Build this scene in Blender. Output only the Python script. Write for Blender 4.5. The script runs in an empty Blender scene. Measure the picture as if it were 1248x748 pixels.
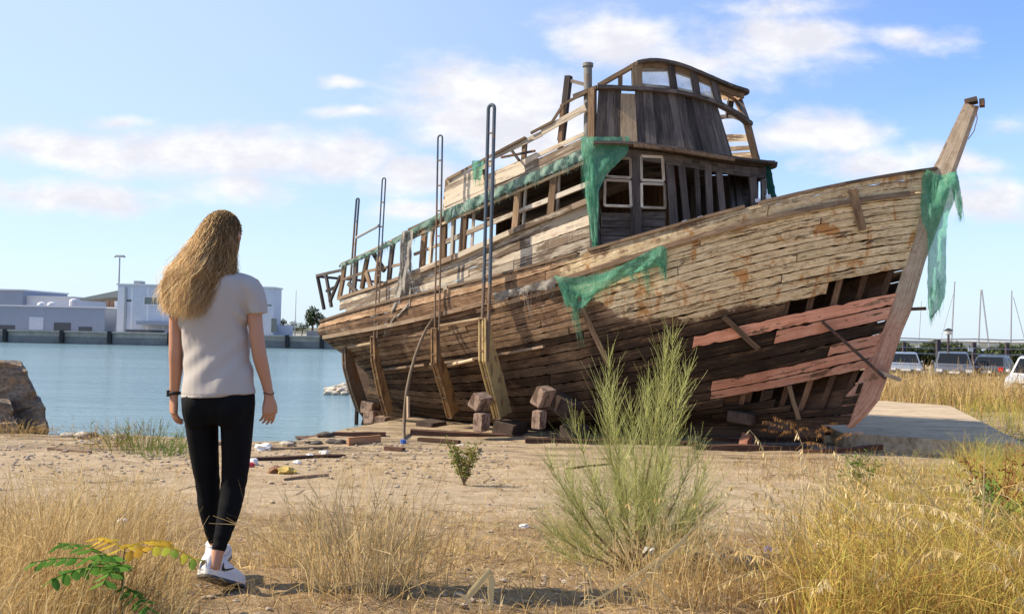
import bpy, math, random
import numpy as np
from mathutils import Vector
random.seed(7); rng = np.random.default_rng(7)
S = bpy.context.scene; COL = S.collection
rad = math.radians

# ------------------------------------------------------------------ camera
F, CX, CY, CZ = 1040.0, 624.0, 374.0, 2.2
PITCH, ROLL = rad(1.54), rad(1.2)
fw = Vector((0, math.cos(PITCH), math.sin(PITCH))); u0 = Vector((0, -math.sin(PITCH), math.cos(PITCH)))
rt = math.cos(ROLL)*Vector((1, 0, 0)) + math.sin(ROLL)*u0
up = -math.sin(ROLL)*Vector((1, 0, 0)) + math.cos(ROLL)*u0
cam = bpy.data.objects.new('camera', bpy.data.cameras.new('camera')); COL.objects.link(cam)
from mathutils import Matrix
m3 = Matrix((rt, up, -fw)).transposed().to_4x4(); m3.translation = (0, 0, CZ)
cam.matrix_world = m3
cam.data.sensor_width = 36; cam.data.lens = 36*F/1248; cam.data.clip_end = 3000; cam.data.clip_start = .05
S.camera = cam

def ray(px, py): return fw + rt*((px-CX)/F) + up*((CY-py)/F)
def proj(p):
    q = Vector(p) - Vector((0, 0, CZ)); w = q.dot(fw)
    return CX + F*q.dot(rt)/w, CY - F*q.dot(up)/w
def at(px, py, Y):                       # the place seen there at distance Y
    d = ray(px, py); return Vector((0, 0, CZ)) + d*(Y/d.y)

# ------------------------------------------------------------------ terrain height
def sstep(t): t = np.clip(t, 0, 1); return t*t*(3-2*t)
def wob(x, y, s, k=0.0):
    return (np.sin(x*s*1.3+1.7*y*s*.7+k)+np.sin(y*s*1.9-x*s*.6+2*k+1)+np.sin((x+y)*s*2.7+3*k+.3)*.6+np.sin((x-1.4*y)*s*3.9+k)*.4)/3.0
PY = np.array([-10, 2, 4, 5, 6, 7.5, 9, 10.5, 12, 13.5, 15, 500.]); PZ = np.array([1.2, 1.1, .99, .85, .69, .47, .3, .17, .08, .03, 0, 0])
def gz(x, y):
    x = np.asarray(x, float); y = np.asarray(y, float)
    yy = y + .25*wob(x, y, .5)
    z = (np.interp(yy-.5, PY, PZ)+np.interp(yy, PY, PZ)+np.interp(yy+.5, PY, PZ))/3
    near = sstep((26-y)/14)
    z = z + near*(.03*wob(x, y, 1.1, 2)+.014*wob(x, y, 3.7, 5)+.006*wob(x, y, 9.1, 1))
    ys = 21.8 + .35*wob(x, y*0, .9, 4) + np.clip(x+3.2, 0, None)*2.0 - 3.3*(1-sstep((x+4.3)/1.2))
    w = -.45 - .28*(y-ys)
    h = np.clip(.5+.5*(w-z)/.25, 0, 1)
    z2 = w*(1-h)+z*h-.25*h*(1-h)
    return np.maximum(z2, -2.5)
def gzf(x, y): return float(gz(x, y))
TT = .5*1.004**np.arange(2200)
def ground(px, py):                       # where that line of sight meets the ground
    d = ray(px, py); h = CZ+d.z*TT-gz(d.x*TT, d.y*TT); k = int(np.argmax(h < 0))
    t = TT[k-1]+(TT[k]-TT[k-1])*h[k-1]/(h[k-1]-h[k]) if k else TT[-1]
    return Vector((d.x*t, d.y*t, gzf(d.x*t, d.y*t)))

# ------------------------------------------------------------------ node helper
class NG:
    def __init__(s, nt): s.t = nt; s.N = nt.nodes; s.L = nt.links
    def put(s, inp, v):
        if v is None: return
        if isinstance(v, bpy.types.NodeSocket): s.L.new(v, inp)
        else:
            if inp.type == 'RGBA' and not isinstance(v, (int, float)) and len(v) == 3: v = (*v, 1)
            if inp.type == 'RGBA' and isinstance(v, (int, float)): v = (v, v, v, 1)
            if inp.type == 'VECTOR' and isinstance(v, (int, float)): v = (v, v, v)
            inp.default_value = v
    def n(s, typ, **k):
        nd = s.N.new(typ)
        for a, b in k.items(): setattr(nd, a, b)
        return nd
    def math(s, op, a, b=None, c=None, clamp=False):
        nd = s.n('ShaderNodeMath', operation=op, use_clamp=clamp)
        for i, v in enumerate((a, b, c)):
            if v is not None: s.put(nd.inputs[i], v)
        return nd.outputs[0]
    def vmath(s, op, a, b=None):
        nd = s.n('ShaderNodeVectorMath', operation=op)
        s.put(nd.inputs[0], a)
        if b is not None: s.put(nd.inputs[1], b)
        return nd.outputs['Value' if op in ('LENGTH', 'DOT_PRODUCT') else 'Vector']
    def mix(s, f, a, b, mode='MIX'):
        nd = s.n('ShaderNodeMix', data_type='RGBA', blend_type=mode)
        s.put(nd.inputs[0], f); s.put(nd.inputs[6], a); s.put(nd.inputs[7], b); return nd.outputs[2]
    def noise(s, v, scale=1, detail=3, rough=.55, dist=0):
        nd = s.n('ShaderNodeTexNoise'); s.put(nd.inputs['Vector'], v)
        nd.inputs['Scale'].default_value = scale; nd.inputs['Detail'].default_value = detail
        nd.inputs['Roughness'].default_value = rough; nd.inputs['Distortion'].default_value = dist
        return nd.outputs[0]
    def voro(s, v, scale=1, feature='F1', out='Distance'):
        nd = s.n('ShaderNodeTexVoronoi', feature=feature); s.put(nd.inputs['Vector'], v); nd.inputs['Scale'].default_value = scale
        return nd.outputs[out]
    def ramp(s, f, pts, interp='LINEAR'):
        nd = s.n('ShaderNodeValToRGB'); cr = nd.color_ramp; cr.interpolation = interp
        while len(cr.elements) > 1: cr.elements.remove(cr.elements[0])
        for i, (p, c) in enumerate(pts):
            e = cr.elements[0] if i == 0 else cr.elements.new(p)
            e.position = p; e.color = (c, c, c, 1) if isinstance(c, (int, float)) else (*c, 1)
        s.put(nd.inputs[0], f); return nd.outputs[0]
    def step(s, f, a, b): 
        nd = s.n('ShaderNodeMapRange', interpolation_type='SMOOTHSTEP'); s.put(nd.inputs[0], f)
        nd.inputs[1].default_value = a; nd.inputs[2].default_value = b; return nd.outputs[0]
    def scale(s, v, k): return s.vmath('MULTIPLY', v, k)
    def obj(s): return s.n('ShaderNodeTexCoord').outputs['Object']
    def pos(s): return s.n('ShaderNodeNewGeometry').outputs['Position']
    def uv(s): return s.n('ShaderNodeUVMap', uv_map='UVMap').outputs[0]
    def attr(s, name, out='Color'): return s.n('ShaderNodeAttribute', attribute_name=name).outputs[out]
    def sep(s, v):
        nd = s.n('ShaderNodeSeparateXYZ'); s.put(nd.inputs[0], v); return nd.outputs
    def bump(s, h, strength=.5, dist=.01):
        nd = s.n('ShaderNodeBump'); nd.inputs['Strength'].default_value = strength; nd.inputs['Distance'].default_value = dist
        s.put(nd.inputs['Height'], h); return nd.outputs[0]

def mat(name):
    m = bpy.data.materials.new(name); m.use_nodes = True
    g = NG(m.node_tree); g.m = m; g.b = g.N['Principled BSDF']; g.out = g.N['Material Output']
    return g
def done(g, col=None, rough=.8, bump=None, spec=.3, **k):
    if col is not None: g.put(g.b.inputs['Base Color'], col)
    g.put(g.b.inputs['Roughness'], rough); g.b.inputs['Specular IOR Level'].default_value = spec
    if bump is not None: g.L.new(bump, g.b.inputs['Normal'])
    for a, v in k.items(): g.put(g.b.inputs[a], v)
    return g.m
def thin(g, col, trans=.4, rough=.7):      # leaf, blade, hair, cloth: light passes through
    d = g.n('ShaderNodeBsdfDiffuse'); g.put(d.inputs[0], col)
    t = g.n('ShaderNodeBsdfTranslucent'); g.put(t.inputs[0], col)
    mx = g.n('ShaderNodeMixShader'); mx.inputs[0].default_value = trans
    g.L.new(d.outputs[0], mx.inputs[1]); g.L.new(t.outputs[0], mx.inputs[2]); g.L.new(mx.outputs[0], g.out.inputs[0])
    return g.m

def wood(name, dark, mid, light, paint=None, pcover=0.0, worn=.5, streak=45, rust=0.0, blotch=.45):
    g = mat(name); uv = g.uv(); sp = g.sep(g.attr('tint'))
    off = g.scale(g.attr('tint'), (37., 91., 13.))
    v = g.vmath('ADD', uv, off)
    st = g.noise(g.scale(v, (1.6, streak, 1)), 1, 5, .65)
    st2 = g.noise(g.scale(v, (.7, streak*2.6, 1)), 1, 3, .6)
    pa = g.noise(g.scale(v, (1.2, 5, 1)), 1, 4, .6, .4)
    f = g.math('ADD', g.math('MULTIPLY', st, .55), g.math('MULTIPLY', pa, .45))
    f = g.math('ADD', f, g.math('MULTIPLY', g.math('SUBTRACT', sp[0], .5), .22))
    c = g.ramp(f, [(.3, dark), (.5, mid), (.7, light)])
    crack = g.step(st2, .34, .26)
    c = g.mix(g.math('MULTIPLY', crack, .75), c, tuple(x*.25 for x in dark))
    hgt = g.math('ADD', g.math('MULTIPLY', st, .7), g.math('MULTIPLY', crack, -.8))
    if paint:
        q = g.math('ADD', g.math('MULTIPLY', pa, .6), g.math('MULTIPLY', st, .5))
        q = g.math('ADD', q, g.math('MULTIPLY', g.math('SUBTRACT', sp[1], .5), .35))
        pm = g.step(q, .62-pcover*.3-.02, .62-pcover*.3+.06)
        pc = g.mix(g.math('MULTIPLY', g.noise(g.scale(v, (3, 30, 1)), 1, 3), worn), paint, tuple(x*.45 for x in paint))
        c = g.mix(pm, c, pc); hgt = g.math('ADD', hgt, g.math('MULTIPLY', pm, .4))
    if rust:
        rn = g.noise(g.scale(v, (2.2, 7, 1)), 1, 5, .7, .8)
        c = g.mix(g.math('MULTIPLY', g.step(rn, .56, .7), rust), c, (.26, .085, .025))
    if blotch:
        bn = g.noise(g.scale(v, (1.3, 8, 1)), 1, 7, .76, .5); bm_ = g.step(bn, .54, .62)
        c = g.mix(g.math('MULTIPLY', bm_, blotch), c, tuple(x*.55 for x in dark)); hgt = g.math('SUBTRACT', hgt, g.math('MULTIPLY', bm_, .3))
    c = g.mix(1, c, g.math('ADD', .66, g.math('MULTIPLY', sp[2], .68)), 'MULTIPLY')
    return done(g, c, .85, g.bump(hgt, .8, .008), .2)

def paintm(name, col, rough=.6, var=.25, scale=6, spec=.4, metal=0, rust=None, rustamt=.5, bumpd=.002):
    g = mat(name); p = g.obj()
    nz = g.noise(p, scale, 5, .65); n2 = g.noise(p, scale*7, 3)
    f = g.math('ADD', g.math('MULTIPLY', nz, .7), g.math('MULTIPLY', n2, .3))
    c = g.ramp(f, [(.3, tuple(x*(1-var) for x in col)), (.5, col), (.72, tuple(min(1, x*(1+var)) for x in col))])
    if rust:
        rn = g.noise(g.scale(p, (1, 1, .5)), scale*1.6, 6, .7)
        c = g.mix(g.step(rn, .62-.25*rustamt, .7-.2*rustamt), c, rust)
    return done(g, c, rough, g.bump(f, .4, bumpd), spec, Metallic=metal)

# ------------------------------------------------------------------ mesh helper
class MB:
    def __init__(s): s.v = []; s.f = []; s.uv = []; s.t = []; s.zone = []; s.hasz = False
    def face(s, idx, uvs=None, tint=None, zone=None):
        s.f.append(idx); s.uv.append(uvs or [(0, 0)]*len(idx)); s.t.append(tint or (.5, .5, .5))
        s.zone.append(zone or [(0, 0, 0)]*len(idx)); s.hasz = s.hasz or zone is not None
    def add(s, pts): k = len(s.v); s.v += [tuple(p) for p in pts]; return k
    def rt(s): return (random.random(), random.random(), random.random())
    def beam(s, a, b, w, h, upv=(0, 0, 1), tint=None, seg=1, jit=0, taper=1.0, bow=0.0):
        a = Vector(a); b = Vector(b); d = b-a; ln = d.length
        if ln < 1e-6: return
        d.normalize(); u = Vector(upv); sd = d.cross(u)
        if sd.length < 1e-4: sd = d.cross(Vector((1, 0, 0)))
        sd.normalize(); u = sd.cross(d).normalized(); tint = tint or s.rt(); k0 = None
        uo = random.random()*5; rings = []
        for i in range(seg+1):
            t = i/seg; tw = 1+(taper-1)*t
            c = a+d*(ln*t)+u*(bow*4*t*(1-t))+sd*random.uniform(-jit, jit)+u*random.uniform(-jit, jit)
            k = s.add([c-sd*w/2*tw-u*h/2*tw, c+sd*w/2*tw-u*h/2*tw, c+sd*w/2*tw+u*h/2*tw, c-sd*w/2*tw+u*h/2*tw]); rings.append(k)
        per = [0, w, w+h, 2*w+h, 2*w+2*h]
        for i in range(seg):
            k, q = rings[i], rings[i+1]; x0 = uo+ln*i/seg; x1 = uo+ln*(i+1)/seg
            for j in range(4):
                s.face((k+j, k+(j+1) % 4, q+(j+1) % 4, q+j), [(x0, per[j]), (x0, per[j+1]), (x1, per[j+1]), (x1, per[j])], tint)
        e = rings[-1]; k = rings[0]
        s.face((k+3, k+2, k+1, k), [(0, 0), (w, 0), (w, h), (0, h)], tint); s.face((e, e+1, e+2, e+3), [(0, 0), (w, 0), (w, h), (0, h)], tint)
    def box(s, c, size, rz=0, tint=None, rx=0):
        c = Vector(c); X = Vector((math.cos(rz), math.sin(rz), 0)); Z = Vector((0, 0, 1))
        if rx: Z = Z*math.cos(rx)+X*math.sin(rx); X = X*math.cos(rx)-Vector((0, 0, 1))*math.sin(rx)
        s.beam(c-X*size[0]/2, c+X*size[0]/2, size[1], size[2], Z, tint)
    def quad(s, a, b, c, d, tint=None, sc=1.0):
        k = s.add((a, b, c, d)); a, b, c, d = map(Vector, (a, b, c, d)); w = (b-a).length*sc; h = (d-a).length*sc
        s.face((k, k+1, k+2, k+3), [(0, 0), (w, 0), (w, h), (0, h)], tint)
    def grid(s, P, uvf=None, tint=None, close=False, zone=None, flip=False):  # P[i][j] points
        nu, nv = len(P), len(P[0]); k = s.add([p for r in P for p in r])
        for i in range(nu-1):
            for j in range(nv if close else nv-1):
                j2 = (j+1) % nv; q = [(i, j), (i+1, j), (i+1, j2), (i, j2)]
                if flip: q = q[::-1]
                uvs = [uvf(a, b if not (close and b == 0 and j2 == 0) else nv) for a, b in q] if uvf else None
                s.face(tuple(k+a*nv+b for a, b in q), uvs, tint, [zone(a, b) for a, b in q] if zone else None)
        return k
    def slab(s, P, thick, nrm, uvf=None, tint=None, zone=None):   # a thick patch
        nu, nv = len(P), len(P[0]); Q = [[Vector(P[i][j])-Vector(nrm(i, j))*thick for j in range(nv)] for i in range(nu)]
        s.grid(P, uvf, tint, zone=zone); s.grid(Q, uvf, tint, flip=True, zone=zone)
        def edge(A, B, n, zf):
            k = s.add(A+B)
            for i in range(n-1):
                uvs = [uvf(*zf(i)), uvf(*zf(i+1)), uvf(*zf(i+1)), uvf(*zf(i))] if uvf else None
                zz = [zone(*zf(i)), zone(*zf(i+1)), zone(*zf(i+1)), zone(*zf(i))] if zone else None
                s.face((k+i, k+n+i, k+n+i+1, k+i+1), uvs, tint, zz)
        edge([P[i][0] for i in range(nu)], [Q[i][0] for i in range(nu)], nu, lambda i: (i, 0))
        edge([Q[i][-1] for i in range(nu)], [P[i][-1] for i in range(nu)], nu, lambda i: (i, nv-1))
        edge(list(Q[0]), list(P[0]), nv, lambda j: (0, j)); edge(list(P[-1]), list(Q[-1]), nv, lambda j: (nu-1, j))
    def tube(s, pts, r, sides=8, tint=None, cap=True):
        pts = [Vector(p) for p in pts]; n = len(pts); rr = r if isinstance(r, (list, tuple)) else [r]*n
        tint = tint or s.rt(); rings = []; prev = None; ln = 0
        for i, p in enumerate(pts):
            d = (pts[min(i+1, n-1)]-pts[max(i-1, 0)]).normalized()
            if prev is None:
                prev = d.cross(Vector((0, 0, 1)))
                if prev.length < .1: prev = d.cross(Vector((1, 0, 0)))
            x = (prev-d*prev.dot(d)).normalized(); y = d.cross(x); prev = x
            rings.append([p+(x*math.cos(2*math.pi*j/sides)+y*math.sin(2*math.pi*j/sides))*rr[i] for j in range(sides)])
        L = [0]
        for i in range(1, n): L.append(L[-1]+(pts[i]-pts[i-1]).length)
        k = s.grid(rings, lambda a, b: (L[a], b/sides*.3), tint, close=True)
        if cap:
            s.face(tuple(k+j for j in range(sides))[::-1], None, tint); s.face(tuple(k+(n-1)*sides+j for j in range(sides)), None, tint)
    def prism(s, poly, off, tint=None):           # extrude a polygon of points by a vector
        off = Vector(off); n = len(poly); k = s.add(poly); q = s.add([Vector(p)+off for p in poly])
        s.face(tuple(range(k+n-1, k-1, -1)), [(Vector(p).x+Vector(p).y, Vector(p).z) for p in poly][::-1], tint)
        s.face(tuple(range(q, q+n)), [(Vector(p).x+Vector(p).y, Vector(p).z) for p in poly], tint)
        for i in range(n):
            j = (i+1) % n; s.face((k+i, k+j, q+j, q+i), [(0, 0), (1, 0), (1, .05), (0, .05)], tint)
    def rock(s, c, size, seed=0, rough=.25, n=3, flat=.7, tint=None):
        import bmesh
        bm = bmesh.new(); bmesh.ops.create_icosphere(bm, subdivisions=n, radius=1); r = random.Random(seed)
        pl = [(Vector((r.gauss(0, 1), r.gauss(0, 1), r.gauss(0, 1))).normalized(), r.uniform(.55, .9)) for _ in range(9)]
        k = len(s.v); rz = r.uniform(0, 6.28)
        for v in bm.verts:
            d = v.co.normalized(); t = 1.0
            for nn, h in pl:
                dd = d.dot(nn)
                if dd > .05: t = min(t, h/dd)
            t *= 1+rough*.3*(math.sin(d.x*5+seed)*math.sin(d.y*6+seed*2)+.5*math.sin(d.z*13+d.x*9))
            q = d*t; x = q.x*math.cos(rz)-q.y*math.sin(rz); y = q.x*math.sin(rz)+q.y*math.cos(rz)
            s.v.append((c[0]+x*size[0], c[1]+y*size[1], c[2]+q.z*size[2]))
        for f in bm.faces: s.face(tuple(k+v.index for v in f.verts), None, tint or s.rt())
        bm.free()
    def arr(s, verts, faces, tint=None):
        k = s.add(verts)
        for f in faces: s.face(tuple(k+i for i in f), None, tint)
    def build(s, name, m, parent=None, smooth=False, origin=None):
        V = np.array(s.v, dtype=np.float64)
        if parent is not None:
            off = ROOT[parent.name]
        elif origin is not None: off = Vector(origin)
        else:
            lo, hi = V.min(0), V.max(0); off = Vector(((lo[0]+hi[0])/2, (lo[1]+hi[1])/2, lo[2]))
        me = bpy.data.meshes.new(name)
        me.from_pydata((V-np.array(off)).tolist(), [], s.f)
        uvl = me.uv_layers.new(name='UVMap')
        uvl.data.foreach_set('uv', np.array([c for f in s.uv for c in f], dtype=np.float32).ravel())
        ca = me.color_attributes.new('tint', 'FLOAT_COLOR', 'CORNER')
        ca.data.foreach_set('color', np.array([(*s.t[i], 1) for i, f in enumerate(s.f) for _ in f], dtype=np.float32).ravel())
        if s.hasz:
            cz = me.color_attributes.new('zone', 'FLOAT_COLOR', 'CORNER')
            cz.data.foreach_set('color', np.array([(*c, 1) for f in s.zone for c in f], dtype=np.float32).ravel())
        me.materials.append(m)
        if smooth: me.polygons.foreach_set('use_smooth', [True]*len(me.polygons))
        me.update()
        return link(name, me, parent, off)
ROOT = {}
def link(name, me, parent, off):
    o = bpy.data.objects.new(name, me); COL.objects.link(o)
    if parent is not None: o.parent = parent
    else: o.location = off
    ROOT[o.name] = Vector(off); return o
def empty(name, loc):
    o = bpy.data.objects.new(name, None); COL.objects.link(o); o.location = loc; o.empty_display_size = .2
    ROOT[o.name] = Vector(loc); return o
def tag(o, label=None, cat=None, group=None, kind=None):
    if label: o['label'] = label
    if cat: o['category'] = cat
    if group: o['group'] = group
    if kind: o['kind'] = kind
    return o

# many ribbons / tubes at once
def ribbon_mesh(name, P, W, m, parent=None, side=None, tint=None, origin=None, up_bias=0.0, smooth=True):
    N, K, _ = P.shape; T = np.gradient(P, axis=1)
    if side is None:
        side = rng.normal(size=(N, 3)); side[:, 2] *= .3
    sd = np.cross(T, side[:, None, :]); sd /= np.linalg.norm(sd, axis=2, keepdims=True)+1e-9
    A = P-sd*W[..., None]*.5; B = P+sd*W[..., None]*.5
    V = np.stack((A, B), 2).reshape(-1, 3)
    i = np.arange(N)[:, None]*K*2+np.arange(K-1)[None, :]*2
    Fq = np.stack((i, i+1, i+3, i+2), -1).reshape(-1, 4)
    return raw_mesh(name, V, Fq, m, parent, tint, K*2, origin, smooth)
def tube_mesh(name, P, R, m, parent=None, tint=None, sides=3, origin=None):
    N, K, _ = P.shape; T = np.gradient(P, axis=1); T /= np.linalg.norm(T, axis=2, keepdims=True)+1e-9
    ref = np.array([.31, .52, .2]); X = np.cross(T, ref); X /= np.linalg.norm(X, axis=2, keepdims=True)+1e-9; Y = np.cross(T, X)
    an = np.arange(sides)*2*np.pi/sides
    V = (P[:, :, None, :]+R[:, :, None, None]*(X[:, :, None, :]*np.cos(an)[:, None]+Y[:, :, None, :]*np.sin(an)[:, None])).reshape(-1, 3)
    b = (np.arange(N)[:, None, None]*K+np.arange(K-1)[None, :, None])*sides; j = np.arange(sides)[None, None, :]; j2 = (j+1) % sides
    Fq = np.stack((b+j, b+j2, b+sides+j2, b+sides+j), -1).reshape(-1, 4)
    return raw_mesh(name, V, Fq, m, parent, tint, K*sides, origin, True)
def raw_mesh(name, V, Fq, m, parent, tint, per, origin, smooth):
    if parent is not None: off = np.array(ROOT[parent.name])
    elif origin is not None: off = np.array(origin)
    else: off = np.array([(V[:, 0].min()+V[:, 0].max())/2, (V[:, 1].min()+V[:, 1].max())/2, V[:, 2].min()])
    V = V-off; me = bpy.data.meshes.new(name); nf = len(Fq)
    me.vertices.add(len(V)); me.vertices.foreach_set('co', V.astype(np.float32).ravel())
    me.loops.add(nf*4); me.loops.foreach_set('vertex_index', Fq.astype(np.int32).ravel())
    me.polygons.add(nf); me.polygons.foreach_set('loop_start', np.arange(nf, dtype=np.int32)*4)
    if tint is not None:
        ca = me.color_attributes.new('tint', 'FLOAT_COLOR', 'POINT')
        t = np.repeat(tint, per, axis=0); t = np.concatenate((t, np.ones((len(t), 1))), 1)
        ca.data.foreach_set('color', t.astype(np.float32).ravel())
    me.update(calc_edges=True); me.validate()
    if smooth: me.polygons.foreach_set('use_smooth', [True]*nf)
    me.materials.append(m)
    return link(name, me, parent, Vector(off))

# ------------------------------------------------------------------ light and sky
SUN_AZ, SUN_EL = rad(-90+1), rad(41)        # azimuth from +Y towards +X: the sun stands left, a little behind the boat
sdir = Vector((math.sin(SUN_AZ)*math.cos(SUN_EL), math.cos(SUN_AZ)*math.cos(SUN_EL), math.sin(SUN_EL)))
sun = bpy.data.objects.new('sun', bpy.data.lights.new('sun', 'SUN')); COL.objects.link(sun)
sun.data.energy = 5.0; sun.data.angle = rad(.5); sun.data.color = (1, .88, .70)
sun.rotation_euler = sdir.to_track_quat('Z', 'Y').to_euler()
W = bpy.data.worlds.new('World'); S.world = W; W.use_nodes = True
g = NG(W.node_tree); bg = g.N['Background']
sky = g.n('ShaderNodeTexSky', sky_type='NISHITA'); sky.sun_disc = False
sky.sun_elevation = SUN_EL; sky.sun_rotation = SUN_AZ; sky.altitude = 0; sky.air_density = 1.0; sky.dust_density = .3; sky.ozone_density = 1.6
hs = g.n('ShaderNodeHueSaturation'); hs.inputs['Saturation'].default_value = 1.12; g.L.new(sky.outputs[0], hs.inputs['Color'])
d = g.n('ShaderNodeTexCoord').outputs['Generated']; sx, sy, sz = g.sep(d)
ysafe = g.math('MAXIMUM', g.math('ABSOLUTE', sy), .05)
cv = g.n('ShaderNodeCombineXYZ'); g.L.new(g.math('DIVIDE', sx, ysafe), cv.inputs[0]); g.L.new(g.math('DIVIDE', sz, ysafe), cv.inputs[1])
P2 = cv.outputs[0]
wv = g.n('ShaderNodeTexNoise'); g.L.new(P2, wv.inputs['Vector']); wv.inputs['Scale'].default_value = 7; wv.inputs['Detail'].default_value = 4
Pd = g.vmath('ADD', P2, g.scale(g.vmath('SUBTRACT', wv.outputs['Color'], (.5, .5, .5)), (.1, .05, 0)))
CL = [(290, 192, 190, 34, 1), (60, 178, 130, 22, .9), (410, 205, 70, 20, .8), (80, 237, 130, 20, .95), (280, 233, 75, 17, .75), (600, 130, 140, 55, 1.05), (650, 160, 120, 45, 1), (500, 215, 75, 25, .9),
      (505, 262, 50, 12, .6), (420, 97, 40, 9, .7), (425, 137, 45, 8, .6), (150, 145, 50, 7, .5), (770, 45, 100, 38, .95), (845, 75, 60, 22, .7), (960, 55, 95, 38, .8), (1105, 50, 55, 16, .6), (955, 12, 70, 14, .5),
      (985, 168, 95, 26, .95), (1080, 200, 95, 22, .9), (1215, 245, 60, 30, 1), (1180, 205, 60, 12, .6), (1235, 150, 30, 10, .3), (860, 150, 60, 30, .6)]
dens = None
for px, py, w_, h_, a_ in CL:
    r = ray(px, py); c = (r.x/r.y, r.z/r.y, 0)
    l = g.vmath('LENGTH', g.scale(g.vmath('SUBTRACT', Pd, c), (F/w_/1.12, F/h_/1.15, 0)))
    k = g.math('MULTIPLY', g.math('SUBTRACT', 1.0, l), a_)
    dens = k if dens is None else g.math('MAXIMUM', dens, k)
nz = g.noise(g.scale(P2, (1, 1.9, 1)), 9, 7, .62, .25)
nb = g.noise(g.scale(P2, (1, 2.4, 1)), 2.6, 3, .5)
dd = g.math('ADD', g.math('MAXIMUM', dens, -.5), g.math('MULTIPLY', g.math('SUBTRACT', nz, .52), 1.9))
cm = g.math('MULTIPLY', g.step(dd, -.3, .6), .95)
cm = g.math('MULTIPLY', cm, g.step(sz, .0, .03))
cn = g.noise(g.scale(P2, (1, 2, 1)), 12, 5, .6)
ccol = g.mix(g.step(cn, .35, .7), (4.4, 4.4, 4.75), (5.6, 5.55, 5.6))
hz = g.step(sz, .36, -.03)
lf = g.step(g.vmath('DOT_PRODUCT', d, (-.98, .2, 0)), -.62, .75)
pf = g.math('MAXIMUM', g.math('MULTIPLY', hz, .85), g.math('MULTIPLY', lf, .75))
skyc = g.mix(pf, g.mix(1, hs.outputs[0], (.93, 1.02, 1.33), 'MULTIPLY'), (3.7, 4.5, 5.2))
g.L.new(g.mix(cm, skyc, ccol), bg.inputs[0]); bg.inputs[1].default_value = .125
S.view_settings.view_transform = 'Standard'; S.view_settings.look = 'None'; S.view_settings.gamma = 1; S.view_settings.exposure = .62
S.view_settings.use_curve_mapping = False
W.cycles.sampling_method = "MANUAL"; W.cycles.sample_map_resolution = 512
S.render.engine = 'CYCLES'; S.cycles.use_denoising = True; S.cycles.max_bounces = 6; S.cycles.transparent_max_bounces = 12
# ================================================================== ground, water, far shore
def axis(lo, hi, c, fine, growth):
    out = [c]; s = fine; x = c
    while x < hi: x += s; out.append(min(x, hi)); s *= growth
    s = fine; x = c; l = []
    while x > lo: x -= s; l.append(max(x, lo)); s *= growth
    return np.array(l[::-1]+out)
gx = axis(-400, 900, 0, .045, 1.024); gy = axis(-40, 1200, 5.0, .045, 1.02)
X, Y = np.meshgrid(gx, gy); Z = gz(X, Y)
Z += sstep((14-Y)/8)*.012*(np.sin(X*23+Y*9)+np.sin(Y*31-X*13)+np.sin(X*41+Y*37))/2
V = np.stack((X, Y, Z), -1).reshape(-1, 3); nx, ny = len(gx), len(gy)
i = (np.arange(ny-1)[:, None]*nx+np.arange(nx-1)[None, :])
Fq = np.stack((i, i+1, i+nx+1, i+nx), -1).reshape(-1, 4)
g = mat('dry ground'); p = g.pos(); sp = g.sep(p)
n1 = g.noise(p, .55, 4, .6); n2 = g.noise(p, 3.2, 5, .65); n3 = g.noise(p, 24, 4, .7); n4 = g.noise(p, 110, 3, .6)
mixn = g.math('ADD', g.math('MULTIPLY', n2, .5), g.math('MULTIPLY', n3, .5))
sand = g.ramp(mixn, [(.32, (.23, .16, .09)), (.48, (.40, .30, .19)), (.62, (.52, .41, .28))])
soil = g.ramp(mixn, [(.34, (.115, .07, .034)), (.5, (.29, .195, .105)), (.66, (.47, .35, .21))])
fib = g.noise(g.scale(g.vmath('ADD', p, g.scale(g.n('ShaderNodeTexNoise').outputs['Color'], .0)), (60, 9, 20)), 1, 4, .7, 1.5)
fib2 = g.noise(g.scale(p, (11, 70, 20)), 1, 4, .7, 1.5)
straw = g.step(g.math('MAXIMUM', fib, fib2), .6, .72)
soil = g.mix(g.math('MULTIPLY', straw, .6), soil, (.52, .37, .19))
wet = g.math('ADD', sp[1], g.math('MULTIPLY', g.math('SUBTRACT', n1, .5), 5))
sm = g.math('MULTIPLY', g.step(wet, 6.6, 9.6), 1)
c = g.mix(sm, soil, sand)
dk = g.math('MULTIPLY', g.step(wet, 13.6, 15.5), g.step(g.noise(g.scale(p, (.5, 3.2, 1)), 1.6, 5, .65, .6), .46, .6))
c = g.mix(g.math('MULTIPLY', dk, .75), c, (.13, .10, .07))
cr = g.voro(g.vmath('ADD', g.scale(p, (.8, 1.6, 1)), g.scale(g.n('ShaderNodeTexNoise').outputs['Color'], 0.0)), .9, 'DISTANCE_TO_EDGE')
crk = g.math('MULTIPLY', g.step(g.math('ADD', cr, g.math('MULTIPLY', g.math('SUBTRACT', n3, .5), .05)), .018, .004), g.math('MULTIPLY', sm, g.step(n1, .46, .56)))
c = g.mix(g.math('MULTIPLY', crk, .7), c, (.12, .085, .05))
c = g.mix(1, c, g.math('ADD', .62, g.math('MULTIPLY', n4, .76)), 'MULTIPLY')
shore = g.step(sp[2], -.12, -.4)
c = g.mix(g.math('MULTIPLY', shore, .8), c, (.10, .085, .06))
h = g.math('ADD', g.math('MULTIPLY', n3, .6), g.math('ADD', g.math('MULTIPLY', n4, .35), g.math('MULTIPLY', straw, .3)))
h = g.math('SUBTRACT', h, g.math('MULTIPLY', crk, .6))
done(g, c, .95, g.bump(h, .9, .035), .1)
o = raw_mesh('ground', V, Fq, g.m, None, None, 1, (0, 0, 0), True); tag(o, 'bare sandy ground with patches of straw sloping to the shore', 'ground', kind='structure')

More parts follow.
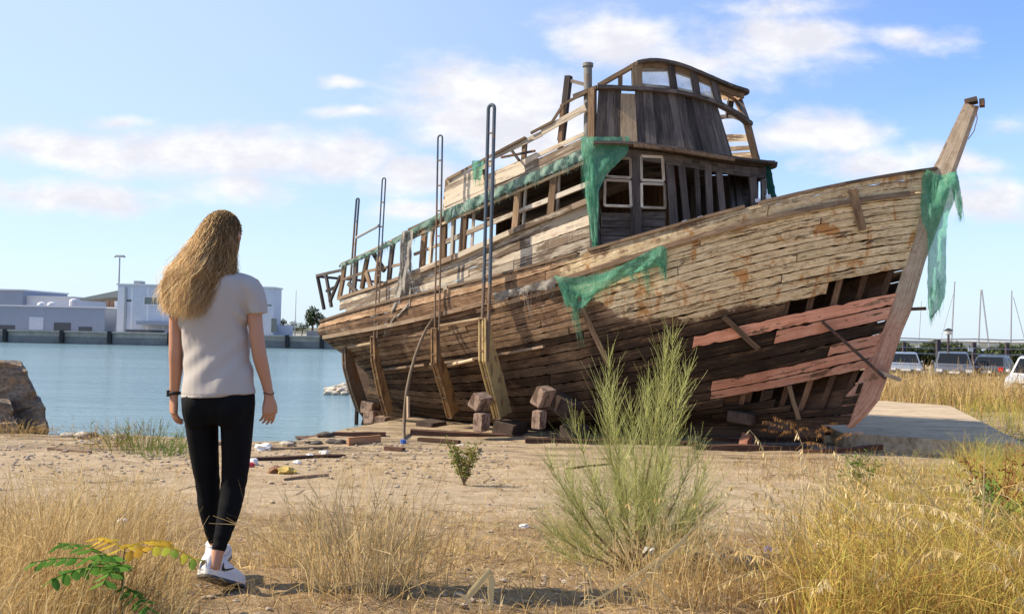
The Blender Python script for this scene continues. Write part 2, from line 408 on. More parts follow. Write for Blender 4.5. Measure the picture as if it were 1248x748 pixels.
g = mat('harbour water'); p = g.pos()
w1 = g.noise(g.scale(p, (.35, 1.5, 1)), 1.1, 4, .6, .3); w2 = g.noise(g.scale(p, (1.1, 4.2, 1)), 2.3, 3, .6); w3 = g.noise(g.scale(p, (.04, .16, 1)), 1, 3, .5)
h = g.math('ADD', g.math('MULTIPLY', w1, .7), g.math('MULTIPLY', w2, .3))
c = g.mix(g.step(w3, .35, .65), (.15, .245, .285), (.19, .295, .335))
done(g, c, .12, g.bump(h, .8, .2), .5); g.b.inputs['IOR'].default_value = 1.33
m = MB(); m.quad((-900, 15, -.45), (900, 15, -.45), (900, 1500, -.45), (-900, 1500, -.45))
tag(m.build('water', g.m, origin=(0, 100, -.45)), 'rippled blue harbour water', 'water', kind='structure')

concrete = paintm('pale concrete', (.36, .33, .29), .9, .3, 1.2, bumpd=.01)
dark_conc = paintm('stained quay concrete', (.17, .17, .165), .9, .35, .5, bumpd=.02)
rubber = paintm('black rubber', (.015, .015, .016), .7)
blue_clad = paintm('blue grey cladding', (.27, .30, .36), .6, .08, .3)
white_clad = paintm('white cladding', (.50, .53, .58), .55, .12, .5)
pale_roof = paintm('pale roof sheet', (.66, .65, .66), .6, .08, .4)
glass_dk = paintm('dark window glass', (.10, .13, .12), .12, .15, 2, spec=.8)
greenroof = paintm('grey green soffit', (.27, .28, .25), .8, .1, .5)
rustcol = paintm('rusty brown sheet', (.27, .15, .09), .8, .3, 1)
dark_steel = paintm('dark steel', (.07, .075, .08), .5, .2, 5)
galv = paintm('galvanised steel', (.33, .34, .35), .5, .15, 3)

# quay
QY = 98.0; qz = at(200, 407, QY).z
m = MB(); m.box((-47, QY+15, (qz-2.5)/2), (98, 30, qz+2.5))
quay = m.build('quay', concrete); tag(quay, 'long concrete quay edging the far side of the water', 'quay', kind='structure')
m = MB(); m.box((-47, QY-.05, (qz-.55-.6)/2), (98, .12, qz-.55+.6)); m.build('quay_face', dark_conc, quay)
m = MB(); m.box((-47, QY-.12, qz+.06), (98, .5, .16)); m.build('coping', concrete, quay)
for px in (8, 77, 135, 208, 351, 393, -60):
    q = at(px, 410, QY); m = MB(); m.box((q.x, QY-.28, qz/2-.05), (.45, .3, qz+.5)); m.build('fender', rubber, quay)

def bld(name, px0, px1, ytop, Y, depth, m_, label, cat, extra=None, lean=0):
    a = at(px0, ytop, Y); b = at(px1, ytop, Y); top = at((px0+px1)/2, ytop, Y).z
    root = empty(name, ((a.x+b.x)/2, Y+depth/2, qz+.003)); tag(root, label, cat)
    m = MB(); m.box(((a.x+b.x)/2, Y+depth/2, (qz+top)/2), (b.x-a.x, depth, top-qz)); m.build('wall', m_, root)
    m = MB(); m.box(((a.x+b.x)/2, Y+depth/2, top+.06), (b.x-a.x+.3, depth+.3, .18)); m.build('roof', pale_roof, root)
    return root, a.x, b.x, top
def panel(root, name, px0, py0, px1, py1, Y, m_, proud=.05, frame=None):
    a = at(px0, py0, Y); b = at(px1, py1, Y); m = MB(); m.box(((a.x+b.x)/2, Y-proud/2+.01, (a.z+b.z)/2), (abs(b.x-a.x), proud, abs(a.z-b.z)))
    o = m.build(name, m_, root)
    if frame:
        m = MB(); w = .12
        for z in (a.z, b.z): m.box(((a.x+b.x)/2, Y-proud/2-.02, z), (abs(b.x-a.x)+w, proud, w))
        for x in (a.x, b.x): m.box((x, Y-proud/2-.025, (a.z+b.z)/2), (w, proud, abs(a.z-b.z)-w))
        f = m.build('frame', frame, root); f.parent = o
    return o
r, *_ = bld('warehouse', -90, 128, 373, 104, 3, blue_clad, 'long low blue grey warehouse with a white door on the far quay', 'warehouse')
panel(r, 'door', 36, 386, 53, 402, 104, white_clad, .08)
for x0, x1, y0 in ((66, 86, 393), (0, 18, 396), (96, 112, 398)): panel(r, 'dark_panel', x0, y0, x1, 404, 104, dark_steel, .06)  # flat dark panels added for the dark shapes along the wall foot
r, *_ = bld('warehouse', -60, 28, 353, 119, 12, blue_clad, 'tall blue grey shed rising behind the low warehouse at the left edge', 'shed')
r, *_ = bld('storehouse', 29, 87, 362, 120, 12, pale_roof, 'low pale flat roofed storehouse behind the blue grey warehouse', 'storehouse')
r, *_ = bld('white_building', 144, 334, 349, 104, 3.5, white_clad, 'two storey white building with a green tinted window strip behind the woman', 'building')
panel(r, 'window', 176, 361.5, 214, 372, 104, glass_dk, .06, pale_roof)
panel(r, 'window', 331, 388, 337, 405, 104, glass_dk, .06)
panel(r, 'window', 322, 371, 331, 373, 104, glass_dk, .06)
panel(r, 'canopy', 173, 391, 222, 396.5, 104, blue_clad, 1.6)
panel(r, 'plinth', 153, 401.5, 200, 405, 104, dark_steel, .1)
panel(r, 'sign', 154, 365, 160, 367.5, 104, dark_steel, .06)
panel(r, 'sunlit_strip', 144, 349.5, 151, 405, 104, pale_roof, .05)  # paler strip paints in the sunlit narrow end face
for k in range(9):
    px = 160+k*19.5; panel(r, 'cladding_joint', px, 350.5, px+.5, 405, 104, pale_roof, .02)
for px, w_ in ((170, 9), (235, 12), (300, 8)):
    q = at(px, 347, 105.5); m = MB(); m.box((q.x, 105.5, q.z+.1), (w_*.1, 1.2, .7)); m.build('roof_unit', galv, r)
panel(r, 'door', 305, 390, 314, 406, 104, dark_steel, .07); panel(r, 'window', 240, 362, 262, 371, 104, glass_dk, .06, pale_roof); panel(r, 'downpipe', 152.5, 350, 153.3, 405, 104, galv, .12)
# open shelter between the warehouse and the white building
root = empty('open_shelter', (at(120, 400, 110).x, 112, qz)); tag(root, 'open shelter with a slanting grey green roof beside the white building', 'shelter')
m = MB(); a = at(97, 366, 108); b = at(143, 354, 108); c = at(143, 361, 108)
m.prism([(a.x, 108, a.z), (b.x, 108, c.z-.1), (b.x, 108, b.z), (a.x, 108, a.z+.25)], (0, 8, 0)); m.build('roof', greenroof, root)
m = MB(); m.box(((a.x+b.x)/2, 115.5, (qz+a.z)/2), (b.x-a.x, .3, a.z-qz)); m.build('wall', pale_roof, root)
for px in (131, 136.5, 141):
    q = at(px, 380, 107.6); m = MB(); m.box((q.x, 107.7, (qz+a.z)/2), (.35, .35, a.z-qz)); m.build('post', rustcol if px < 140 else pale_roof, root)
m = MB(); q = at(133.5, 380, 109); m.box((q.x, 109, qz+1.2), (.8, .2, 2.4)); m.build('door', rustcol, root)
for i, (px, py) in enumerate(((51, 369), (63, 369), (90, 365))):
    q = at(px, py, 112); m = MB(); m.tube([(q.x, 112, qz), (q.x, 112, q.z-.25), (q.x, 112, q.z), (q.x, 112, q.z+.14)], [.55, .55, .45, .1], 14)
    tag(m.build('storage_tank', pale_roof), ['white rounded tank above the low warehouse roof, left one of a pair', 'white rounded tank above the low warehouse roof, right one of a pair', 'white tank near the slanting shelter roof'][i], 'tank', 'tanks behind the warehouse')
m = MB(); a = at(339, 396, 106); b = at(357, 396, 106); m.box(((a.x+b.x)/2, 106, (qz+a.z)/2), (b.x-a.x, .25, a.z-qz)); tag(m.build('boundary_wall', white_clad), 'short white boundary wall right of the white building', 'wall')
m = MB(); a = at(374, 403, 106); b = at(396, 403, 106); m.box(((a.x+b.x)/2, 106, (qz+a.z)/2), (b.x-a.x, .25, a.z-qz)); tag(m.build('boundary_wall', concrete), 'low pale wall under the tree beside the boat stern', 'wall')
def lamp(px, pyt, Y, zb, label, r=.11):
    t = at(px, pyt, Y); root = empty('street_lamp', (t.x, Y, zb)); tag(root, label, 'street lamp')
    m = MB(); m.tube([(t.x, Y, zb), (t.x, Y, t.z-.2)], [r*1.3, r*.8], 8); m.build('pole', galv, root)
    m = MB(); m.tube([(t.x-.7, Y, t.z-.16), (t.x-.5, Y, t.z), (t.x+.5, Y, t.z), (t.x+.7, Y, t.z-.16)], [.1, .16, .16, .1], 8); m.build('lamp_head', galv, root)
lamp(146, 312, 112, qz, 'tall twin armed street lamp above the white building')
t = at(361, 354, 108); m = MB(); m.tube([(t.x, 108, qz), (t.x, 108, t.z)], [.06, .03], 6); tag(m.build('flag_pole', galv), 'thin bare pole by the trees on the far quay', 'pole')

# trees
leafm = thin((lambda g: g)(mat('dark leaves')), (.05, .075, .03), .25) if False else None
def leafmat(name, a, b, trans=.3):
    g = mat(name); sp = g.sep(g.attr('tint')); return thin(g, g.mix(sp[0], a, b), trans)
dark_leaf = leafmat('dark green leaves', (.022, .038, .016), (.075, .10, .04))
hedge_leaf = leafmat('dusty hedge leaves', (.03, .045, .022), (.10, .12, .055))
bark = paintm('grey brown bark', (.13, .10, .075), .9, .3, 8, bumpd=.02)
def crown(name, blobs, n, size, m_, parent, seed=0, kind=None):
    r = np.random.default_rng(seed); Cs = np.array([b[:3] for b in blobs]); Rs = np.array([b[3:6] for b in blobs])
    w = (Rs[:, 0]*Rs[:, 1]*Rs[:, 2])**.67; idx = r.choice(len(blobs), n, p=w/w.sum())
    d = r.normal(size=(n, 3)); d /= np.linalg.norm(d, axis=1, keepdims=True)
    rr = r.uniform(.45, 1.08, n)**.7
    c = Cs[idx]+d*Rs[idx]*rr[:, None]
    a = r.normal(size=(n, 3)); a /= np.linalg.norm(a, axis=1, keepdims=True); s = size*r.uniform(.6, 1.5, n)
    P = np.stack((c-a*s[:, None]/2, c, c+a*s[:, None]/2), 1); Wd = np.stack((s*.15, s*.6, s*.1), 1)
    t = np.clip(.5+.25*r.normal(size=(n, 1))+.2*d[:, 2:3], 0, 1)*np.ones((1, 3))
    return ribbon_mesh(name, P, Wd, m_, parent, side=r.normal(size=(n, 3)), tint=t, smooth=False)
def tree(px, py, Y, zb, wpx, label, seed, leaf=dark_leaf, name='tree', group=None, n=900):
    t = at(px, py, Y); h = t.z-zb; w = wpx/F*Y/2; root = empty(name, (t.x, Y, zb)); tag(root, label, 'tree', group); r = random.Random(seed)
    m = MB(); m.tube([(t.x, Y, zb-.1), (t.x+.1, Y, zb+h*.3), (t.x-.05, Y, zb+h*.75)], [h*.045, h*.035, h*.012], 7)
    for k in range(5):
        a = r.uniform(0, 6.28); m.tube([(t.x, Y, zb+h*.3), (t.x+math.cos(a)*w*.4, Y+math.sin(a)*w*.4, zb+h*.55), (t.x+math.cos(a)*w*.7, Y+math.sin(a)*w*.7, zb+h*.7)], [h*.02, h*.014, h*.006], 5)
    m.build('trunk', bark, root)
    bl = [(t.x+r.uniform(-.7, .7)*w, Y+r.uniform(-.6, .6)*w, zb+h*r.uniform(.4, .85), w*r.uniform(.3, .5), w*.45, h*r.uniform(.1, .2)) for _ in range(9)]+[(t.x, Y, zb+h*.82, w*.4, w*.4, h*.18)]
    crown('crown', bl, n, h*.055, leaf, root, seed)
for i, (px, py, wp, l) in enumerate(((345, 388, 14, 'low dark round tree just right of the white building'), (356, 391, 16, 'small grey green tree behind the short white wall'), (368, 393, 15, 'low bushy tree between pole and tall tree'),
        (381, 372, 24, 'tallest dark tree on the far quay, near the boat stern'), (391, 381, 18, 'dark tree partly hidden behind the boat stern'))):
    tree(px, py, 108+i, qz, wp, l, 20+i, group='trees on the far quay')
# land under and behind
m = MB(); m.box((-100, 420, .2), (900, 600, .5)); tag(m.build('far_land', paintm('far land', (.12, .12, .08), .95, .2, .02)), 'flat land behind the far quay', 'land', kind='structure')

# boulder on the left bank
g = mat('layered brown rock'); p = g.obj(); n1 = g.noise(g.scale(p, (1, 1, 3.5)), 2.2, 6, .65, .6); n2 = g.noise(p, 14, 5, .7)
c = g.ramp(g.math('ADD', g.math('MULTIPLY', n1, .6), g.math('MULTIPLY', n2, .4)), [(.32, (.05, .042, .036)), (.48, (.18, .145, .115)), (.66, (.36, .29, .22))])
c = g.mix(g.math('MULTIPLY', g.step(g.noise(p, 5, 4, .6), .5, .65), .5), c, (.45, .27, .12))
rockm = done(g, c, .95, g.bump(g.math('ADD', n1, g.math('MULTIPLY', n2, .5)), 1, .08), .15)
m = MB()
def rockpoly(pts, y0, y1, seed):
    import bmesh
    bm = bmesh.new(); r = random.Random(seed); n = len(pts)
    A = [bm.verts.new(p+Vector((0, 0, 0))) for p in pts]; Bv = [bm.verts.new(Vector((p.x*y1/y0*1.01-.1, p.y+(y1-y0), p.z*.92-.05))) for p in pts]
    bm.faces.new(A[::-1]); bm.faces.new(Bv)
    for i in range(n): bm.faces.new((A[i], A[(i+1) % n], Bv[(i+1) % n], Bv[i]))
    bmesh.ops.recalc_face_normals(bm, faces=bm.faces)
    bmesh.ops.bevel(bm, geom=[e for e in bm.edges], offset=.07, segments=2, affect='EDGES', profile=.6)
    bmesh.ops.triangulate(bm, faces=bm.faces)
    bmesh.ops.subdivide_edges(bm, edges=bm.edges, cuts=3, use_grid_fill=True)
    for v in bm.verts:
        q = v.co; k = .05*math.sin(q.x*7+q.z*5+seed)+.04*math.sin(q.z*17+q.x*3)+.03*math.sin(q.x*19+q.y*15)+.02*math.sin(q.z*41)
        v.co += Vector((k, -k, k*.5))
    bm.verts.index_update(); kk = m.add([v.co.copy() for v in bm.verts])
    for f in bm.faces: m.face(tuple(kk+v.index for v in f.verts), None, m.rt())
    bm.free()
rockpoly([at(x, y, 17.9) for x, y in ((-60, 528), (-60, 438), (26, 440), (33, 452), (47, 482), (55, 500), (60, 530))], 17.9, 20, 1)
rockpoly([at(x, y, 17.5) for x, y in ((-70, 535), (-70, 486), (14, 487), (18, 512), (24, 535))], 17.5, 18.6, 4)
tag(m.build('boulder', rockm), 'big layered brown boulder on the waterline at the left edge', 'boulder')

stone_l = paintm('pale stone', (.46, .40, .32), .9, .3, 6, bumpd=.02); stone_d = paintm('dark wet stone', (.09, .075, .06), .85, .35, 6, bumpd=.02)
# low rubble spit beside the stern
m = MB()
for k in range(150):
    px = 398+62*random.random()**.8; py = 488-random.random()*7*min(1, (px-396)/22); d_ = at(px, py, 33+random.random()*3)
    s_ = random.uniform(.08, .22); m.rock((d_.x, d_.y, -.45+random.uniform(0, .25)*min(1, (px-396)/20)), (s_*1.3, s_, s_*.7), k, n=1)
tag(m.build('rubble_spit', stone_l), 'low spit of pale rubble in the water beside the boat stern', 'rubble', kind='stuff')
# ================================================================== the wrecked boat
TH = rad(32); BA = Vector((math.cos(TH), -math.sin(TH), 0)); BN = Vector((-math.sin(TH), -math.cos(TH), 0))
q = ray(1035, 520); k = (.5-CZ)/q.z; BO = Vector((q.x*k, q.y*k, 0))
def bw(L, d_, z): return BO+BA*L+BN*d_+Vector((0, 0, z))
def bp(px, py, d_):
    q = ray(px, py); t = (d_+BO.dot(BN))/q.dot(BN); p = q*t
    return (p-BO).dot(BA), CZ+p.z
class Line:
    def __init__(s, pts, bmax, sh, deg=4):
        s.b, s.sx, s.sv = bmax, sh[0::2], sh[1::2]
        s.L0 = bp(*pts[0], s.hb(0))[0]; s.L1 = bp(*pts[-1], s.hb(1))[0]; S_, Z_ = [], []
        for p in pts:
            d_ = bmax
            for _ in range(12):
                L, z = bp(*p, d_); t = min(1, max(0, (L-s.L0)/(s.L1-s.L0))); d_ = s.hb(t)
            S_.append(t); Z_.append(z)
        s.pf = np.polyfit(S_, Z_, min(deg, len(pts)-1))
    def hb(s, t):
        w = .035; return s.b*float(np.mean(np.interp([t-w, t, t+w], s.sx, s.sv))) if .04 < t < .97 else s.b*float(np.interp(t, s.sx, s.sv))
    def __call__(s, t): return s.L0+(s.L1-s.L0)*t, s.hb(t), float(np.polyval(s.pf, t))
    def atL(s, L): return s((L-s.L0)/(s.L1-s.L0))
shA = [0, .72, .1, .84, .25, .96, .45, 1, .6, .99, .72, .91, .82, .74, .9, .5, .95, .3, 1, .05]
shR2 = [0, .3, .1, .62, .25, .9, .45, 1, .6, .97, .72, .82, .82, .6, .9, .37, .95, .2, 1, .06]
shR3 = [0, .12, .1, .3, .25, .7, .45, 1, .6, .95, .72, .72, .82, .46, .9, .27, .95, .17, 1, .1]
LN = [Line([(391, 393), (460, 373), (560, 347), (650, 325), (725, 306), (771, 291), (824, 276), (890, 259), (950, 241), (1000, 231), (1060, 221), (1139, 207)], 2.2, shA),
      Line([(391, 411), (460, 399), (533, 382), (599, 366), (673, 346), (725, 329), (807, 299), (850, 286), (950, 263), (1040, 246), (1131, 233)], 2.18, shA),
      Line([(446, 454), (560, 441), (603, 433), (666, 418), (739, 407), (800, 394), (860, 379), (920, 363), (980, 348), (1040, 337), (1104, 328)], 1.95, shR2),
      Line([(447, 487), (520, 503), (600, 508), (700, 505), (800, 496), (865, 487), (925, 478), (1060, 447)], 1.2, shR3, 3),
      Line([(449, 522), (1034, 518)], .13, [0, 1, 1, 1], 1)]
def hull(s, gg):
    P = [np.array(l(s)) for l in LN]; i = min(3, int(gg)); t = gg-i
    p0 = P[i-1] if i > 0 else 2*P[0]-P[1]; p3 = P[i+2] if i < 3 else 2*P[4]-P[3]
    p1, p2 = P[i], P[i+1]
    r = .5*((2*p1)+(p2-p0)*t+(2*p0-5*p1+4*p2-p3)*t*t+(3*p1-p0-3*p2+p3)*t**3)
    r[1] = max(r[1], .04); return r
NS, NGg = 220, 100
HT = np.array([[hull(i/NS, 4*j/NGg) for j in range(NGg+1)] for i in range(NS+1)])   # (s,g,(L,d,z))
HW = np.array(BO)+HT[..., 0:1]*np.array(BA)+HT[..., 1:2]*np.array(BN)+HT[..., 2:3]*np.array([0, 0, 1.])
qq = HW-np.array([0, 0, CZ]); dw = qq@np.array(fw); HPX = np.stack((CX+F*(qq@np.array(rt))/dw, CY-F*(qq@np.array(up))/dw), -1)
def samp(s, gg, side=1, inset=0.0):
    a = s*NS; b = gg/4*NGg; i = min(NS-1, int(a)); j = min(NGg-1, int(b)); u = a-i; v = b-j
    p = HT[i, j]*(1-u)*(1-v)+HT[i+1, j]*u*(1-v)+HT[i, j+1]*(1-u)*v+HT[i+1, j+1]*u*v
    return bw(p[0], side*(p[1]-inset), p[2])
def sampx(s, gg):
    a = s*NS; b = gg/4*NGg; i = min(NS-1, int(a)); j = min(NGg-1, int(b)); u = a-i; v = b-j
    return HPX[i, j]*(1-u)*(1-v)+HPX[i+1, j]*u*(1-v)+HPX[i, j+1]*(1-u)*v+HPX[i+1, j+1]*u*v
def HP(px, py, out=.04):                 # point on (just outside) the near side of the hull seen there
    k = np.argmin((HPX[..., 0]-px)**2+(HPX[..., 1]-py)**2); Yh = HW.reshape(-1, 3)[k, 1]
    return at(px, py, Yh)+BN*out
def inpoly(x, y, P):
    c = False; j = len(P)-1
    for i in range(len(P)):
        if (P[i][1] > y) != (P[j][1] > y) and x < (P[j][0]-P[i][0])*(y-P[i][1])/(P[j][1]-P[i][1])+P[i][0]: c = not c
        j = i
    return c

boat = empty('wrecked_boat', (BO.x, BO.y, gzf(BO.x, BO.y))); tag(boat, 'derelict wooden fishing boat with peeling planks and a broken wheelhouse, propped on the shore', 'boat')

# hull material
g = mat('weathered hull planks'); uv = g.uv(); sp = g.sep(g.attr('tint')); zn = g.sep(g.attr('zone')); wp = g.pos()
v = g.vmath('ADD', uv, g.scale(g.attr('tint'), (37., 91., 13.)))
st = g.noise(g.scale(v, (1.4, 42, 1)), 1, 5, .65); st2 = g.noise(g.scale(v, (.6, 95, 1)), 1, 3, .6)
pa = g.noise(wp, 1.6, 6, .65, .5); pb = g.noise(g.scale(v, (1.1, 9, 1)), 1, 5, .7, .3); pc = g.noise(wp, 7, 5, .7)
f = g.math('ADD', g.math('MULTIPLY', st, .5), g.math('MULTIPLY', pa, .5)); f = g.math('ADD', f, g.math('MULTIPLY', g.math('SUBTRACT', sp[0], .5), .2))
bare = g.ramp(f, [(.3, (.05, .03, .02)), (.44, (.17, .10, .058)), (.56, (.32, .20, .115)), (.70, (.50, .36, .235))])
tar_shade = g.ramp(f, [(.3, (.012, .009, .007)), (.5, (.034, .022, .016)), (.7, (.085, .057, .04))])  # dark tar, deepened to paint in shade low on the hull
c = g.mix(g.math('MULTIPLY', zn[2], g.step(pb, .2, .5)), bare, tar_shade)
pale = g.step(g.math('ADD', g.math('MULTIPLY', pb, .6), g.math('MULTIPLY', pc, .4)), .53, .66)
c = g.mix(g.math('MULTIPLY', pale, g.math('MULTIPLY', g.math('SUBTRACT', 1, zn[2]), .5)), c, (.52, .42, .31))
cr = g.math('ADD', g.math('MULTIPLY', pb, .35), g.math('ADD', g.math('MULTIPLY', pa, .4), g.math('MULTIPLY', pc, .3)))
cm_ = g.step(g.math('ADD', g.math('SUBTRACT', cr, .52), g.math('MULTIPLY', g.math('SUBTRACT', zn[0], .5), .55)), -.06, .05)
crc = g.ramp(g.math('ADD', g.math('MULTIPLY', st, .6), g.math('MULTIPLY', pc, .4)), [(.32, (.30, .20, .10)), (.44, (.56, .42, .24)), (.60, (.74, .61, .40))])
c = g.mix(cm_, c, crc)
chip = g.step(g.noise(g.scale(v, (9, 60, 1)), 1, 4, .7), .575, .64)
c = g.mix(g.math('MULTIPLY', chip, g.math('MULTIPLY', cm_, .75)), c, (.16, .10, .06))
oi = g.step(g.noise(g.scale(wp, (1.3, 1.3, .6)), 1.9, 7, .72, .5), .535, .63)
c = g.mix(g.math('MULTIPLY', g.math('MULTIPLY', oi, cm_), .8), c, (.40, .165, .035))
bl = g.step(g.noise(g.scale(v, (1.1, 10, 1)), 1, 7, .78, .6), .56, .63)
c = g.mix(g.math('MULTIPLY', bl, .85), c, (.06, .036, .022))
b2 = g.step(g.noise(g.scale(v, (3.2, 22, 1)), 1, 5, .72), .57, .63); c = g.mix(g.math('MULTIPLY', b2, .65), c, (.05, .03, .019))
rd = g.ramp(g.math('ADD', g.math('MULTIPLY', st, .6), g.math('MULTIPLY', pa, .4)), [(.3, (.26, .105, .066)), (.5, (.62, .29, .19)), (.7, (.72, .47, .35))])
rm = g.math('MULTIPLY', zn[1], g.step(g.math('ADD', pb, g.math('MULTIPLY', pc, .3)), .5, .6))
c = g.mix(rm, c, rd)
ck = g.step(st2, .33, .25); c = g.mix(g.math('MULTIPLY', ck, .7), c, (.03, .02, .014))
nail = g.math('MULTIPLY', g.step(g.voro(g.scale(v, (3.5, 12, 1)), 1), .1, .05), .7); c = g.mix(nail, c, (.09, .04, .02))
c = g.mix(1, c, g.math('ADD', .74, g.math('MULTIPLY', sp[2], .52)), 'MULTIPLY')
hh = g.math('ADD', g.math('ADD', g.math('MULTIPLY', st, .6), g.math('MULTIPLY', cm_, .35)), g.math('SUBTRACT', g.math('MULTIPLY', pc, .4), g.math('ADD', ck, g.math('MULTIPLY', bl, .3))))
hullm = done(g, c, .88, g.bump(hh, .9, .009), .15)

HOLES = [[(1022, 346), (1102, 329), (1097, 352), (1040, 361), (956, 378), (958, 369)],
         [(938, 473), (1060, 452), (1038, 482), (1004, 500), (945, 496)], [(880, 490), (925, 480), (935, 492), (885, 499)],
         [(655, 345), (676, 341), (676, 349), (655, 353)]]
REDS = [[(824, 430), (875, 397), (960, 376), (1100, 348), (1086, 393), (1040, 399), (994, 408), (946, 415), (943, 406), (900, 415)],
        [(866, 466), (935, 447), (1008, 431), (1012, 419), (1080, 404), (1055, 450), (940, 471), (866, 490)]]
BX = [391, 640, 700, 735, 771, 850, 902, 958, 1105, 1150]; BY = [300, 330, 352, 372, 388, 388, 374, 370, 327, 318]
bounds = [0, .5, 1]+[1+(i+1)/10 for i in range(10)]+[2+(i+1)/8 for i in range(8)]+[3+(i+1)/5 for i in range(5)]
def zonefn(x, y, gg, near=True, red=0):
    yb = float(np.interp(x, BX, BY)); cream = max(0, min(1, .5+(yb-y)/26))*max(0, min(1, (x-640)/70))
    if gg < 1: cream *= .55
    dark = max(0, min(1, (gg-1.6)/.35))*.95+.05  # tar mask, also carries the painted shade of the lower hull
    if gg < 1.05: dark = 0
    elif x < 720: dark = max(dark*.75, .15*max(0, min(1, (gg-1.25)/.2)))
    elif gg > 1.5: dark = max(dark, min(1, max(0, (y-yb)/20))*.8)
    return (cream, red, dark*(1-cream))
mbh = [MB(), MB()]
def board(mb, s0, s1, g0, g1, side, red=0, lift=0.0, sag=0.0):
    n = max(3, int((s1-s0)*130)+1); rg = [[(random.random()**7)*.13*(g1-g0) for _ in range(n)] for _ in (0, 1)] if side > 0 else [[0]*n]*2; gap = .085*(g1-g0)
    tint = mb.rt(); Lw = 15*(s1-s0); uo = random.random()*9
    P = []
    for i in range(n):
        s = s0+(s1-s0)*i/(n-1); row = []
        for j in range(3):
            gg = g0+gap/2+(g1-g0-gap)*j/2
            gg += rg[0][i] if j == 0 else -rg[1][i] if j == 2 else 0
            p = samp(s, gg, side); row.append(p+BN*(side*(lift+sag*abs(2*i/(n-1)-1)**3)))
        P.append(row)
    def nr(i, j): return BN*side
    def zf(i, j):
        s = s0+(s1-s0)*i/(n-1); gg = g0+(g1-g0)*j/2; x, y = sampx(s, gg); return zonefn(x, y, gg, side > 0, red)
    wd = (P[0][0]-P[0][2]).length
    mb.slab(P, .05, nr, lambda i, j: (uo+Lw*i/(n-1), wd*j/2), tint, zf)
for side in (1, -1):
    for k in range(len(bounds)-1):
        g0, g1 = bounds[k], bounds[k+1]; gm = (g0+g1)/2; runs = []; N = 500
        if side > 0:
            cls = []
            for i in range(N+1):
                x, y = sampx(i/N, gm); cl = 0
                for P in HOLES:
                    if inpoly(x, y, P): cl = 2
                if cl == 0:
                    for P in REDS:
                        if inpoly(x, y, P): cl = 1
                cls.append(cl)
            i0 = 0
            for i in range(1, N+2):
                if i == N+1 or cls[i] != cls[i0]:
                    runs.append((i0/N, min(i, N)/N, cls[i0])); i0 = i
        else: runs = [(0, 1, 0)]
        for a, b, cl in runs:
            if cl == 2 or b-a < .006: continue
            s = a
            while s < b-1e-6:
                e = s+random.uniform(.26, .55)
                if b-e < .08: e = b
                lf = random.uniform(0, .014)+(.012 if cl == 1 else 0)
                board(mbh[0 if side > 0 else 1], s+.0007, e-.0007, g0, g1, side, 1 if cl == 1 else 0, lf, random.choice((0, 0, .006, .02)))
                s = e
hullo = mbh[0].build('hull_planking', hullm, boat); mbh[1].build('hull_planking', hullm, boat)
# inner frames
ribw = wood('old frame timber', (.04, .022, .014), (.12, .066, .04), (.2, .125, .08))
for side in (1, -1):
    for i in range(30):
        s = .03+.95*i/29
        if side < 0 and i % 2: continue
        m = MB(); tn = m.rt(); pts = [samp(s, .02+3.9*j/16, side, .12) for j in range(17)]
        for j in range(16): m.beam(pts[j], pts[j+1], .1, .1, BA, tn)
        m.build('hull_frame', ribw, boat)
# added lining that closes the plank gaps and keeps the inside dark
m = MB()
for side in (1, -1):
    for k in range(6):
        a, b = 1.1+2.6*k/6, 1.1+2.6*(k+1.01)/6
        P = [[samp(.05+(.78 if side > 0 else .925)*i/30, gg, side, .22 if i < 26 else .1) for gg in (a, b)] for i in range(31)]
        m.slab(P, .03, lambda i, j: BN*side, lambda i, j: (i*.4, j*.3), m.rt())
m.build('added_lining', ribw, boat)
# decks
deckw = wood('grey deck boards', (.06, .045, .035), (.14, .105, .08), (.24, .19, .145))
def deckbetween(f, n, cross=12, thick=.05, name='deck'):
    m = MB()
    for j in range(cross):
        P = []
        for i in range(n+1):
            a, b = f(i/n); P.append([a.lerp(b, (j+.02)/cross), a.lerp(b, (j+.98)/cross)])
        m.slab(P, thick, lambda i, j: Vector((0, 0, 1)), lambda i, j: (i*.5, j*.2), m.rt())
    return m.build(name, deckw, boat)
deckbetween(lambda t: (samp(.004+.985*t, 1.0, 1, .06)+Vector((0, 0, -.02)), samp(.004+.985*t, 1.0, -1, .06)+Vector((0, 0, -.02))), 40, 14)
# transom
m = MB()
for k in range(12):
    a, b = 2*k/12, 2*(k+.96)/12; P = []
    for j in range(9):
        u = 1-2*j/8; row = []
        for gg in (a, b):
            L, d_, z = hull(0, gg); row.append(bw(L-.22*(1-u*u), d_*u, z))
        P.append(row)
    m.slab(P, .05, lambda i, j: -BA, lambda i, j: (i*.4, j*.2), m.rt(), lambda i, j: (0, 0, .3))
m.build('transom', hullm, boat)
# keel, stem, deadwood, rails
L0, L1 = LN[4].L0, LN[4].L1
keelw = wood('keel timber', (.03, .02, .015), (.09, .055, .038), (.17, .11, .075))
m = MB(); m.beam(bw(L0, 0, LN[4](0)[2]-.06), bw(L1-.5, 0, LN[4](1)[2]-.1), .24, .34, seg=12); m.build('keel', keelw, boat)
m = MB(); a = bp(436, 448, 0); b = bp(450, 522, 0)
m.prism([bw(a[0]-.05, -.09, a[1]+.1), bw(b[0]-.1, -.09, b[1]), bw(b[0]+.5, -.09, b[1]), bw(a[0]+1.4, -.09, a[1]+.15)], BN*.18); m.build('deadwood', keelw, boat)
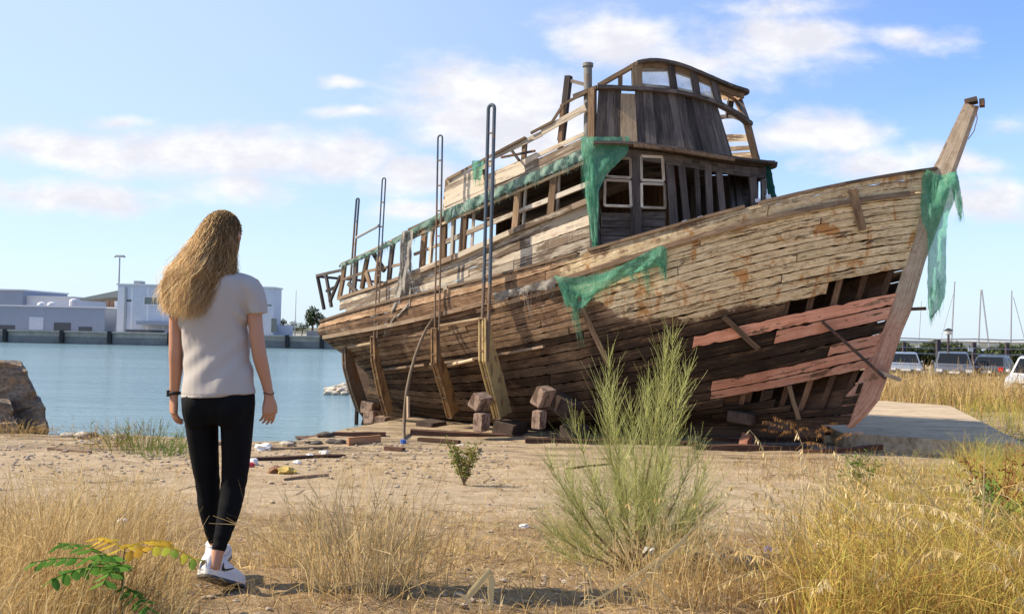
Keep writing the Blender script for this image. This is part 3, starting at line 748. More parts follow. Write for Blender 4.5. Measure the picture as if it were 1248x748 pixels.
# stem post: profile between its left and right edge in the centre plane
SL = [(1180, 127), (1163, 163), (1148, 195), (1137, 214), (1121, 272), (1107, 325), (1090, 376), (1076, 408), (1061, 446), (1049, 468), (1031, 487), (1029, 512)]
SR = [(1193, 130), (1179, 170), (1168, 200), (1160, 222), (1147, 264), (1128, 318), (1110, 378), (1100, 404), (1081, 459), (1071, 488), (1056, 507), (1040, 521)]
g = mat('painted stem timber'); uv = g.uv(); p = g.pos(); z = g.sep(p)[2]
n1 = g.noise(g.scale(uv, (1.2, 30, 1)), 1, 5, .65); n2 = g.noise(p, 5, 5, .7)
c1 = g.ramp(g.math('ADD', g.math('MULTIPLY', n1, .6), g.math('MULTIPLY', n2, .4)), [(.3, (.20, .14, .095)), (.5, (.42, .33, .245)), (.68, (.60, .5, .4))])
c2 = g.ramp(g.math('ADD', g.math('MULTIPLY', n1, .6), g.math('MULTIPLY', n2, .4)), [(.3, (.20, .09, .06)), (.5, (.44, .235, .165)), (.68, (.60, .42, .33))])
c = g.mix(g.step(g.math('ADD', z, g.math('MULTIPLY', n2, 1.0)), 3.6, 2.6), c1, c2)
c = g.mix(g.step(n1, .36, .28), c, (.07, .04, .03)); c = g.mix(g.math('MULTIPLY', g.step(g.noise(p, 2.5, 5, .7), .57, .66), .8), c, (.12, .07, .045))
stemm = done(g, c, .85, g.bump(g.math('ADD', n1, n2), .7, .012), .2)
m = MB(); P = []
for (a, b) in zip(SL, SR):
    la, lb = bp(*a, 0), bp(*b, 0); P.append((la, lb))
for hw, sh, t0 in ((.13, 0, None),):
    rows = []; Ls = 0
    for i, (la, lb) in enumerate(P):
        jx = random.uniform(-.01, .01)
        rows.append([bw(la[0]-.05+jx, hw, la[1]), bw(lb[0]-.05+jx, hw*.8, lb[1]), bw(lb[0]+jx, hw*.5, lb[1]), bw(lb[0]+jx, -hw*.5, lb[1]), bw(lb[0]-.05+jx, -hw*.8, lb[1]), bw(la[0]-.05+jx, -hw, la[1])])
    n = len(rows); k0 = m.add([p for r in rows for p in r]); dl = [0]
    for i in range(1, n): dl.append(dl[-1]+(rows[i][0]-rows[i-1][0]).length)
    vv = [0, .35, .43, .6, .68, 1.03, 1.3]
    for i in range(n-1):
        for j in range(6):
            m.face((k0+i*6+j, k0+(i+1)*6+j, k0+(i+1)*6+(j+1) % 6, k0+i*6+(j+1) % 6), [(dl[i], vv[j]), (dl[i+1], vv[j]), (dl[i+1], vv[j+1]), (dl[i], vv[j+1])])
    m.face(tuple(k0+j for j in range(6)), None); m.face(tuple(k0+(n-1)*6+j for j in range(6))[::-1], None)
stem = m.build('stem_post', stemm, boat)
ironm = paintm('rusty dark iron', (.05, .038, .032), .75, .4, 6, rust=(.14, .055, .025), rustamt=.6, bumpd=.004)
m = MB(); a = bp(1176, 126, .0); m.box(bw(a[0]+.1, 0, a[1]+.02), (.2, .26, .08), -TH, rx=-.15); m.box(bw(a[0]+.27, 0, a[1]-.03), (.08, .2, .12), -TH)
o = m.build('stem_cap', ironm, boat); o.parent = stem
m = MB(); p = HP(1004, 392, .12); q = HP(1062, 446, .1); r_ = at(1079, 461, q.y-.1); m.beam(p, r_, .07, .05); m.build('iron_bar', ironm, boat)
m = MB(); a = bp(1108, 377, 0); m.beam(bw(a[0]-.1, 0, a[1]), bw(a[0]+.28, -.05, a[1]+.02), .06, .06); m.build('bolt', ironm, boat)
m = MB(); p = HP(1070, 452, .14); m.beam(p, p+BA*.42+Vector((0, 0, -.14))+BN*.05, .05, .07); m.build('broken_strap', wood('pale splinter wood', (.3, .22, .14), (.48, .37, .26), (.62, .5, .37)), boat)
oldw = wood('weathered plank', (.10, .065, .042), (.23, .155, .10), (.38, .28, .19), rust=.3)
capw = wood('bulwark cap timber', (.075, .05, .034), (.17, .115, .075), (.29, .21, .145))
for side in (1, -1):
    m = MB(); pts = [samp(i/60, 0, side, .03)+Vector((0, 0, .025)) for i in range(61)]
    for i in range(60):
        if side > 0 and i in (18, 33, 47):
            m.build('bulwark_cap', capw, boat); m = MB(); continue
        m.beam(pts[i], pts[i+1], .16, .055, tint=(.5, .5, .4+.2*((i//9) % 3)))
    m.build('bulwark_cap', capw, boat)
    m = MB(); pts = [samp(.01+.97*i/60, 1.02, side, -.035) for i in range(61)]; tn = m.rt()
    for i in range(60):
        if i % 15 == 0: tn = m.rt()
        if side > 0 and 24 <= i <= 27:
            if m.v: m.build('rub_rail', oldw, boat); m = MB()
            continue
        m.beam(pts[i], pts[i+1], .07, .09, tint=tn)
    m.build('rub_rail', oldw, boat)
m = MB(); pts = [samp(.02+.46*i/30, 2.0, 1, -.05) for i in range(31)]; tn = m.rt()
for i in range(30):
    if i % 8 == 0: tn = m.rt()
    if i in (13, 22):
        m.build('bilge_rail', oldw, boat); m = MB(); continue
    m.beam(pts[i], pts[i+1], .09, .05, tint=tn)
m.build('bilge_rail', oldw, boat)
for (a, b, w_) in (((1040, 231), (1052, 281), .14), ((884, 386), (926, 425), .1), ((706, 362), (745, 446), .11), ((963, 470), (975, 510), .08)):
    m = MB(); m.beam(HP(*a, .09), HP(*b, .1), w_, .035, BN, seg=4, jit=.006); m.build('loose_batten', oldw, boat)

# ------------------------------------------------------------------ deckhouse
def bs(L): return LN[0].atL(L)[1]
def zs(L): return LN[0].atL(L)[2]
INS = .16
LC = -4.6
for _ in range(20): LC = bp(722, 300, bs(LC)-INS)[0]
WH = bs(LC)-INS
def hs(px, py, ins=INS):                 # pixel -> point on the deckhouse side
    L = -7
    for _ in range(12): L, z = bp(px, py, bs(min(L, LC+.2))-ins)
    return bw(L, bs(min(L, LC+.2))-ins, z)
def hsL(px, py, ins=INS):
    p = hs(px, py, ins); return (p-BO).dot(BA), p.z
PL = np.array([0, .5, 1.0, 1.5, 2.0, 2.4, 2.68, 2.8]); PW = np.array([1, .86, .72, .57, .4, .235, .09, 0.])
pq = np.concatenate(([0], np.cumsum(np.hypot(np.diff(PL), np.diff(PW*WH))))); pq /= pq[-1]
def plan(qv, off=0.0, sc=1.0, dL=0.0, sw=None):   # qv 0 near corner, 1 tip, 2 far corner
    s_ = qv if qv <= 1 else 2-qv; a = np.array([s_-.04, s_, s_+.04]).clip(0, 1) if .05 < s_ < .95 else np.array([s_])
    l = float(np.mean(np.interp(a, pq, PL))); w_ = float(np.mean(np.interp(a, pq, PW)))*WH
    sw = sc if sw is None else sw
    return LC+dL+l*sc+off*(.35+.65*s_), (w_*sw+off*(1-.5*s_))*(1 if qv <= 1 else -1)
class Level:
    def __init__(s, pts, off, sc=1.0, dL=0.0, sw=None, deg=3):
        s.o = (off, sc, dL, sw); A, B = [], []
        for px, py in pts: qv, z = s.hit(px, py); A.append(qv); B.append(z)
        s.pf = np.polyfit(A, B, deg); s.lo, s.hi = min(A), max(A)
    def hit(s, px, py):
        best = None
        for i in range(0, 281):
            qv = i/200
            L, d_ = plan(min(qv, 1.999), *s.o); p = bw(L, d_, 0); w_ = at(px, py, p.y); e = abs(w_.x-p.x)
            if best is None or e < best[0]: best = (e, qv, w_.z)
        return best[1], best[2]
    def z(s, qv):
        t = qv if qv <= 1 else 2-qv; return float(np.polyval(s.pf, min(max(t, s.lo), s.hi)))
    def __call__(s, qv, dz=0, out=0.0):
        L, d_ = plan(qv, s.o[0]+out, s.o[1], s.o[2], s.o[3]); return bw(L, d_, s.z(qv)+dz)
EV = Level([(724, 176), (768, 180), (806, 182), (841, 186), (875, 192), (903, 199), (926, 206)], .1)
SILL = Level([(726, 107), (775, 109), (806, 111), (841, 118), (875.5, 128), (896, 140), (913, 152)], -.03, .87, .04, 1.0)
ROOF = Level([(768, 77), (806, 78), (841, 85), (868, 96), (889, 108), (899, 117)], -.02, .60, .70, .80)
def lev_bottom(qv): L, d_ = plan(qv); return LN[1].atL(min(L, 0))[2]-.03
greyw = wood('dark weathered boards', (.03, .024, .021), (.085, .069, .061), (.18, .148, .13), streak=38)
framew = wood('brown frame timber', (.09, .055, .033), (.21, .135, .08), (.36, .25, .16))
palew = wood('pale bare wood', (.27, .185, .11), (.45, .33, .21), (.6, .47, .33))
whitew = wood('flaking white boards', (.13, .09, .062), (.24, .175, .12), (.38, .29, .215), paint=(.64, .54, .41), pcover=.5, worn=.75, rust=.35)
winw = wood('chalky window frame', (.16, .12, .085), (.30, .23, .165), (.42, .34, .25), paint=(.60, .53, .43), pcover=.5)
house = MB
# side wall boards below the windows, aft wall included
SA = [(414, 364), (460, 349), (505, 333), (560, 312), (623, 283), (700, 253), (722, 244)]
AL = [hsL(*p) for p in SA]; sL = [a[0] for a in AL]; sZ = [a[1] for a in AL]
def zsill(L): return float(np.interp(L, sL, sZ))
WHOLES = [[(621, 311), (648, 300), (648, 304), (624, 313)], [(672, 303), (722, 281), (722, 292), (674, 308)], [(405, 384), (422, 378), (422, 384), (405, 392)]]
for side in (1, -1):
    m = MB(); nst = 6
    for k in range(nst):
        L = sL[0]+.02
        while L < LC-.02:
            e = min(L+random.uniform(1.2, 3.2), LC-.01)
            if LC-e < .5: e = LC-.01
            def pt(Lx, f, lift=0):
                zt = zsill(Lx)-.05; zb = zs(Lx)-.32; return bw(Lx, side*(bs(Lx)-INS+lift), zt+(zb-zt)*f)
            segs = []; n = 24; cur = None
            for i in range(n):
                Lm = L+(e-L)*(i+.5)/n; x, y = proj(pt(Lm, (k+.5)/nst)); h_ = side > 0 and any(inpoly(x, y, P) for P in WHOLES)
                if not h_:
                    if cur is None: cur = i
                elif cur is not None: segs.append((cur, i)); cur = None
            if cur is not None: segs.append((cur, n))
            lf = random.uniform(0, .02); tn = m.rt()
            for a, b in segs:
                nn = max(2, b-a+1)
                P = [[pt(L+(e-L)*(a+(b-a)*i/(nn-1))/n, (k+f)/nst, lf+random.uniform(0, .006)) for f in (.03+.06*random.random()**6, .97-.09*random.random()**6)] for i in range(nn)]
                m.slab(P, .03, lambda i, j: BN*side, lambda i, j: (L+(e-L)*i/(nn-1), .15*j), tn)
            L = e+.008
    m.build('house_wall', whitew, boat)
def sbeam(name, pts, w_, h_, m_, ins=INS, parent=None, both=False, jit=.004, lift=0):
    for side in ((1, -1) if both else (1,)):
        m = MB(); P = [hs(*p, ins) for p in pts]
        if side < 0: P = [p-BN*(2*(p-BO).dot(BN)) for p in P]
        for a, b in zip(P, P[1:]): m.beam(a+BN*lift, b+BN*lift, w_, h_, seg=max(1, int((b-a).length/.5)), jit=jit)
        o = m.build(name, m_, boat)
        if parent: o.parent = parent
    return o
EAVE = [(500, 283), (541, 264), (600, 239), (660, 213), (722, 186)]
sbeam('eave_beam', EAVE, .14, .16, framew, both=True)
sbeam('eave_batten', [(x, y+9) for x, y in EAVE], .05, .05, palew, lift=.05)
sbeam('sill_beam', [(505, 333), (560, 312), (623, 284), (700, 253), (722, 244)], .14, .11, whitew, both=True, lift=.03)
sbeam('window_rail', [(541, 296), (600, 271), (660, 247), (722, 222)], .06, .10, winw)
sbeam('window_rail', [(505, 310), (541, 296)], .05, .06, winw)
for x0, y0, x1, y1, w_ in ((518, 279, 514, 329, .12), (541, 268, 540, 316, .15), (567, 258, 563, 312, .15), (632, 229, 628, 280, .14), (676, 210, 671, 264, .15), (528, 275, 524, 324, .06), (553, 263, 551, 316, .07)):
    m = MB(); m.beam(hs(x0, y0), hs(x1, y1), w_, .09, BN, seg=3, jit=.005); o = m.build('window_post', framew if w_ > .1 else winw, boat)
for x, y0, y1 in ((641, 226, 275), (682, 207, 258), (578, 254, 303)):
    m = MB(); m.beam(hs(x, y0, INS+.03), hs(x-3, y1, INS+.03), .05, .05, BN); m.build('window_frame', winw, boat)
# far side posts
for x in (541, 590, 640, 690):
    m = MB(); p = hs(x, 262-(x-541)*.43); q = hs(x, 314-(x-541)*.41); p, q = [v_-BN*(2*(v_-BO).dot(BN)) for v_ in (p, q)]; m.beam(p, q, .14, .1, BN); m.build('window_post', framew, boat)
# dark inner partition along the middle of the house, boarded
m = MB(); La, Lb = hsL(566, 300)[0], LC+.6
zt0, zt1 = hsL(541, 262)[1], hsL(715, 187)[1]; Le0, Le1 = hsL(541, 262)[0], hsL(715, 187)[0]
def zeave(L): return zt0+(zt1-zt0)*(L-Le0)/(Le1-Le0)
for k in range(34):
    a = La+(Lb-La)*k/34; b = La+(Lb-La)*(k+.95)/34; zb = LN[1].atL(a)[2]
    m.slab([[bw(a, -.95, zb), bw(a, -.95, zeave(a)-.08)], [bw(b, -.95, zb), bw(b, -.95, zeave(a)-.08)]], .03, lambda i, j: BN, lambda i, j: (j*1.9, i*.17), m.rt())
innerw = wood('brown inner boards', (.06, .03, .017), (.13, .068, .036), (.22, .12, .07)); m.build('inner_partition', innerw, boat)
for Lx in (La+.02, ):
    m = MB()
    for k in range(8):
        a = -1.0+.0+k*.22; m.slab([[bw(Lx, a, LN[1].atL(Lx)[2]), bw(Lx, a, zeave(Lx)-.1)], [bw(Lx, a+.2, LN[1].atL(Lx)[2]), bw(Lx, a+.2, zeave(Lx)-.1)]], .03, lambda i, j: BA, lambda i, j: (j*1.9, i*.17), m.rt())
    m.build('inner_partition', innerw, boat)
# upper deck (house roof)
Lr = hsL(541, 262)[0]
deckbetween(lambda t: (bw(Lr+(LC-Lr)*t, bs(Lr+(LC-Lr)*t)-INS+.05, zeave(Lr+(LC-Lr)*t)+.08), bw(Lr+(LC-Lr)*t, -(bs(Lr+(LC-Lr)*t)-INS+.05), zeave(Lr+(LC-Lr)*t)+.08)), 14, 16, .04, 'upper_deck')
deckbetween(lambda t: (EV(.005+.985*t, .0, -.06), EV(2-.005-.985*t, .0, -.06)), 20, 16, .04, 'upper_deck')
# eave visor and belts of the front
def belt(name, lev, q0, q1, w_, h_, m_, dz=0, out=0, parent=None, n=40):
    m = MB(); tn = m.rt()
    for i in range(n):
        if i % 10 == 0: tn = m.rt()
        m.beam(lev(q0+(q1-q0)*i/n, dz, out), lev(q0+(q1-q0)*(i+1)/n, dz, out), w_, h_, tint=tn, jit=.003)
    o = m.build(name, m_, boat)
    if parent: o.parent = parent
    return o
belt('visor', EV, .0, 2, .26, .05, greyw, .02, .06)
belt('visor_batten', EV, .22, .75, .06, .07, framew, -.03, .2)
belt('front_header', EV, .0, 2, .1, .2, greyw, -.16, -.1)
belt('sill_belt', SILL, 0, 2, .16, .07, greyw, .0, .04)
belt('wheelhouse_rim', ROOF, 0, 2, .2, .06, greyw, .0, .03)
belt('rim_batten', ROOF, 0, 2, .07, .1, framew, -.08, -.02)
# wheelhouse front boards
def vboard(m, qa, qb, lo, hi, lift=0, dzl=0, dzh=0, tn=None, holes=None):
    P = []
    for i in range(2):
        qv = (qa, qb)[i]; a = lo(qv, dzl, lift); b = hi(qv, dzh, lift); P.append([a.lerp(b, t) for t in (0, .33, .66, 1)])
    A = P[0][0]; nrm = (P[1][0]-P[0][0]).cross(Vector((0, 0, 1))).normalized()
    m.slab(P, .03, lambda i, j: nrm, lambda i, j: (j*.45, i*.2), tn or m.rt())
qe = EV.hit(893, 197)[0]; m = MB(); qv = .012; pale_q = (EV.hit(757, 179)[0], EV.hit(777, 180)[0])
while qv < qe:
    e = qv+random.uniform(.045, .06)
    if qv < pale_q[0] < e: e = pale_q[0]
    if abs(qv-pale_q[0]) < .002: qv = pale_q[1]; continue
    vboard(m, qv-.004, min(e, qe)+.004, EV, SILL, random.uniform(-.01, .01), .05, random.choice((0, 0, -.02))); qv = e
m.build('wheelhouse_wall', greyw, boat); m = MB()
for k in range(4):
    P = []
    for i in range(9):
        qv = 1.1+.85*i/8; a_, b_ = EV(qv, .04), SILL(qv); P.append([a_.lerp(b_, .02+.17*k), a_.lerp(b_, .16+.17*k-.05*(k == 2))])
    m.slab(P, .03, lambda i, j: -BA, lambda i, j: (i*.3, j*.14), m.rt())
m.build('wheelhouse_wall', whitew, boat)
m = MB(); vboard(m, pale_q[0], pale_q[1]-.004, EV, SILL, .025, .06, -.1); m.build('pale_board', palew, boat)
# wheelhouse posts and windows
def qmid(lev, px, py): return lev.hit(px, py)[0]
def lpost(name, a, la, b, lb, w_, t_, m_, out=0):
    qa, qb = qmid(la, *a), qmid(lb, *b); pa, pb = la(qa, 0, out), lb(qb, 0, out)
    n_ = (la(min(qa+.02, 2))-la(qa-.02 if qa > .02 else 0)).cross(Vector((0, 0, 1))).normalized()
    m = MB(); m.beam(pa, pb, w_, t_, n_, seg=2, jit=.003); return m.build(name, m_, boat)
WPX = [((774, 77), (777, 109)), ((817, 79.5), (822, 113)), ((845, 86.5), (850, 120)), ((869, 96.5), (876, 128.5)), ((898, 116.5), (912, 151))]
for i, (a, b) in enumerate(WPX): lpost('wheelhouse_post', a, ROOF, b, SILL, .2 if i == 0 else .13, .1, palew if i == 0 else greyw)
lpost('wheelhouse_post', (912, 151), SILL, (925, 206), EV, .12, .12, framew)
for qv in (1.3, 1.6, 1.95):
    m = MB(); m.beam(ROOF(qv), SILL(qv), .12, .1); m.build('wheelhouse_post', greyw, boat)
g = mat('dirty pale glass'); n = g.noise(g.obj(), 1.6, 5, .6, .5); gl = g.n('ShaderNodeBsdfGlossy'); gl.inputs[1].default_value = .12; gl.inputs[0].default_value = (.8, .85, .9, 1)
df = g.n('ShaderNodeBsdfDiffuse'); df.inputs[0].default_value = (.72, .74, .76, 1); tl = g.n('ShaderNodeBsdfTranslucent'); tl.inputs[0].default_value = (.78, .8, .83, 1); tp = g.n('ShaderNodeBsdfTransparent')
m1 = g.n('ShaderNodeMixShader'); m1.inputs[0].default_value = .6; g.L.new(df.outputs[0], m1.inputs[1]); g.L.new(tl.outputs[0], m1.inputs[2])
m2 = g.n('ShaderNodeMixShader'); g.put(m2.inputs[0], g.math('ADD', .35, g.math('MULTIPLY', g.step(n, .4, .65), .5))); g.L.new(tp.outputs[0], m2.inputs[1]); g.L.new(m1.outputs[0], m2.inputs[2])
m3_ = g.n('ShaderNodeMixShader'); m3_.inputs[0].default_value = .08; g.L.new(m2.outputs[0], m3_.inputs[1]); g.L.new(gl.outputs[0], m3_.inputs[2]); g.L.new(m3_.outputs[0], g.out.inputs[0]); glassm = g.m
for (ra, sa), (rb, sb), pane in zip(WPX[:-1], WPX[1:], (1, 1, 1, 0)):
    q1, q2, q3, q4 = qmid(ROOF, *ra), qmid(ROOF, *rb), qmid(SILL, *sb), qmid(SILL, *sa)
    A, B, Cc, D = ROOF(q1, -.1, -.02), ROOF(q2, -.1, -.02), SILL(q3, .08, -.02), SILL(q4, .08, -.02)
    cn = (A+B+Cc+D)/4; I = [p.lerp(cn, .12) for p in (A, B, Cc, D)]; m = MB()
    for i in range(4): m.beam(I[i], I[(i+1) % 4], .05, .05)
    fo = m.build('window_frame', winw if pane else framew, boat)
    if pane:
        m = MB(); nv_ = (I[1]-I[0]).cross(I[3]-I[0]).normalized(); m.prism([p.copy() for p in I], nv_*.008); po = m.build('window_pane', glassm, boat); po.parent = fo
# side frame running aft from the rim
ra = ROOF(0); sa = hs(729, 105, .3)
m = MB(); m.beam(ra, sa, .12, .08, seg=3, jit=.004); m.build('side_frame', framew, boat)
for t in (.42, .95):
    p = ra.lerp(sa, t); m = MB(); m.beam(p, Vector((p.x, p.y, SILL.z(0)-.02)), .1, .08); m.build('side_post', framew, boat)
far = lambda p: p-BN*(2*(p-BO).dot(BN))
m = MB(); m.beam(far(ra), far(sa), .12, .08); m.build('side_frame', framew, boat)
m = MB(); m.beam(SILL(0), hs(700, 118, .3), .1, .08, seg=2, jit=.004); m.build('side_frame', greyw, boat)
# corner post
m = MB(); m.beam(hs(722, 108, .2), hs(722, 186, INS), .14, .12, BN, seg=3, jit=.004); m.build('corner_post', framew, boat)
m = MB(); m.beam(hs(724, 186), hs(725, 312), .16, .13, BN, seg=3, jit=.005); m.build('corner_post', greyw, boat)
# lower front: posts, wall, windows
class Front(Level):
    def __init__(s): s.o = (0, 1, 0, 1)
FR = Front()
def fp(px, py, out=0.0):
    qv, z = FR.hit(px, py); L, d_ = plan(qv, out); return bw(L, d_, z)
for x0, x1, yb, w_ in ((774, 776, 305, .2), (815, 822, 290, .16), (829, 838, 285, .13), (848, 852, 280, .09), (862, 866, 278, .12), (876, 881, 268, .12), (890, 894, 262, .08), (899, 902, 262, .14), (917, 920, 258, .14), (931, 935, 254, .1)):
    y0 = float(np.interp(x0, [722, 806, 841, 875, 903, 930], [188, 192, 196, 203, 211, 219])); m = MB()
    p, q = fp(x0, y0), fp(x1, yb); q = q+(q-p)*.25; m.beam(p, q, w_, .1, Vector((0, -1, 0)), seg=3, jit=.006); m.build('front_post', greyw, boat)
for (x0, x1, y0, y1) in ((740, 768, 193, 217), (737, 768, 220, 252), (781, 807, 191, 221), (782, 809, 224, 254)):
    c4 = [fp(x0, y0, .03), fp(x1, y0+1, .03), fp(x1+1, y1, .03), fp(x0, y1-1, .03)]; m = MB()
    for i in range(4): m.beam(c4[i], c4[(i+1) % 4], .055, .05, jit=.003)
    m.build('window_frame', winw, boat)
m = MB()
for k in range(6):
    y = 259+k*9.5
    for xa, xb in ((732, 771), (779, 812)):
        if k > 3 and xa > 770: continue
        n = 4; P = [[fp(xa+(xb-xa)*i/n, y-(xa-732)*.03, -.05), fp(xa+(xb-xa)*i/n, y+8.6-(xa-732)*.03, -.05)] for i in range(n+1)]
        m.slab(P, .03, lambda i, j: Vector((0, -1, 0)), lambda i, j: (i*.2, j*.16), m.rt())
m.build('front_wall', greyw, boat)
m = MB(); c4 = [fp(899, 213, -.04), fp(919, 219, -.04), fp(921, 258, -.04), fp(902, 264, -.04)]; m.prism(c4, Vector((0, .03, 0))); m.build('front_panel', greyw, boat)
# far half of the front, boarded
m = MB()
for i in range(14):
    e0 = 1.08+.063*i; L, d_ = plan(e0); L2, d2 = plan(e0+.059)
    if i in (1, 2): continue
    m.slab([[bw(L, d_, lev_bottom(e0)), bw(L, d_, EV.z(e0)-.05)], [bw(L2, d2, lev_bottom(e0)), bw(L2, d2, EV.z(e0)-.05)]], .03, lambda i, j: BA, lambda i, j: (j*1.8, i*.2), m.rt())
m.build('front_wall', greyw, boat)

# upper side bulwark
def sboard(m, a, b, hpx, ins=.2, side=1, lift=0):
    p, q = hs(*a, ins), hs(*b, ins)
    if side < 0: p, q = far(p), far(q)
    m.beam(p+BN*side*lift, q+BN*side*lift, hpx*p.y/F, .03, Vector((0, 0, 1)).cross((q-p).normalized()), seg=max(1, int((q-p).length/.4)), jit=.006)
def sbd(m, a, b, hpx, ins=.2, side=1, lift=0):
    p, q = hs(*a, ins), hs(*b, ins)
    if side < 0: p, q = far(p), far(q)
    m.beam(p+BN*side*lift, q+BN*side*lift, .03, hpx*p.y/F, Vector((0, 0, 1)), seg=max(1, int((q-p).length/.4)), jit=.005)
for side in (1, -1):
    m = MB()
    for a, b, h_ in (((541, 257), (600, 231), 9), ((600, 231), (716, 180), 8), ((541, 248), (640, 205), 9), ((640, 205), (714, 172), 9), ((542, 239), (590, 217), 9), ((590, 219), (655, 190), 8), ((543, 231), (588, 209), 7),
                     ((546, 223), (600, 198), 7), ((600, 192), (660, 163), 6), ((660, 161), (714, 131), 8), ((640, 196), (712, 164), 5)): sbd(m, a, b, h_, side=side, lift=random.uniform(-.01, .01))
    m.build('upper_bulwark', whitew, boat)
    m = MB()
    for a, b in (((546, 219), (600, 190)), ((600, 190), (641, 168)), ((648, 163), (674, 149)), ((674, 149), (688, 127)), ((688, 127), (717, 112))): sbd(m, a, b, 3.2, side=side, lift=.03)
    m.build('upper_rail', capw, boat)
for x0, y0, x1, y1 in ((546, 219, 542, 262), (592, 193, 588, 240), (640, 168, 637, 218), (686, 128, 682, 200)):
    m = MB(); m.beam(hs(x0, y0, .27), hs(x1, y1, .27), .09, .08, BN); m.build('upper_post', framew, boat)
m = MB(); m.beam(hs(611, 192, .16), hs(652, 184, .14), .05, .04); m.beam(hs(624, 184, .13), hs(633, 196, .13), .05, .05); m.build('broken_cleat', ironm, boat)
m = MB(); p = hs(693, 93, .8); q = hs(684, 172, .8); m.beam(p, q, .13, .13, seg=3, jit=.004); m.build('mast_stub', greyw, boat)
m = MB(); m.beam(hs(697, 99, .78), hs(716, 104, .5), .07, .07); m.build('cross_rail', greyw, boat)
m = MB(); p = hs(716.5, 80, .35); q = hs(716.5, 168, .35); m.tube([q, p], .085, 14); m.tube([p-Vector((0, 0, .03)), p+Vector((0, 0, .04))], .11, 14); m.build('exhaust_pipe', paintm('grey pipe', (.19, .18, .16), .7, .25, 4, rust=(.16, .09, .05), rustamt=.3), boat)

# aft framework and stern rails
sbeam('aft_rail', [(417, 323), (445, 311), (480, 294), (505, 281)], .1, .09, oldw, both=True)
sbeam('aft_rail', [(417, 341), (450, 330), (489, 322)], .05, .06, whitew)
sbeam('aft_sill', [(413, 364), (460, 349), (505, 333)], .12, .07, oldw, both=True)
for x0, y0, x1, y1 in ((420, 322, 414, 363), (434.5, 317, 431, 355), (448, 310, 441, 352), (464, 304, 458, 347), (479, 296, 474, 343), (455, 308, 469, 330), (425, 345, 434, 355), (446, 330, 452, 350)):
    m = MB(); m.beam(hs(x0, y0), hs(x1, y1), .1, .07, BN, seg=2, jit=.01); m.build('aft_post', greyw if x0 % 2 else framew, boat)
    p, q = far(hs(x0, y0)), far(hs(x1, y1)); m = MB(); m.beam(p, q, .1, .07, BN); m.build('aft_post', greyw, boat)
D0 = LN[0].hb(0)
def sp_(px, py): L, z = bp(px, py, D0*.8); return bw(L, D0*.8, z)
for a, b in (((387, 337), (395, 377)), ((397, 334), (404, 374)), ((415, 336), (402, 368)), ((386, 336), (417, 329)), ((398, 355), (410, 349))):
    m = MB(); m.beam(sp_(*a), sp_(*b), .07, .06, seg=2, jit=.004); m.build('stern_rail', greyw, boat)
m = MB(); m.beam(sp_(405, 391), sp_(424, 381), .06, .05); m.build('stern_rail', whitew, boat)
for z_ in (0,):
    m = MB(); p, q = sp_(387, 337), sp_(395, 377); m.beam(far(p), far(q), .07, .06); m.beam(p, far(p), .07, .06); m.build('stern_rail', greyw, boat)
# litter seen inside the front: pale fragments on the deck edge
for x0, y0 in ((826, 273), (844, 269), (850, 268), (890, 254), (909, 247), (921, 243)):
    p = fp(x0, y0, .25); m = MB(); m.beam(p, p+Vector((.09, 0, .03)), .03, random.uniform(.05, .12)); m.build('window_stub', paintm('white chip', (.75, .76, .78), .6, .05) if 'white chip' not in bpy.data.materials else bpy.data.materials['white chip'], boat)
# ================================================================== nets, slipway posts, blocks, debris
def netmat(name, a, b, trans=.35, hole=.0, sc=30, clear=0.0):
    g = mat(name); p = g.obj(); n = g.noise(p, 6, 5, .7, .5); n2 = g.noise(g.scale(p, (1, 1, .25)), sc, 4, .7)
    c = g.ramp(g.math('ADD', g.math('MULTIPLY', n, .5), g.math('MULTIPLY', n2, .5)), [(.3, tuple(x*.7 for x in a)), (.48, a), (.7, b)])
    thin(g, c, trans)
    if clear:
        mx = g.n('ShaderNodeMixShader'); tp = g.n('ShaderNodeBsdfTransparent'); src = g.out.inputs[0].links[0].from_socket
        g.put(mx.inputs[0], g.math('SUBTRACT', 1.0, g.math('MULTIPLY', g.step(g.noise(p, 150, 2, .6), .35, .6), clear*1.6))); g.L.new(tp.outputs[0], mx.inputs[1]); g.L.new(src, mx.inputs[2]); g.L.new(mx.outputs[0], g.out.inputs[0])
    if hole > 0:
        mx = g.n('ShaderNodeMixShader'); tp = g.n('ShaderNodeBsdfTransparent'); src = g.out.inputs[0].links[0].from_socket
        g.put(mx.inputs[0], g.step(n2, .42-hole, .47-hole)); g.L.new(tp.outputs[0], mx.inputs[1]); g.L.new(src, mx.inputs[2]); g.L.new(mx.outputs[0], g.out.inputs[0])
    return g.m
green = netmat('green netting', (.14, .43, .29), (.40, .69, .54), .5, .0, 30, .2)
palegreen = netmat('faded green netting', (.20, .33, .27), (.58, .62, .55), .3, .12)
greynet = netmat('grey white netting', (.34, .31, .27), (.62, .58, .52), .3, .08)
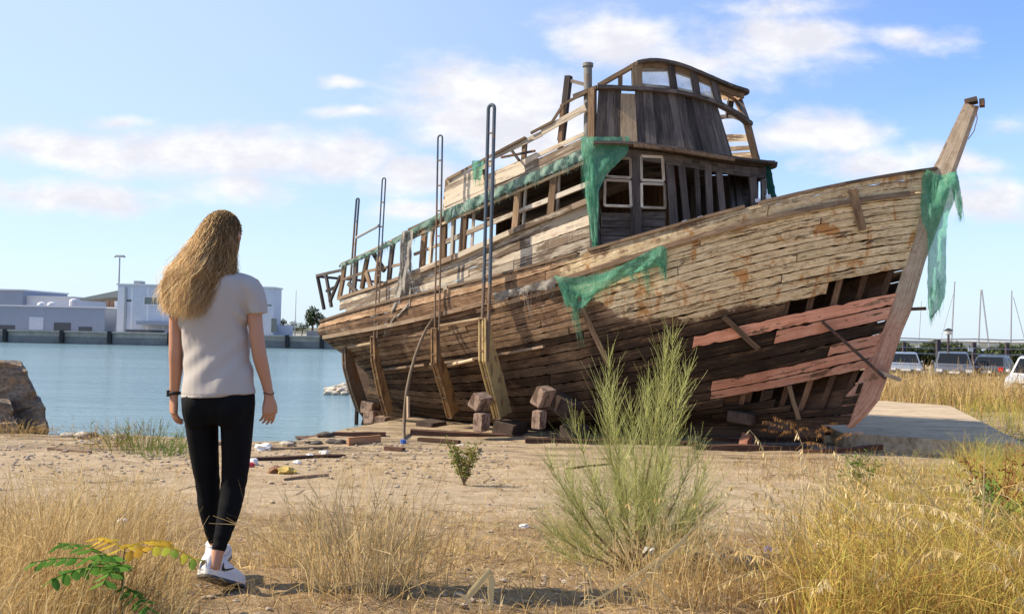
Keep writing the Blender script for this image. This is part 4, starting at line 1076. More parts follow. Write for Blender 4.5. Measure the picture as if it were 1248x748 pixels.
def drape(rows, depth, amp=.05, nu=22, nv=None, seed=0, fold=9.0):
    """rows: (y, x0, x1) or lists of (x,y) from top to bottom; depth(x,y) -> world y"""
    r = random.Random(seed); R_ = [rw if isinstance(rw, list) else [(rw[1], rw[0]), (rw[2], rw[0])] for rw in rows]
    sub = 4; P = []
    for i in range((len(R_)-1)*sub+1):
        a = R_[i//sub] if i//sub < len(R_) else R_[-1]; b = R_[min(i//sub+1, len(R_)-1)]; t = (i % sub)/sub; row = []
        for j in range(nu+1):
            u = j/nu
            def ev(L):
                k = u*(len(L)-1); q = min(int(k), len(L)-2); f = k-q; return L[q][0]*(1-f)+L[q+1][0]*f, L[q][1]*(1-f)+L[q+1][1]*f
            xa, ya = ev(a); xb, yb = ev(b); x = xa*(1-t)+xb*t+r.uniform(-.5, .5); y = ya*(1-t)+yb*t+r.uniform(-.6, .6)
            w_ = amp*(math.sin(u*fold+i*.35+seed)+.5*math.sin(u*fold*2.3-i*.5)+.25*r.uniform(-1, 1))
            row.append(at(x, y, depth(x, y)-.02-amp*1.2+w_))
        P.append(row)
    return P
def fringe(strands, depth, n=40, wd=.012, seed=0, spread=.06):
    Ps = []
    r = np.random.default_rng(seed)
    for (x0, y0, x1, y1) in strands:
        for _ in range(n):
            a = np.array(at(x0+r.normal()*3, y0+r.normal()*2, depth(x0, y0)-.08)); e = r.uniform(.45, 1.0); b = np.array(at(x0+(x1-x0)*e+r.normal()*3, y0+(y1-y0)*e, depth(x1, y1)-.1))
            c = (a+b)/2+r.normal(size=3)*spread*.5; t = np.linspace(0, 1, 7)[:, None]
            Ps.append((1-t)**2*a+2*t*(1-t)*c+t*t*b+r.normal(size=(7, 3))*.006)
    P = np.array(Ps); W_ = np.full(P.shape[:2], wd)*np.linspace(1, .5, 7)[None]
    return P, W_
dh = lambda x, y: HP(x, y, .08).y
def dhouse(x, y): return (fp(x, y).y if x >= 722 else hs(x, y).y)-.1
stemY = lambda x, y: at(x, y, 1).y*0+(lambda L: bw(L, 0, 0).y)(bp(x, y, 0)[0])-.16
def net(label, cloths, fr, m_, name='green_net', frn=40, wd=.012, depth=None, parent=None):
    m = MB()
    for P in cloths: m.grid(P, lambda a, b: (a*.1, b*.1))
    o = m.build(name, m_, None, True); tag(o, label, 'net'); FP_ = []; r9 = np.random.default_rng(len(label))
    for P in cloths:
        E_ = P[-1]
        for i in range(len(E_)-1):
            for _ in range(7):
                a = np.array(E_[i])*(1-(f_ := r9.random()))+np.array(E_[i+1])*f_; ln = .03+.2*r9.random()**2.5; t = np.linspace(0, 1, 5)[:, None]
                FP_.append(a+np.array([r9.normal()*.1, -.01, -1])*ln*t+r9.normal(size=(5, 3))*.007*t+np.array([0, 0, .04]))
    if FP_:
        FP_ = np.array(FP_); f2 = ribbon_mesh('frayed_hem', FP_, np.full(FP_.shape[:2], .006)*np.linspace(1, .4, 5)[None], m_, o); f2['kind'] = 'stuff'
    if fr:
        wd *= .6
        P, W_ = fringe(fr, depth, frn, wd, seed=len(label)); f = ribbon_mesh('fringe', P, W_, m_, o); f['kind'] = 'stuff'
    return o
net('torn green net sagging over the middle of the hull side', [drape([[(675, 336), (700, 338), (734, 334), (762, 321), (790, 306), (806, 299), (812, 302)], [(678, 342), (703, 347), (735, 343), (764, 329), (790, 315), (808, 309), (813, 311)],
    [(683, 355), (706, 364), (732, 352), (764, 335), (790, 321), (808, 318), (813, 325)], [(690, 372), (708, 376), (726, 358), (760, 339), (789, 326), (809, 325), (812, 340)]], dh, .03, 40, seed=3, fold=16)],
    [(697, 362, 711, 428), (703, 360, 700, 392), (806, 318, 809, 342), (768, 332, 776, 346), (785, 322, 793, 366), (690, 352, 694, 378)], green, depth=dh, frn=30)
net('green tarpaulin hanging from the wheelhouse corner down the front edge of the deckhouse', [drape([(167, 708, 767), (176, 708, 767), (188, 709, 764), (200, 711, 752), (214, 712, 739), (232, 713, 730), (258, 716, 729), (278, 719, 728), (298, 722, 729)], dhouse, .025, 22, seed=8, fold=7)],
    [(713, 200, 712, 250), (718, 225, 722, 300), (720, 190, 728, 290)], green, name='green_tarpaulin', depth=dhouse, frn=14)
net('pale frayed netting running along the deckhouse eave', [drape([[(541, 256), (600, 231), (660, 205), (712, 180)], [(541, 262), (600, 237), (660, 211), (712, 187)], [(542, 270), (600, 242), (660, 216), (712, 194)]], lambda x, y: hs(x, y).y-.1, .02, 90, seed=5, fold=60),
    drape([[(413, 323), (445, 309), (480, 292), (541, 256)], [(413, 326), (445, 313), (480, 297), (541, 264)]], lambda x, y: hs(x, y).y-.1, .02, 60, seed=6, fold=60)],
    [(548, 262, 545, 280), (575, 248, 573, 262), (620, 228, 622, 243), (655, 212, 652, 228), (528, 268, 520, 290), (505, 282, 498, 300), (470, 296, 468, 306), (690, 195, 692, 212)], palegreen, 'pale_netting', depth=lambda x, y: hs(x, y).y-.1, frn=26)
net('green net knotted round the stem post and trailing down from it', [drape([[(1130, 206), (1146, 214), (1166, 208)], [(1124, 216), (1146, 226), (1169, 222)], [(1122, 234), (1142, 244), (1168, 232)], [(1122, 252), (1140, 262), (1162, 246)], [(1124, 268), (1140, 276), (1156, 262)], [(1130, 285), (1141, 288), (1154, 280)],
        [(1131, 312), (1142, 314), (1153, 308)], [(1130, 345), (1141, 346), (1153, 340)], [(1131, 372), (1140, 372), (1152, 362)], [(1133, 388), (1137, 386), (1147, 372)]], stemY, .05, 18, seed=11, fold=6),
    drape([[(1156, 212), (1164, 209), (1168, 216)], [(1160, 232), (1167, 228), (1171, 234)], [(1164, 248), (1168, 246), (1172, 252)], [(1168, 262), (1170, 264), (1171, 266)]], stemY, .03, 8, seed=12)],
    [(1137, 350, 1134, 389), (1146, 340, 1146, 380), (1169, 240, 1171, 276), (1140, 215, 1136, 270), (1160, 215, 1142, 265)], green, depth=stemY, frn=22)
def dst(x, y): return hs(x, y).y-.12
net('bundled grey white net slumped over the aft rail', [drape([(281, 490, 503), (300, 487, 502), (325, 487, 501), (345, 485, 500), (360, 481, 500), (372, 478, 500), (384, 474, 488), (392, 472, 480)], dst, .07, 18, seed=15, fold=8)],
    [(480, 370, 474, 400), (495, 300, 505, 360), (476, 385, 470, 412)], greynet, 'fishing_net', depth=dst, frn=24)
net('thin grey net strip caught along the hull seam left of the green net', [drape([[(600, 357), (625, 352), (650, 345), (676, 338)], [(602, 362), (626, 357), (652, 350), (677, 345)], [(604, 366), (627, 360), (654, 354), (676, 352)]], dh, .02, 30, seed=17, fold=20)],
    [(640, 354, 648, 392), (672, 345, 670, 362), (612, 362, 612, 372), (620, 360, 596, 372)], greynet, 'fishing_net', depth=dh, frn=7)
net('small green rag on the upper bulwark beside the tallest slipway post', [drape([(196, 575, 590), (206, 576, 588), (219, 577, 586)], lambda x, y: hs(x, y).y-.1, .02, 8, seed=19)], [(580, 205, 579, 222)], green, 'green_rag', depth=lambda x, y: hs(x, y).y-.1, frn=8)
net('green netting bunched at the far corner of the deckhouse', [drape([(196, 931, 938), (212, 932, 941), (228, 934, 944), (243, 937, 947)], lambda x, y: bw(LC+2.3, .2, 0).y, .03, 8, seed=20)], [(936, 205, 942, 246)], netmat('dark green netting', (.03, .12, .10), (.07, .2, .16), .3), depth=lambda x, y: bw(LC+2.3, .2, 0).y, frn=12)
# stay wire at the stem
m = MB(); pts = [at(x, y, stemY(1185, 130)) for x, y in ((1189, 131), (1191, 145), (1187, 160), (1180, 170))]; m.tube(pts, .008, 5); tag(m.build('loose_wire', ironm), 'thin loose wire curling from the top of the stem post', 'wire')

# slipway posts
steelm = paintm('blue grey painted steel', (.060, .085, .115), .5, .3, 5, rust=(.17, .10, .05), rustamt=.25)
brownsteel = paintm('weathered steel', (.17, .12, .085), .7, .35, 4, rust=(.20, .10, .045), rustamt=.5)
ochre = paintm('ochre painted plate', (.46, .34, .15), .7, .3, 3, rust=(.20, .12, .06), rustamt=.35)
brownochre = paintm('rusty ochre plate', (.27, .16, .07), .75, .35, 3, rust=(.13, .07, .035), rustamt=.55)
INB = -BN
def spost(label, top, cont, kink, foot, gap, th, Ysh, pl, split=.45, plm=ochre):
    h = HP(*cont); Y = h.y-Ysh; T = at(*top, Y); C = at(*cont, Y); K = at(*kink, Y)
    root = empty('slipway_post', (C.x, C.y, gzf(C.x, C.y))); tag(root, label, 'post', 'slipway posts beside the boat')
    def rails(A, B, name, m_, loop):
        m = MB()
        if loop:
            pts = [B-BA*gap/2, A-BA*gap/2-Vector((0, 0, gap/2))]+[A+BA*(-gap/2*math.cos(t))+Vector((0, 0, gap/2*math.sin(t)-gap/2)) for t in (.6, 1.2, 1.57, 1.94, 2.5)]+[A+BA*gap/2-Vector((0, 0, gap/2)), B+BA*gap/2]
            m.tube(pts, th/2, 8)
        else:
            for s_ in (-1, 1): m.tube([A+BA*s_*gap/2, B+BA*s_*gap/2], th/2, 8)
        m.build(name, m_, root)
    M = T.lerp(C, split); rails(T, M, 'rail', steelm, True); rails(M, K, 'lower_rail', brownsteel, False)
    d_ = (K-T); n = max(3, int(d_.length/.55)); 
    for i in range(1, n):
        p = T+d_*(i/n); m = MB(); m.beam(p-BA*(gap/2), p+BA*(gap/2), .03, .03); m.build('rung', brownsteel, root)
    # gusset plate running in under the hull
    def pe(px, py):                    # pixel -> point in the plane through C spanned by the inboard axis and z
        q = ray(px, py); nrm = INB.cross(Vector((0, 0, 1))); o = Vector((0, 0, CZ)); t = (C-o).dot(nrm)/q.dot(nrm); return o+q*t
    P = [pe(*p) for p in pl]; m = MB(); w2 = max(gap, .08)/2
    m.prism([p-BA*.02 for p in P], BA*.04); m.build('gusset_plate', plm, root)
    nn = len(P)//2
    for sgn in (-1, 1):
        m = MB()
        for a, b in zip(P[:nn], P[1:nn]): m.beam(a+BA*(sgn*w2), b+BA*(sgn*w2), .032, .04, tint=(.5, .5, .5))
        m.build('flange', plm, root)
    for i in range(5):
        t = i/4*(nn-1); k = min(int(t), nn-2); p = P[k].lerp(P[k+1], t-k); m = MB(); m.beam(p-BA*w2, p+BA*w2, .03, .03); m.build('rung', brownsteel, root)
    return root, Y
r1, Y1 = spost('shortest blue grey slipway post, standing at the boat stern', (436, 242), (422, 432), (422, 436), (449, 520), .085, .05, .35, [(419, 425), (420, 448), (427, 474), (436, 500), (449, 517), (462, 517), (446, 485), (436, 455), (428, 425)], .16, brownsteel)
r2, Y2 = spost('slipway post second from the stern, thin looped top above the aft rail', (468, 217), (457, 418), (457, 425), (472, 505), .10, .035, .35, [(454, 410), (455, 440), (463, 480), (471, 507), (479, 500), (469, 462), (461, 432), (459, 410)], .5, brownochre)
r3, Y3 = spost('thin looped slipway post in front of the first deckhouse windows', (536.5, 165), (532, 420), (532, 442), (551, 508), .12, .04, .4, [(529, 400), (529, 442), (539, 476), (548, 509), (559, 500), (548, 460), (537, 432), (533, 400)], .3, brownochre)
r4, Y4 = spost('tallest dark blue slipway post with a wide ochre foot plate', (599, 128), (592, 400), (590, 440), (606, 509), .15, .075, .45, [(588, 388), (588, 440), (598, 478), (606, 510), (623, 502), (612, 455), (603, 425), (596, 388)], .8)
for (a, b, rt_, Ya, Yb) in (((434, 290), (461.6, 275), r1, Y1, Y2), ((424, 423), (455, 418), r1, Y1, Y2), ((537, 397), (588, 388), r3, Y3, Y4), ((546, 445), (577, 438), r3, Y3+.15, Y4+.15)):
    m = MB(); m.tube([at(*a, Ya-.05), at(*b, Yb-.05)], .035, 7); m.build('cross_bar', palew if a[1] > 300 else galv, rt_)
# bent pole
Yb = HP(528, 388).y-.5; m = MB(); base = ground(491.5, 540)
pts = [at(528, 388, Yb), at(520, 400, Yb), at(513, 415, Yb-.05), at(506, 434, Yb-.15), at(500, 455, Yb-.25), at(496, 475, Yb-.35), at(493.5, 500, Yb-.45), at(492, 520, Yb-.5), Vector((at(491.5, 541, base.y).x, base.y, base.z-.05))]
m.tube(pts, [.026, .03, .033, .034, .034, .036, .038, .04, .042], 8); pole = m.build('bent_pole', wood('silvered pole', (.13, .09, .06), (.26, .19, .13), (.40, .31, .22)), None, True); tag(pole, 'bent bare wooden pole leaning on the hull, blue paint at its foot', 'pole')
m = MB(); m.tube([pts[-1]+Vector((0, 0, .12)), pts[-1]], .055, 8); m.build('blue_foot', paintm('blue paint', (.05, .12, .42), .6, .2), pole)
m = MB(); m.tube([pts[-3]+Vector((.06, -.03, .3)), pts[-2]+Vector((.09, -.03, .2))], .03, 6); m.build('splint', palew, pole)
# two dark stakes in the water behind the stern
for (a, b, l) in (((437, 440), (434, 526), 'dark upright stake in the water behind the stern'), ((447, 500), (440, 526), 'dark leaning stake in the water behind the stern')):
    m = MB(); m.tube([at(*a, 23.4), at(*b, 23.2), at(b[0], b[1]+9, 23.2)], .055, 7); tag(m.build('stake', keelw), l, 'stake')
# keel blocks
blockm = paintm('rust stained concrete block', (.26, .17, .12), .9, .4, 3, rust=(.12, .065, .035), rustamt=.7, bumpd=.02)
pinkm = paintm('faded pink timber block', (.33, .225, .165), .9, .4, 5, rust=(.12, .075, .05), rustamt=.6, bumpd=.02)
shadeblock = paintm('shade dark timber block', (.075, .05, .037), .9, .4, 3, rust=(.05, .03, .02), rustamt=.6, bumpd=.02)  # dark colour paints in the shade beneath the boat
def block(px, py, Y, size, rz, rx, m_, label, name='keel_block', cat='block', group=None):
    c = at(px, py, Y); m = MB(); m.box((0, 0, 0), size, rz, rx=rx)
    import bmesh
    bm = bmesh.new(); vs = [bm.verts.new(Vector(v_)+c) for v_ in m.v]; 
    for f in m.f: bm.faces.new([vs[i] for i in f])
    bmesh.ops.remove_doubles(bm, verts=bm.verts, dist=1e-4); bmesh.ops.recalc_face_normals(bm, faces=bm.faces)
    bmesh.ops.bevel(bm, geom=list(bm.edges), offset=.018, segments=2, affect='EDGES'); bm.verts.index_update()
    m2 = MB(); m2.arr([v_.co.copy() for v_ in bm.verts], [[v_.index for v_ in f.verts] for f in bm.faces], m.rt()); bm.free()
    tag(m2.build(name, m_), label, cat, group)
for a in ((586, 489, 17.5, (.26, .5, .3), -.5, .5, pinkm, 'tilted pinkish block wedged under the hull beside the ochre foot plate'), (587, 514, 17.3, (.22, .35, .36), -.45, .05, pinkm, 'small pinkish block below the tilted block near the ochre foot plate'),
          (662, 483, 17.2, (.24, .5, .38), -.5, .45, pinkm, 'tilted pinkish block behind the green bush under the hull'), (657, 511, 17.0, (.2, .3, .36), -.45, .05, pinkm, 'small pale block under the tilted block behind the green bush'),
          (690, 494, 17.7, (.5, .6, .36), -.5, .5, shadeblock, 'large dark wedge block under the middle of the hull'), (622, 524, 18.2, (.5, .7, .35), -.5, .15, shadeblock, 'dark rusty block in shadow behind the ochre foot plate'),
          (525, 522, 19.4, (.45, .6, .35), -.5, .1, shadeblock, 'dark block under the hull between the bent pole and the ochre plate'), (452, 496, 21.4, (.36, .42, .3), -.4, .1, pinkm, 'upper pale block in the stack under the stern'),
          (455, 508, 21.2, (.32, .4, .3), -.5, -.1, pinkm, 'middle pale block in the stack under the stern'), (466, 514, 20.6, (.28, .4, .26), -.2, .1, pinkm, 'lowest pale block in the stack under the stern'),
          (700, 528, 17.5, (.4, .6, .36), -.5, 0, shadeblock, 'dark block in shadow at the foot of the hull behind the bush'), (905, 508, 17.0, (.5, .5, .22), -.5, .1, shadeblock, 'dark broken block under the bow planking'),
          (955, 519, 16.9, (.5, .5, .2), -.6, -.05, shadeblock, 'dark block under the open bow frames')): block(*a)
# timbers of the old cradle under the bow
darkt = wood('dark cradle timber', (.03, .017, .012), (.085, .045, .03), (.16, .085, .055))
redt = wood('rusty red timber', (.06, .025, .016), (.17, .07, .045), (.27, .13, .085))
for (a, b, w_, h_, m_, l) in (((845, 548), (985, 549), .22, .2, darkt, 'long dark timber lying in front of the bow'), ((855, 537), (935, 540), .2, .16, redt, 'reddish timber stacked on the long dark timber'), ((925, 533), (1000, 538), .25, .22, darkt, 'dark timber butting against the bow foot'),
        ((880, 526), (1010, 524), .2, .18, darkt, 'upper dark timber under the open bow planks'), ((905, 549), (912, 530), .18, .16, redt, 'short rusty upright stub by the timbers'), ((500, 530), (640, 538), .25, .25, darkt, 'long dark cradle beam under the stern half'),
        ((640, 540), (850, 545), .25, .22, darkt, 'long dark cradle beam under the middle of the hull'), ((975, 552), (1075, 545), .12, .1, redt, 'thin reddish timber beside the slab')):
    Ya = ground(*a).y if a[1] > 520 else 16.3; Ya = min(Ya, 17.6); p, q = at(*a, Ya+.1), at(*b, Ya+.25); m = MB(); m.beam(p, q, w_, h_, seg=6, jit=.012); tag(m.build('timber', m_), l, 'timber', 'cradle timbers under the boat')
# low slab right of the bow
sa, sb = at(1030, 531, 17.0), at(1192, 545, 16.3); slabm = None
g = mat('weathered slab'); p = g.pos(); n1 = g.noise(g.scale(p, (.7, 3.5, 1)), 1.5, 6, .65); n2 = g.noise(g.scale(p, (2, 14, 4)), 2, 4, .7)
c = g.ramp(g.math('ADD', g.math('MULTIPLY', n1, .5), g.math('MULTIPLY', n2, .5)), [(.35, (.2, .15, .09)), (.5, (.48, .37, .25)), (.66, (.6, .49, .35))])
slabm = done(g, c, .95, g.bump(n2, .8, .03), .1)
m = MB(); zt = .3
e = [(6.6, 16.9), (8.9, 15.85), (9.5, 15.75), (12.6, 24.5), (11, 26), (7.6, 26)]
m.prism([Vector((x, y, zt-.42)) for x, y in e], (0, 0, .42)); tag(m.build('slab', slabm), 'low weathered slab with a shadowed front edge right of the bow', 'slab')
# shoreline debris
debw = [oldw, palew, darkt, wood('orange plank', (.22, .10, .045), (.38, .19, .09), (.5, .3, .17))]
DB = [((424, 543), (463, 539), .05, .17, 3, 'orange brown plank lying on edge near the bent pole'), ((300, 561), (420, 556), .12, .05, 2, 'long dark plank half buried behind the rubbish'), ((330, 548), (400, 546), .1, .05, 0, 'grey plank near the waterline'), ((545, 546), (585, 550), .12, .07, 1, 'short pale plank near the small shrub'),
      ((470, 548), (492, 550), .14, .08, 2, 'short dark board at the foot of the bent pole'), ((305, 536), (390, 533), .1, .06, 2, 'dark driftwood along the waterline'), ((60, 548), (110, 552), .08, .05, 0, 'grey stick lying left of the woman'), ((345, 585), (400, 580), .06, .04, 0, 'thin grey stick among the rubbish'),
      ((405, 530), (470, 531), .14, .08, 2, 'dark beam on the waterline below the stern'), ((510, 537), (560, 541), .1, .08, 2, 'dark plank in the shadow below the hull'), ((690, 572), (742, 566), .03, .03, 2, 'thin dark twig on the sand left of the bush')]
for a, b, w_, h_, k, l in DB:
    p, q = ground(*a), ground(*b); m = MB(); m.beam(p+Vector((0, 0, h_*.35)), q+Vector((0, 0, h_*.35)), w_, h_, seg=3, jit=.008); tag(m.build('driftwood', debw[k]), l, 'driftwood')
litter = [paintm('white plastic', (.75, .73, .70), .5, .1, 5), paintm('red plastic', (.55, .05, .06), .5, .15, 5), paintm('yellow foam', (.5, .36, .10), .8, .3, 6, bumpd=.02), paintm('rusty can', (.2, .09, .04), .7, .4, 8), paintm('blue plastic', (.08, .13, .55), .5, .2)]
def crumple(px, py, sz, m_, label, seed, flat=.5, cat='litter', name='scrap'):
    c = ground(px, py); m = MB(); m.rock((c.x, c.y, c.z+sz*flat*.5), (sz, sz*.7, sz*flat), seed, .8, 2); tag(m.build(name, m_), label, cat)
for a in ((322, 548, .16, litter[0], 'white crumpled plastic near the shoreline', 1), (308, 566, .13, litter[0], 'white plastic sheet scrap beside the red scrap', 2), (303, 569, .1, litter[1], 'small red plastic scrap right of the woman', 3), (352, 577, .15, litter[2], 'yellow foam lump among the rubbish', 4),
          (338, 576, .16, litter[3], 'rusty brown lump beside the yellow foam', 5), (378, 557, .09, litter[0], 'small white scrap right of the yellow foam', 6), (362, 565, .08, litter[0], 'white bottle among the rubbish', 7), (395, 553, .1, litter[0], 'pale scrap near the orange plank', 8),
          (180, 676, .045, litter[0], 'small white litter under the yellow leaves', 9), (42, 634, .035, litter[0], 'tiny pinkish white scrap in the dry grass', 10), (790, 673, .06, litter[0], 'white paper scrap at the foot of the green bush', 11), (938, 672, .05, litter[4], 'blue plastic scrap near the soil ridge', 12),
          (885, 676, .07, stone_d, 'dark grey scrap on the soil ridge', 13), (560, 546, .12, stone_l, 'pale block near the small shrub', 14), (640, 643, .05, litter[0], 'pale flat scrap left of the green bush', 16), (150, 637, .06, litter[0], 'white feathery scrap in the grass left of the woman', 17)): crumple(*a)
for i in range(26):
    px = random.choice((random.uniform(60, 420), random.uniform(290, 430))); py = random.uniform(526, 548); c = ground(px, py); s_ = random.uniform(.05, .15); m = MB()
    m.rock((c.x, c.y, c.z+s_*.2), (s_*1.4, s_, s_*.6), i+50, n=2); d_ = i % 3
    tag(m.build('stone', stone_d if d_ else stone_l), 'small dark stone on the shoreline' if d_ else 'small pale stone on the shoreline', 'stone', 'dark stones on the shoreline' if d_ else 'pale stones on the shoreline')
m = MB(); c = ground(165, 527); m.rock((c.x, c.y, c.z+.12), (.2, .18, .2), 77, n=2); tag(m.build('stone', paintm('rusty stone', (.13, .065, .04), .9, .3, 6, bumpd=.02)), 'round rusty brown stone on the waterline left of the woman', 'stone')
# rubble scatter: too small and many to count
m = MB()
for i in range(900):
    px = random.uniform(-20, 620); py = random.gauss(554, 14) if random.random() < .8 else random.uniform(540, 745)
    if py < 532 or py > 745: continue
    c = ground(px, py); s_ = random.uniform(.008, .035)*(.6 if py > 620 else 1.2); m.rock((c.x, c.y, c.z+s_*.2), (s_*1.3, s_, s_*.7), i, n=1)
for i in range(500):
    px = random.uniform(560, 1050); py = random.uniform(560, 740); c = ground(px, py); s_ = random.uniform(.006, .02); m.rock((c.x, c.y, c.z+s_*.2), (s_*1.3, s_, s_*.7), i, n=1)
tag(m.build('rubble', paintm('mixed rubble', (.34, .27, .20), .9, .5, 9)), 'scattered small stones and rubble on the ground', 'rubble', kind='stuff')
# soil ridge / old log in front of the bush
m = MB(); a, b = ground(845, 692), ground(992, 694); n = 24
pts = [a.lerp(b, i/n)+Vector((0, .04*math.sin(i*.4), .03+.006*math.sin(i*.9))) for i in range(n+1)]
m.tube(pts, [(.05+.012*math.sin(i*1.3)+.006*math.sin(i*3.1))*(.5+.5*math.sin(math.pi*(i+2)/(n+4))**.5) for i in range(n+1)], 9); tag(m.build('log', wood('grey rotten log', (.12, .09, .06), (.25, .19, .13), (.38, .3, .2)), None, True), 'grey rotten log lying in the straw right of the green bush', 'log')
# ================================================================== plants
def bladem(name, stops, trans=.4):
    g = mat(name); sp = g.sep(g.attr('tint')); c = g.ramp(sp[0], stops); c = g.mix(1, c, g.math('ADD', .7, g.math('MULTIPLY', sp[1], .6)), 'MULTIPLY'); return thin(g, c, trans)
straw_m = bladem('dry straw', [(.0, (.23, .13, .05)), (.35, (.48, .32, .13)), (.65, (.64, .48, .22)), (1, (.76, .62, .36))])
goldgreen_m = bladem('yellow green grass', [(.0, (.26, .13, .04)), (.3, (.56, .37, .11)), (.55, (.56, .45, .12)), (.8, (.33, .37, .07)), (1, (.20, .29, .05))])
broom_m = bladem('olive broom shoots', [(0, (.34, .33, .10)), (.5, (.52, .54, .19)), (1, (.68, .67, .32))], .3)
leaf_m = bladem('small leaves', [(0, (.10, .07, .02)), (.3, (.20, .17, .045)), (.6, (.20, .25, .06)), (1, (.13, .22, .05))], .35)
redtwig_m = bladem('red brown twigs', [(0, (.13, .05, .02)), (.5, (.27, .12, .045)), (1, (.40, .22, .09))], .2)
twig_m = paintm('brown twig bark', (.22, .15, .075), .9, .3, 20)
def blades(base, h, az, lean, droop, K=6):
    N = len(base); t = np.linspace(0, 1, K)[None, :]; dx, dy = np.cos(az)[:, None], np.sin(az)[:, None]
    out = h[:, None]*(lean[:, None]*t+droop[:, None]*t**2.4); up_ = h[:, None]*(t*np.sqrt(np.clip(1-lean[:, None]**2, .1, 1))-droop[:, None]*.75*t**3)
    P = np.stack((base[:, 0:1]+dx*out, base[:, 1:2]+dy*out, base[:, 2:3]+up_), -1)
    P[:, 1:] += rng.normal(size=(N, K-1, 3))*h[:, None, None]*.012; return P
def tints(N, a, b): return np.stack((np.clip(rng.uniform(a, b, N), 0, 1), rng.random(N), rng.random(N)), 1)
def gpts(n, fn):
    out = []
    while len(out) < n:
        p = fn()
        if p is None: continue
        out.append(tuple(ground(*p)))
    return np.array(out)
def wpts(n, x0, x1, y0, y1, keep=None):
    x = rng.uniform(x0, x1, n*3); y = rng.uniform(y0, y1, n*3)
    if keep is not None: k = keep(x, y); x, y = x[k], y[k]
    x, y = x[:n], y[:n]; return np.stack((x, y, gz(x, y)), 1)
def field(name, base, hlo, hhi, wlo, whi, m_, ta, tb, lean=.25, droop=.3, az=None, K=6, label=None, kind='stuff', cat='grass', parent=None):
    N = len(base); h = rng.uniform(hlo, hhi, N)*rng.uniform(.6, 1, N); a = rng.uniform(0, 2*np.pi, N) if az is None else rng.normal(az, .9, N)
    P = blades(base, h, a, np.abs(rng.normal(0, lean, N)).clip(0, .9), np.abs(rng.normal(0, droop, N)).clip(0, .8), K)
    W_ = rng.uniform(wlo, whi, N)[:, None]*np.linspace(1, .15, K)[None]
    o = ribbon_mesh(name, P, W_, m_, parent, tint=tints(N, ta, tb))
    if label: tag(o, label, cat, kind=kind)
    return o, P
pn = lambda x, y, s, k: wob(x, y, s, k)
# ground litter of straw over the near slope
b = wpts(20000, -8, 7, 2.7, 9.5, lambda x, y: (rng.random(len(x)) < np.clip(1.35-(y-2.7)/5.2+.6*pn(x, y, 1.2, 3), .05, 1)) & (np.abs(x) < y*1.0+1.2) & ~((x > .6) & (y > 5.6)))
field('straw', b, .05, .16, .003, .007, straw_m, .05, .9, .8, .3, None, 4, 'flat dead straw covering the near slope')
b = wpts(2500, -7, 6, 9, 15.5, lambda x, y: (rng.random(len(x)) < .3+.9*pn(x, y, .8, 9)) & (np.abs(x) < y*.65))
field('straw', b, .06, .16, .006, .012, straw_m, .1, .8, .8, .3, None, 4, 'sparse dry straw on the sand by the boat')
# golden grass on the left
b = gpts(6300, lambda: (lambda x, y: (x, y) if random.random() < (.35+.65*min(1, max(0, (300-x)/300)))*(1 if y > 640 else .5) and not (228 < x < 335 and y > 628) else None)(random.uniform(-330, 330), random.uniform(596, 790)))
field('dry_grass', b, .14, .40, .0025, .006, straw_m, .2, .95, .3, .35, .3, 6, 'golden dry grass left of and around the woman')
b = gpts(420, lambda: (random.uniform(-20, 200), random.uniform(640, 780)))
field('dry_grass', b, .35, .62, .003, .005, straw_m, .0, .4, .3, .2, .5, 7, 'tall brown grass stems along the left edge')
# fine seed stems
def seedheads(name, base, hlo, hhi, m_, ta, tb, label, n_sp=16, splen=.03, drp=.55, group=None, az=None):
    N = len(base); h = rng.uniform(hlo, hhi, N); a = rng.uniform(0, 2*np.pi, N) if az is None else rng.normal(az, .8, N)
    P = blades(base, h, a, np.abs(rng.normal(.12, .1, N)), np.abs(rng.normal(drp, .15, N)).clip(.1, .9), 12)
    W_ = np.linspace(.0045, .002, 12)[None]*np.ones((N, 1)); T1 = tints(N, ta, tb)
    sp_P, sp_W, sp_T = [], [], []
    for i in range(N):
        for k in range(n_sp):
            t = rng.uniform(.68, 1)*11; j = min(int(t), 10); f = t-j; p = P[i, j]*(1-f)+P[i, j+1]*f
            d_ = np.array([rng.normal()*.35, rng.normal()*.35, -1.0]); d_ /= np.linalg.norm(d_); L = splen*rng.uniform(.7, 1.4)
            sp_P.append(np.stack([p, p+d_*L*.5, p+d_*L])); sp_W.append([.002, .0065, .001]); sp_T.append(T1[i]*[1, 1, 1]+[.1, 0, 0])
    S2 = np.array(sp_P); pad = np.repeat(S2, 4, axis=1)
    a_ = ribbon_mesh(name, P, W_, m_, None, tint=T1)
    tag(a_, label, 'grass', kind='stuff')
    o2 = ribbon_mesh('seed_head', S2, np.array(sp_W), m_, a_, tint=np.clip(np.array(sp_T), 0, 1)); o2['kind'] = 'stuff'
    return a_
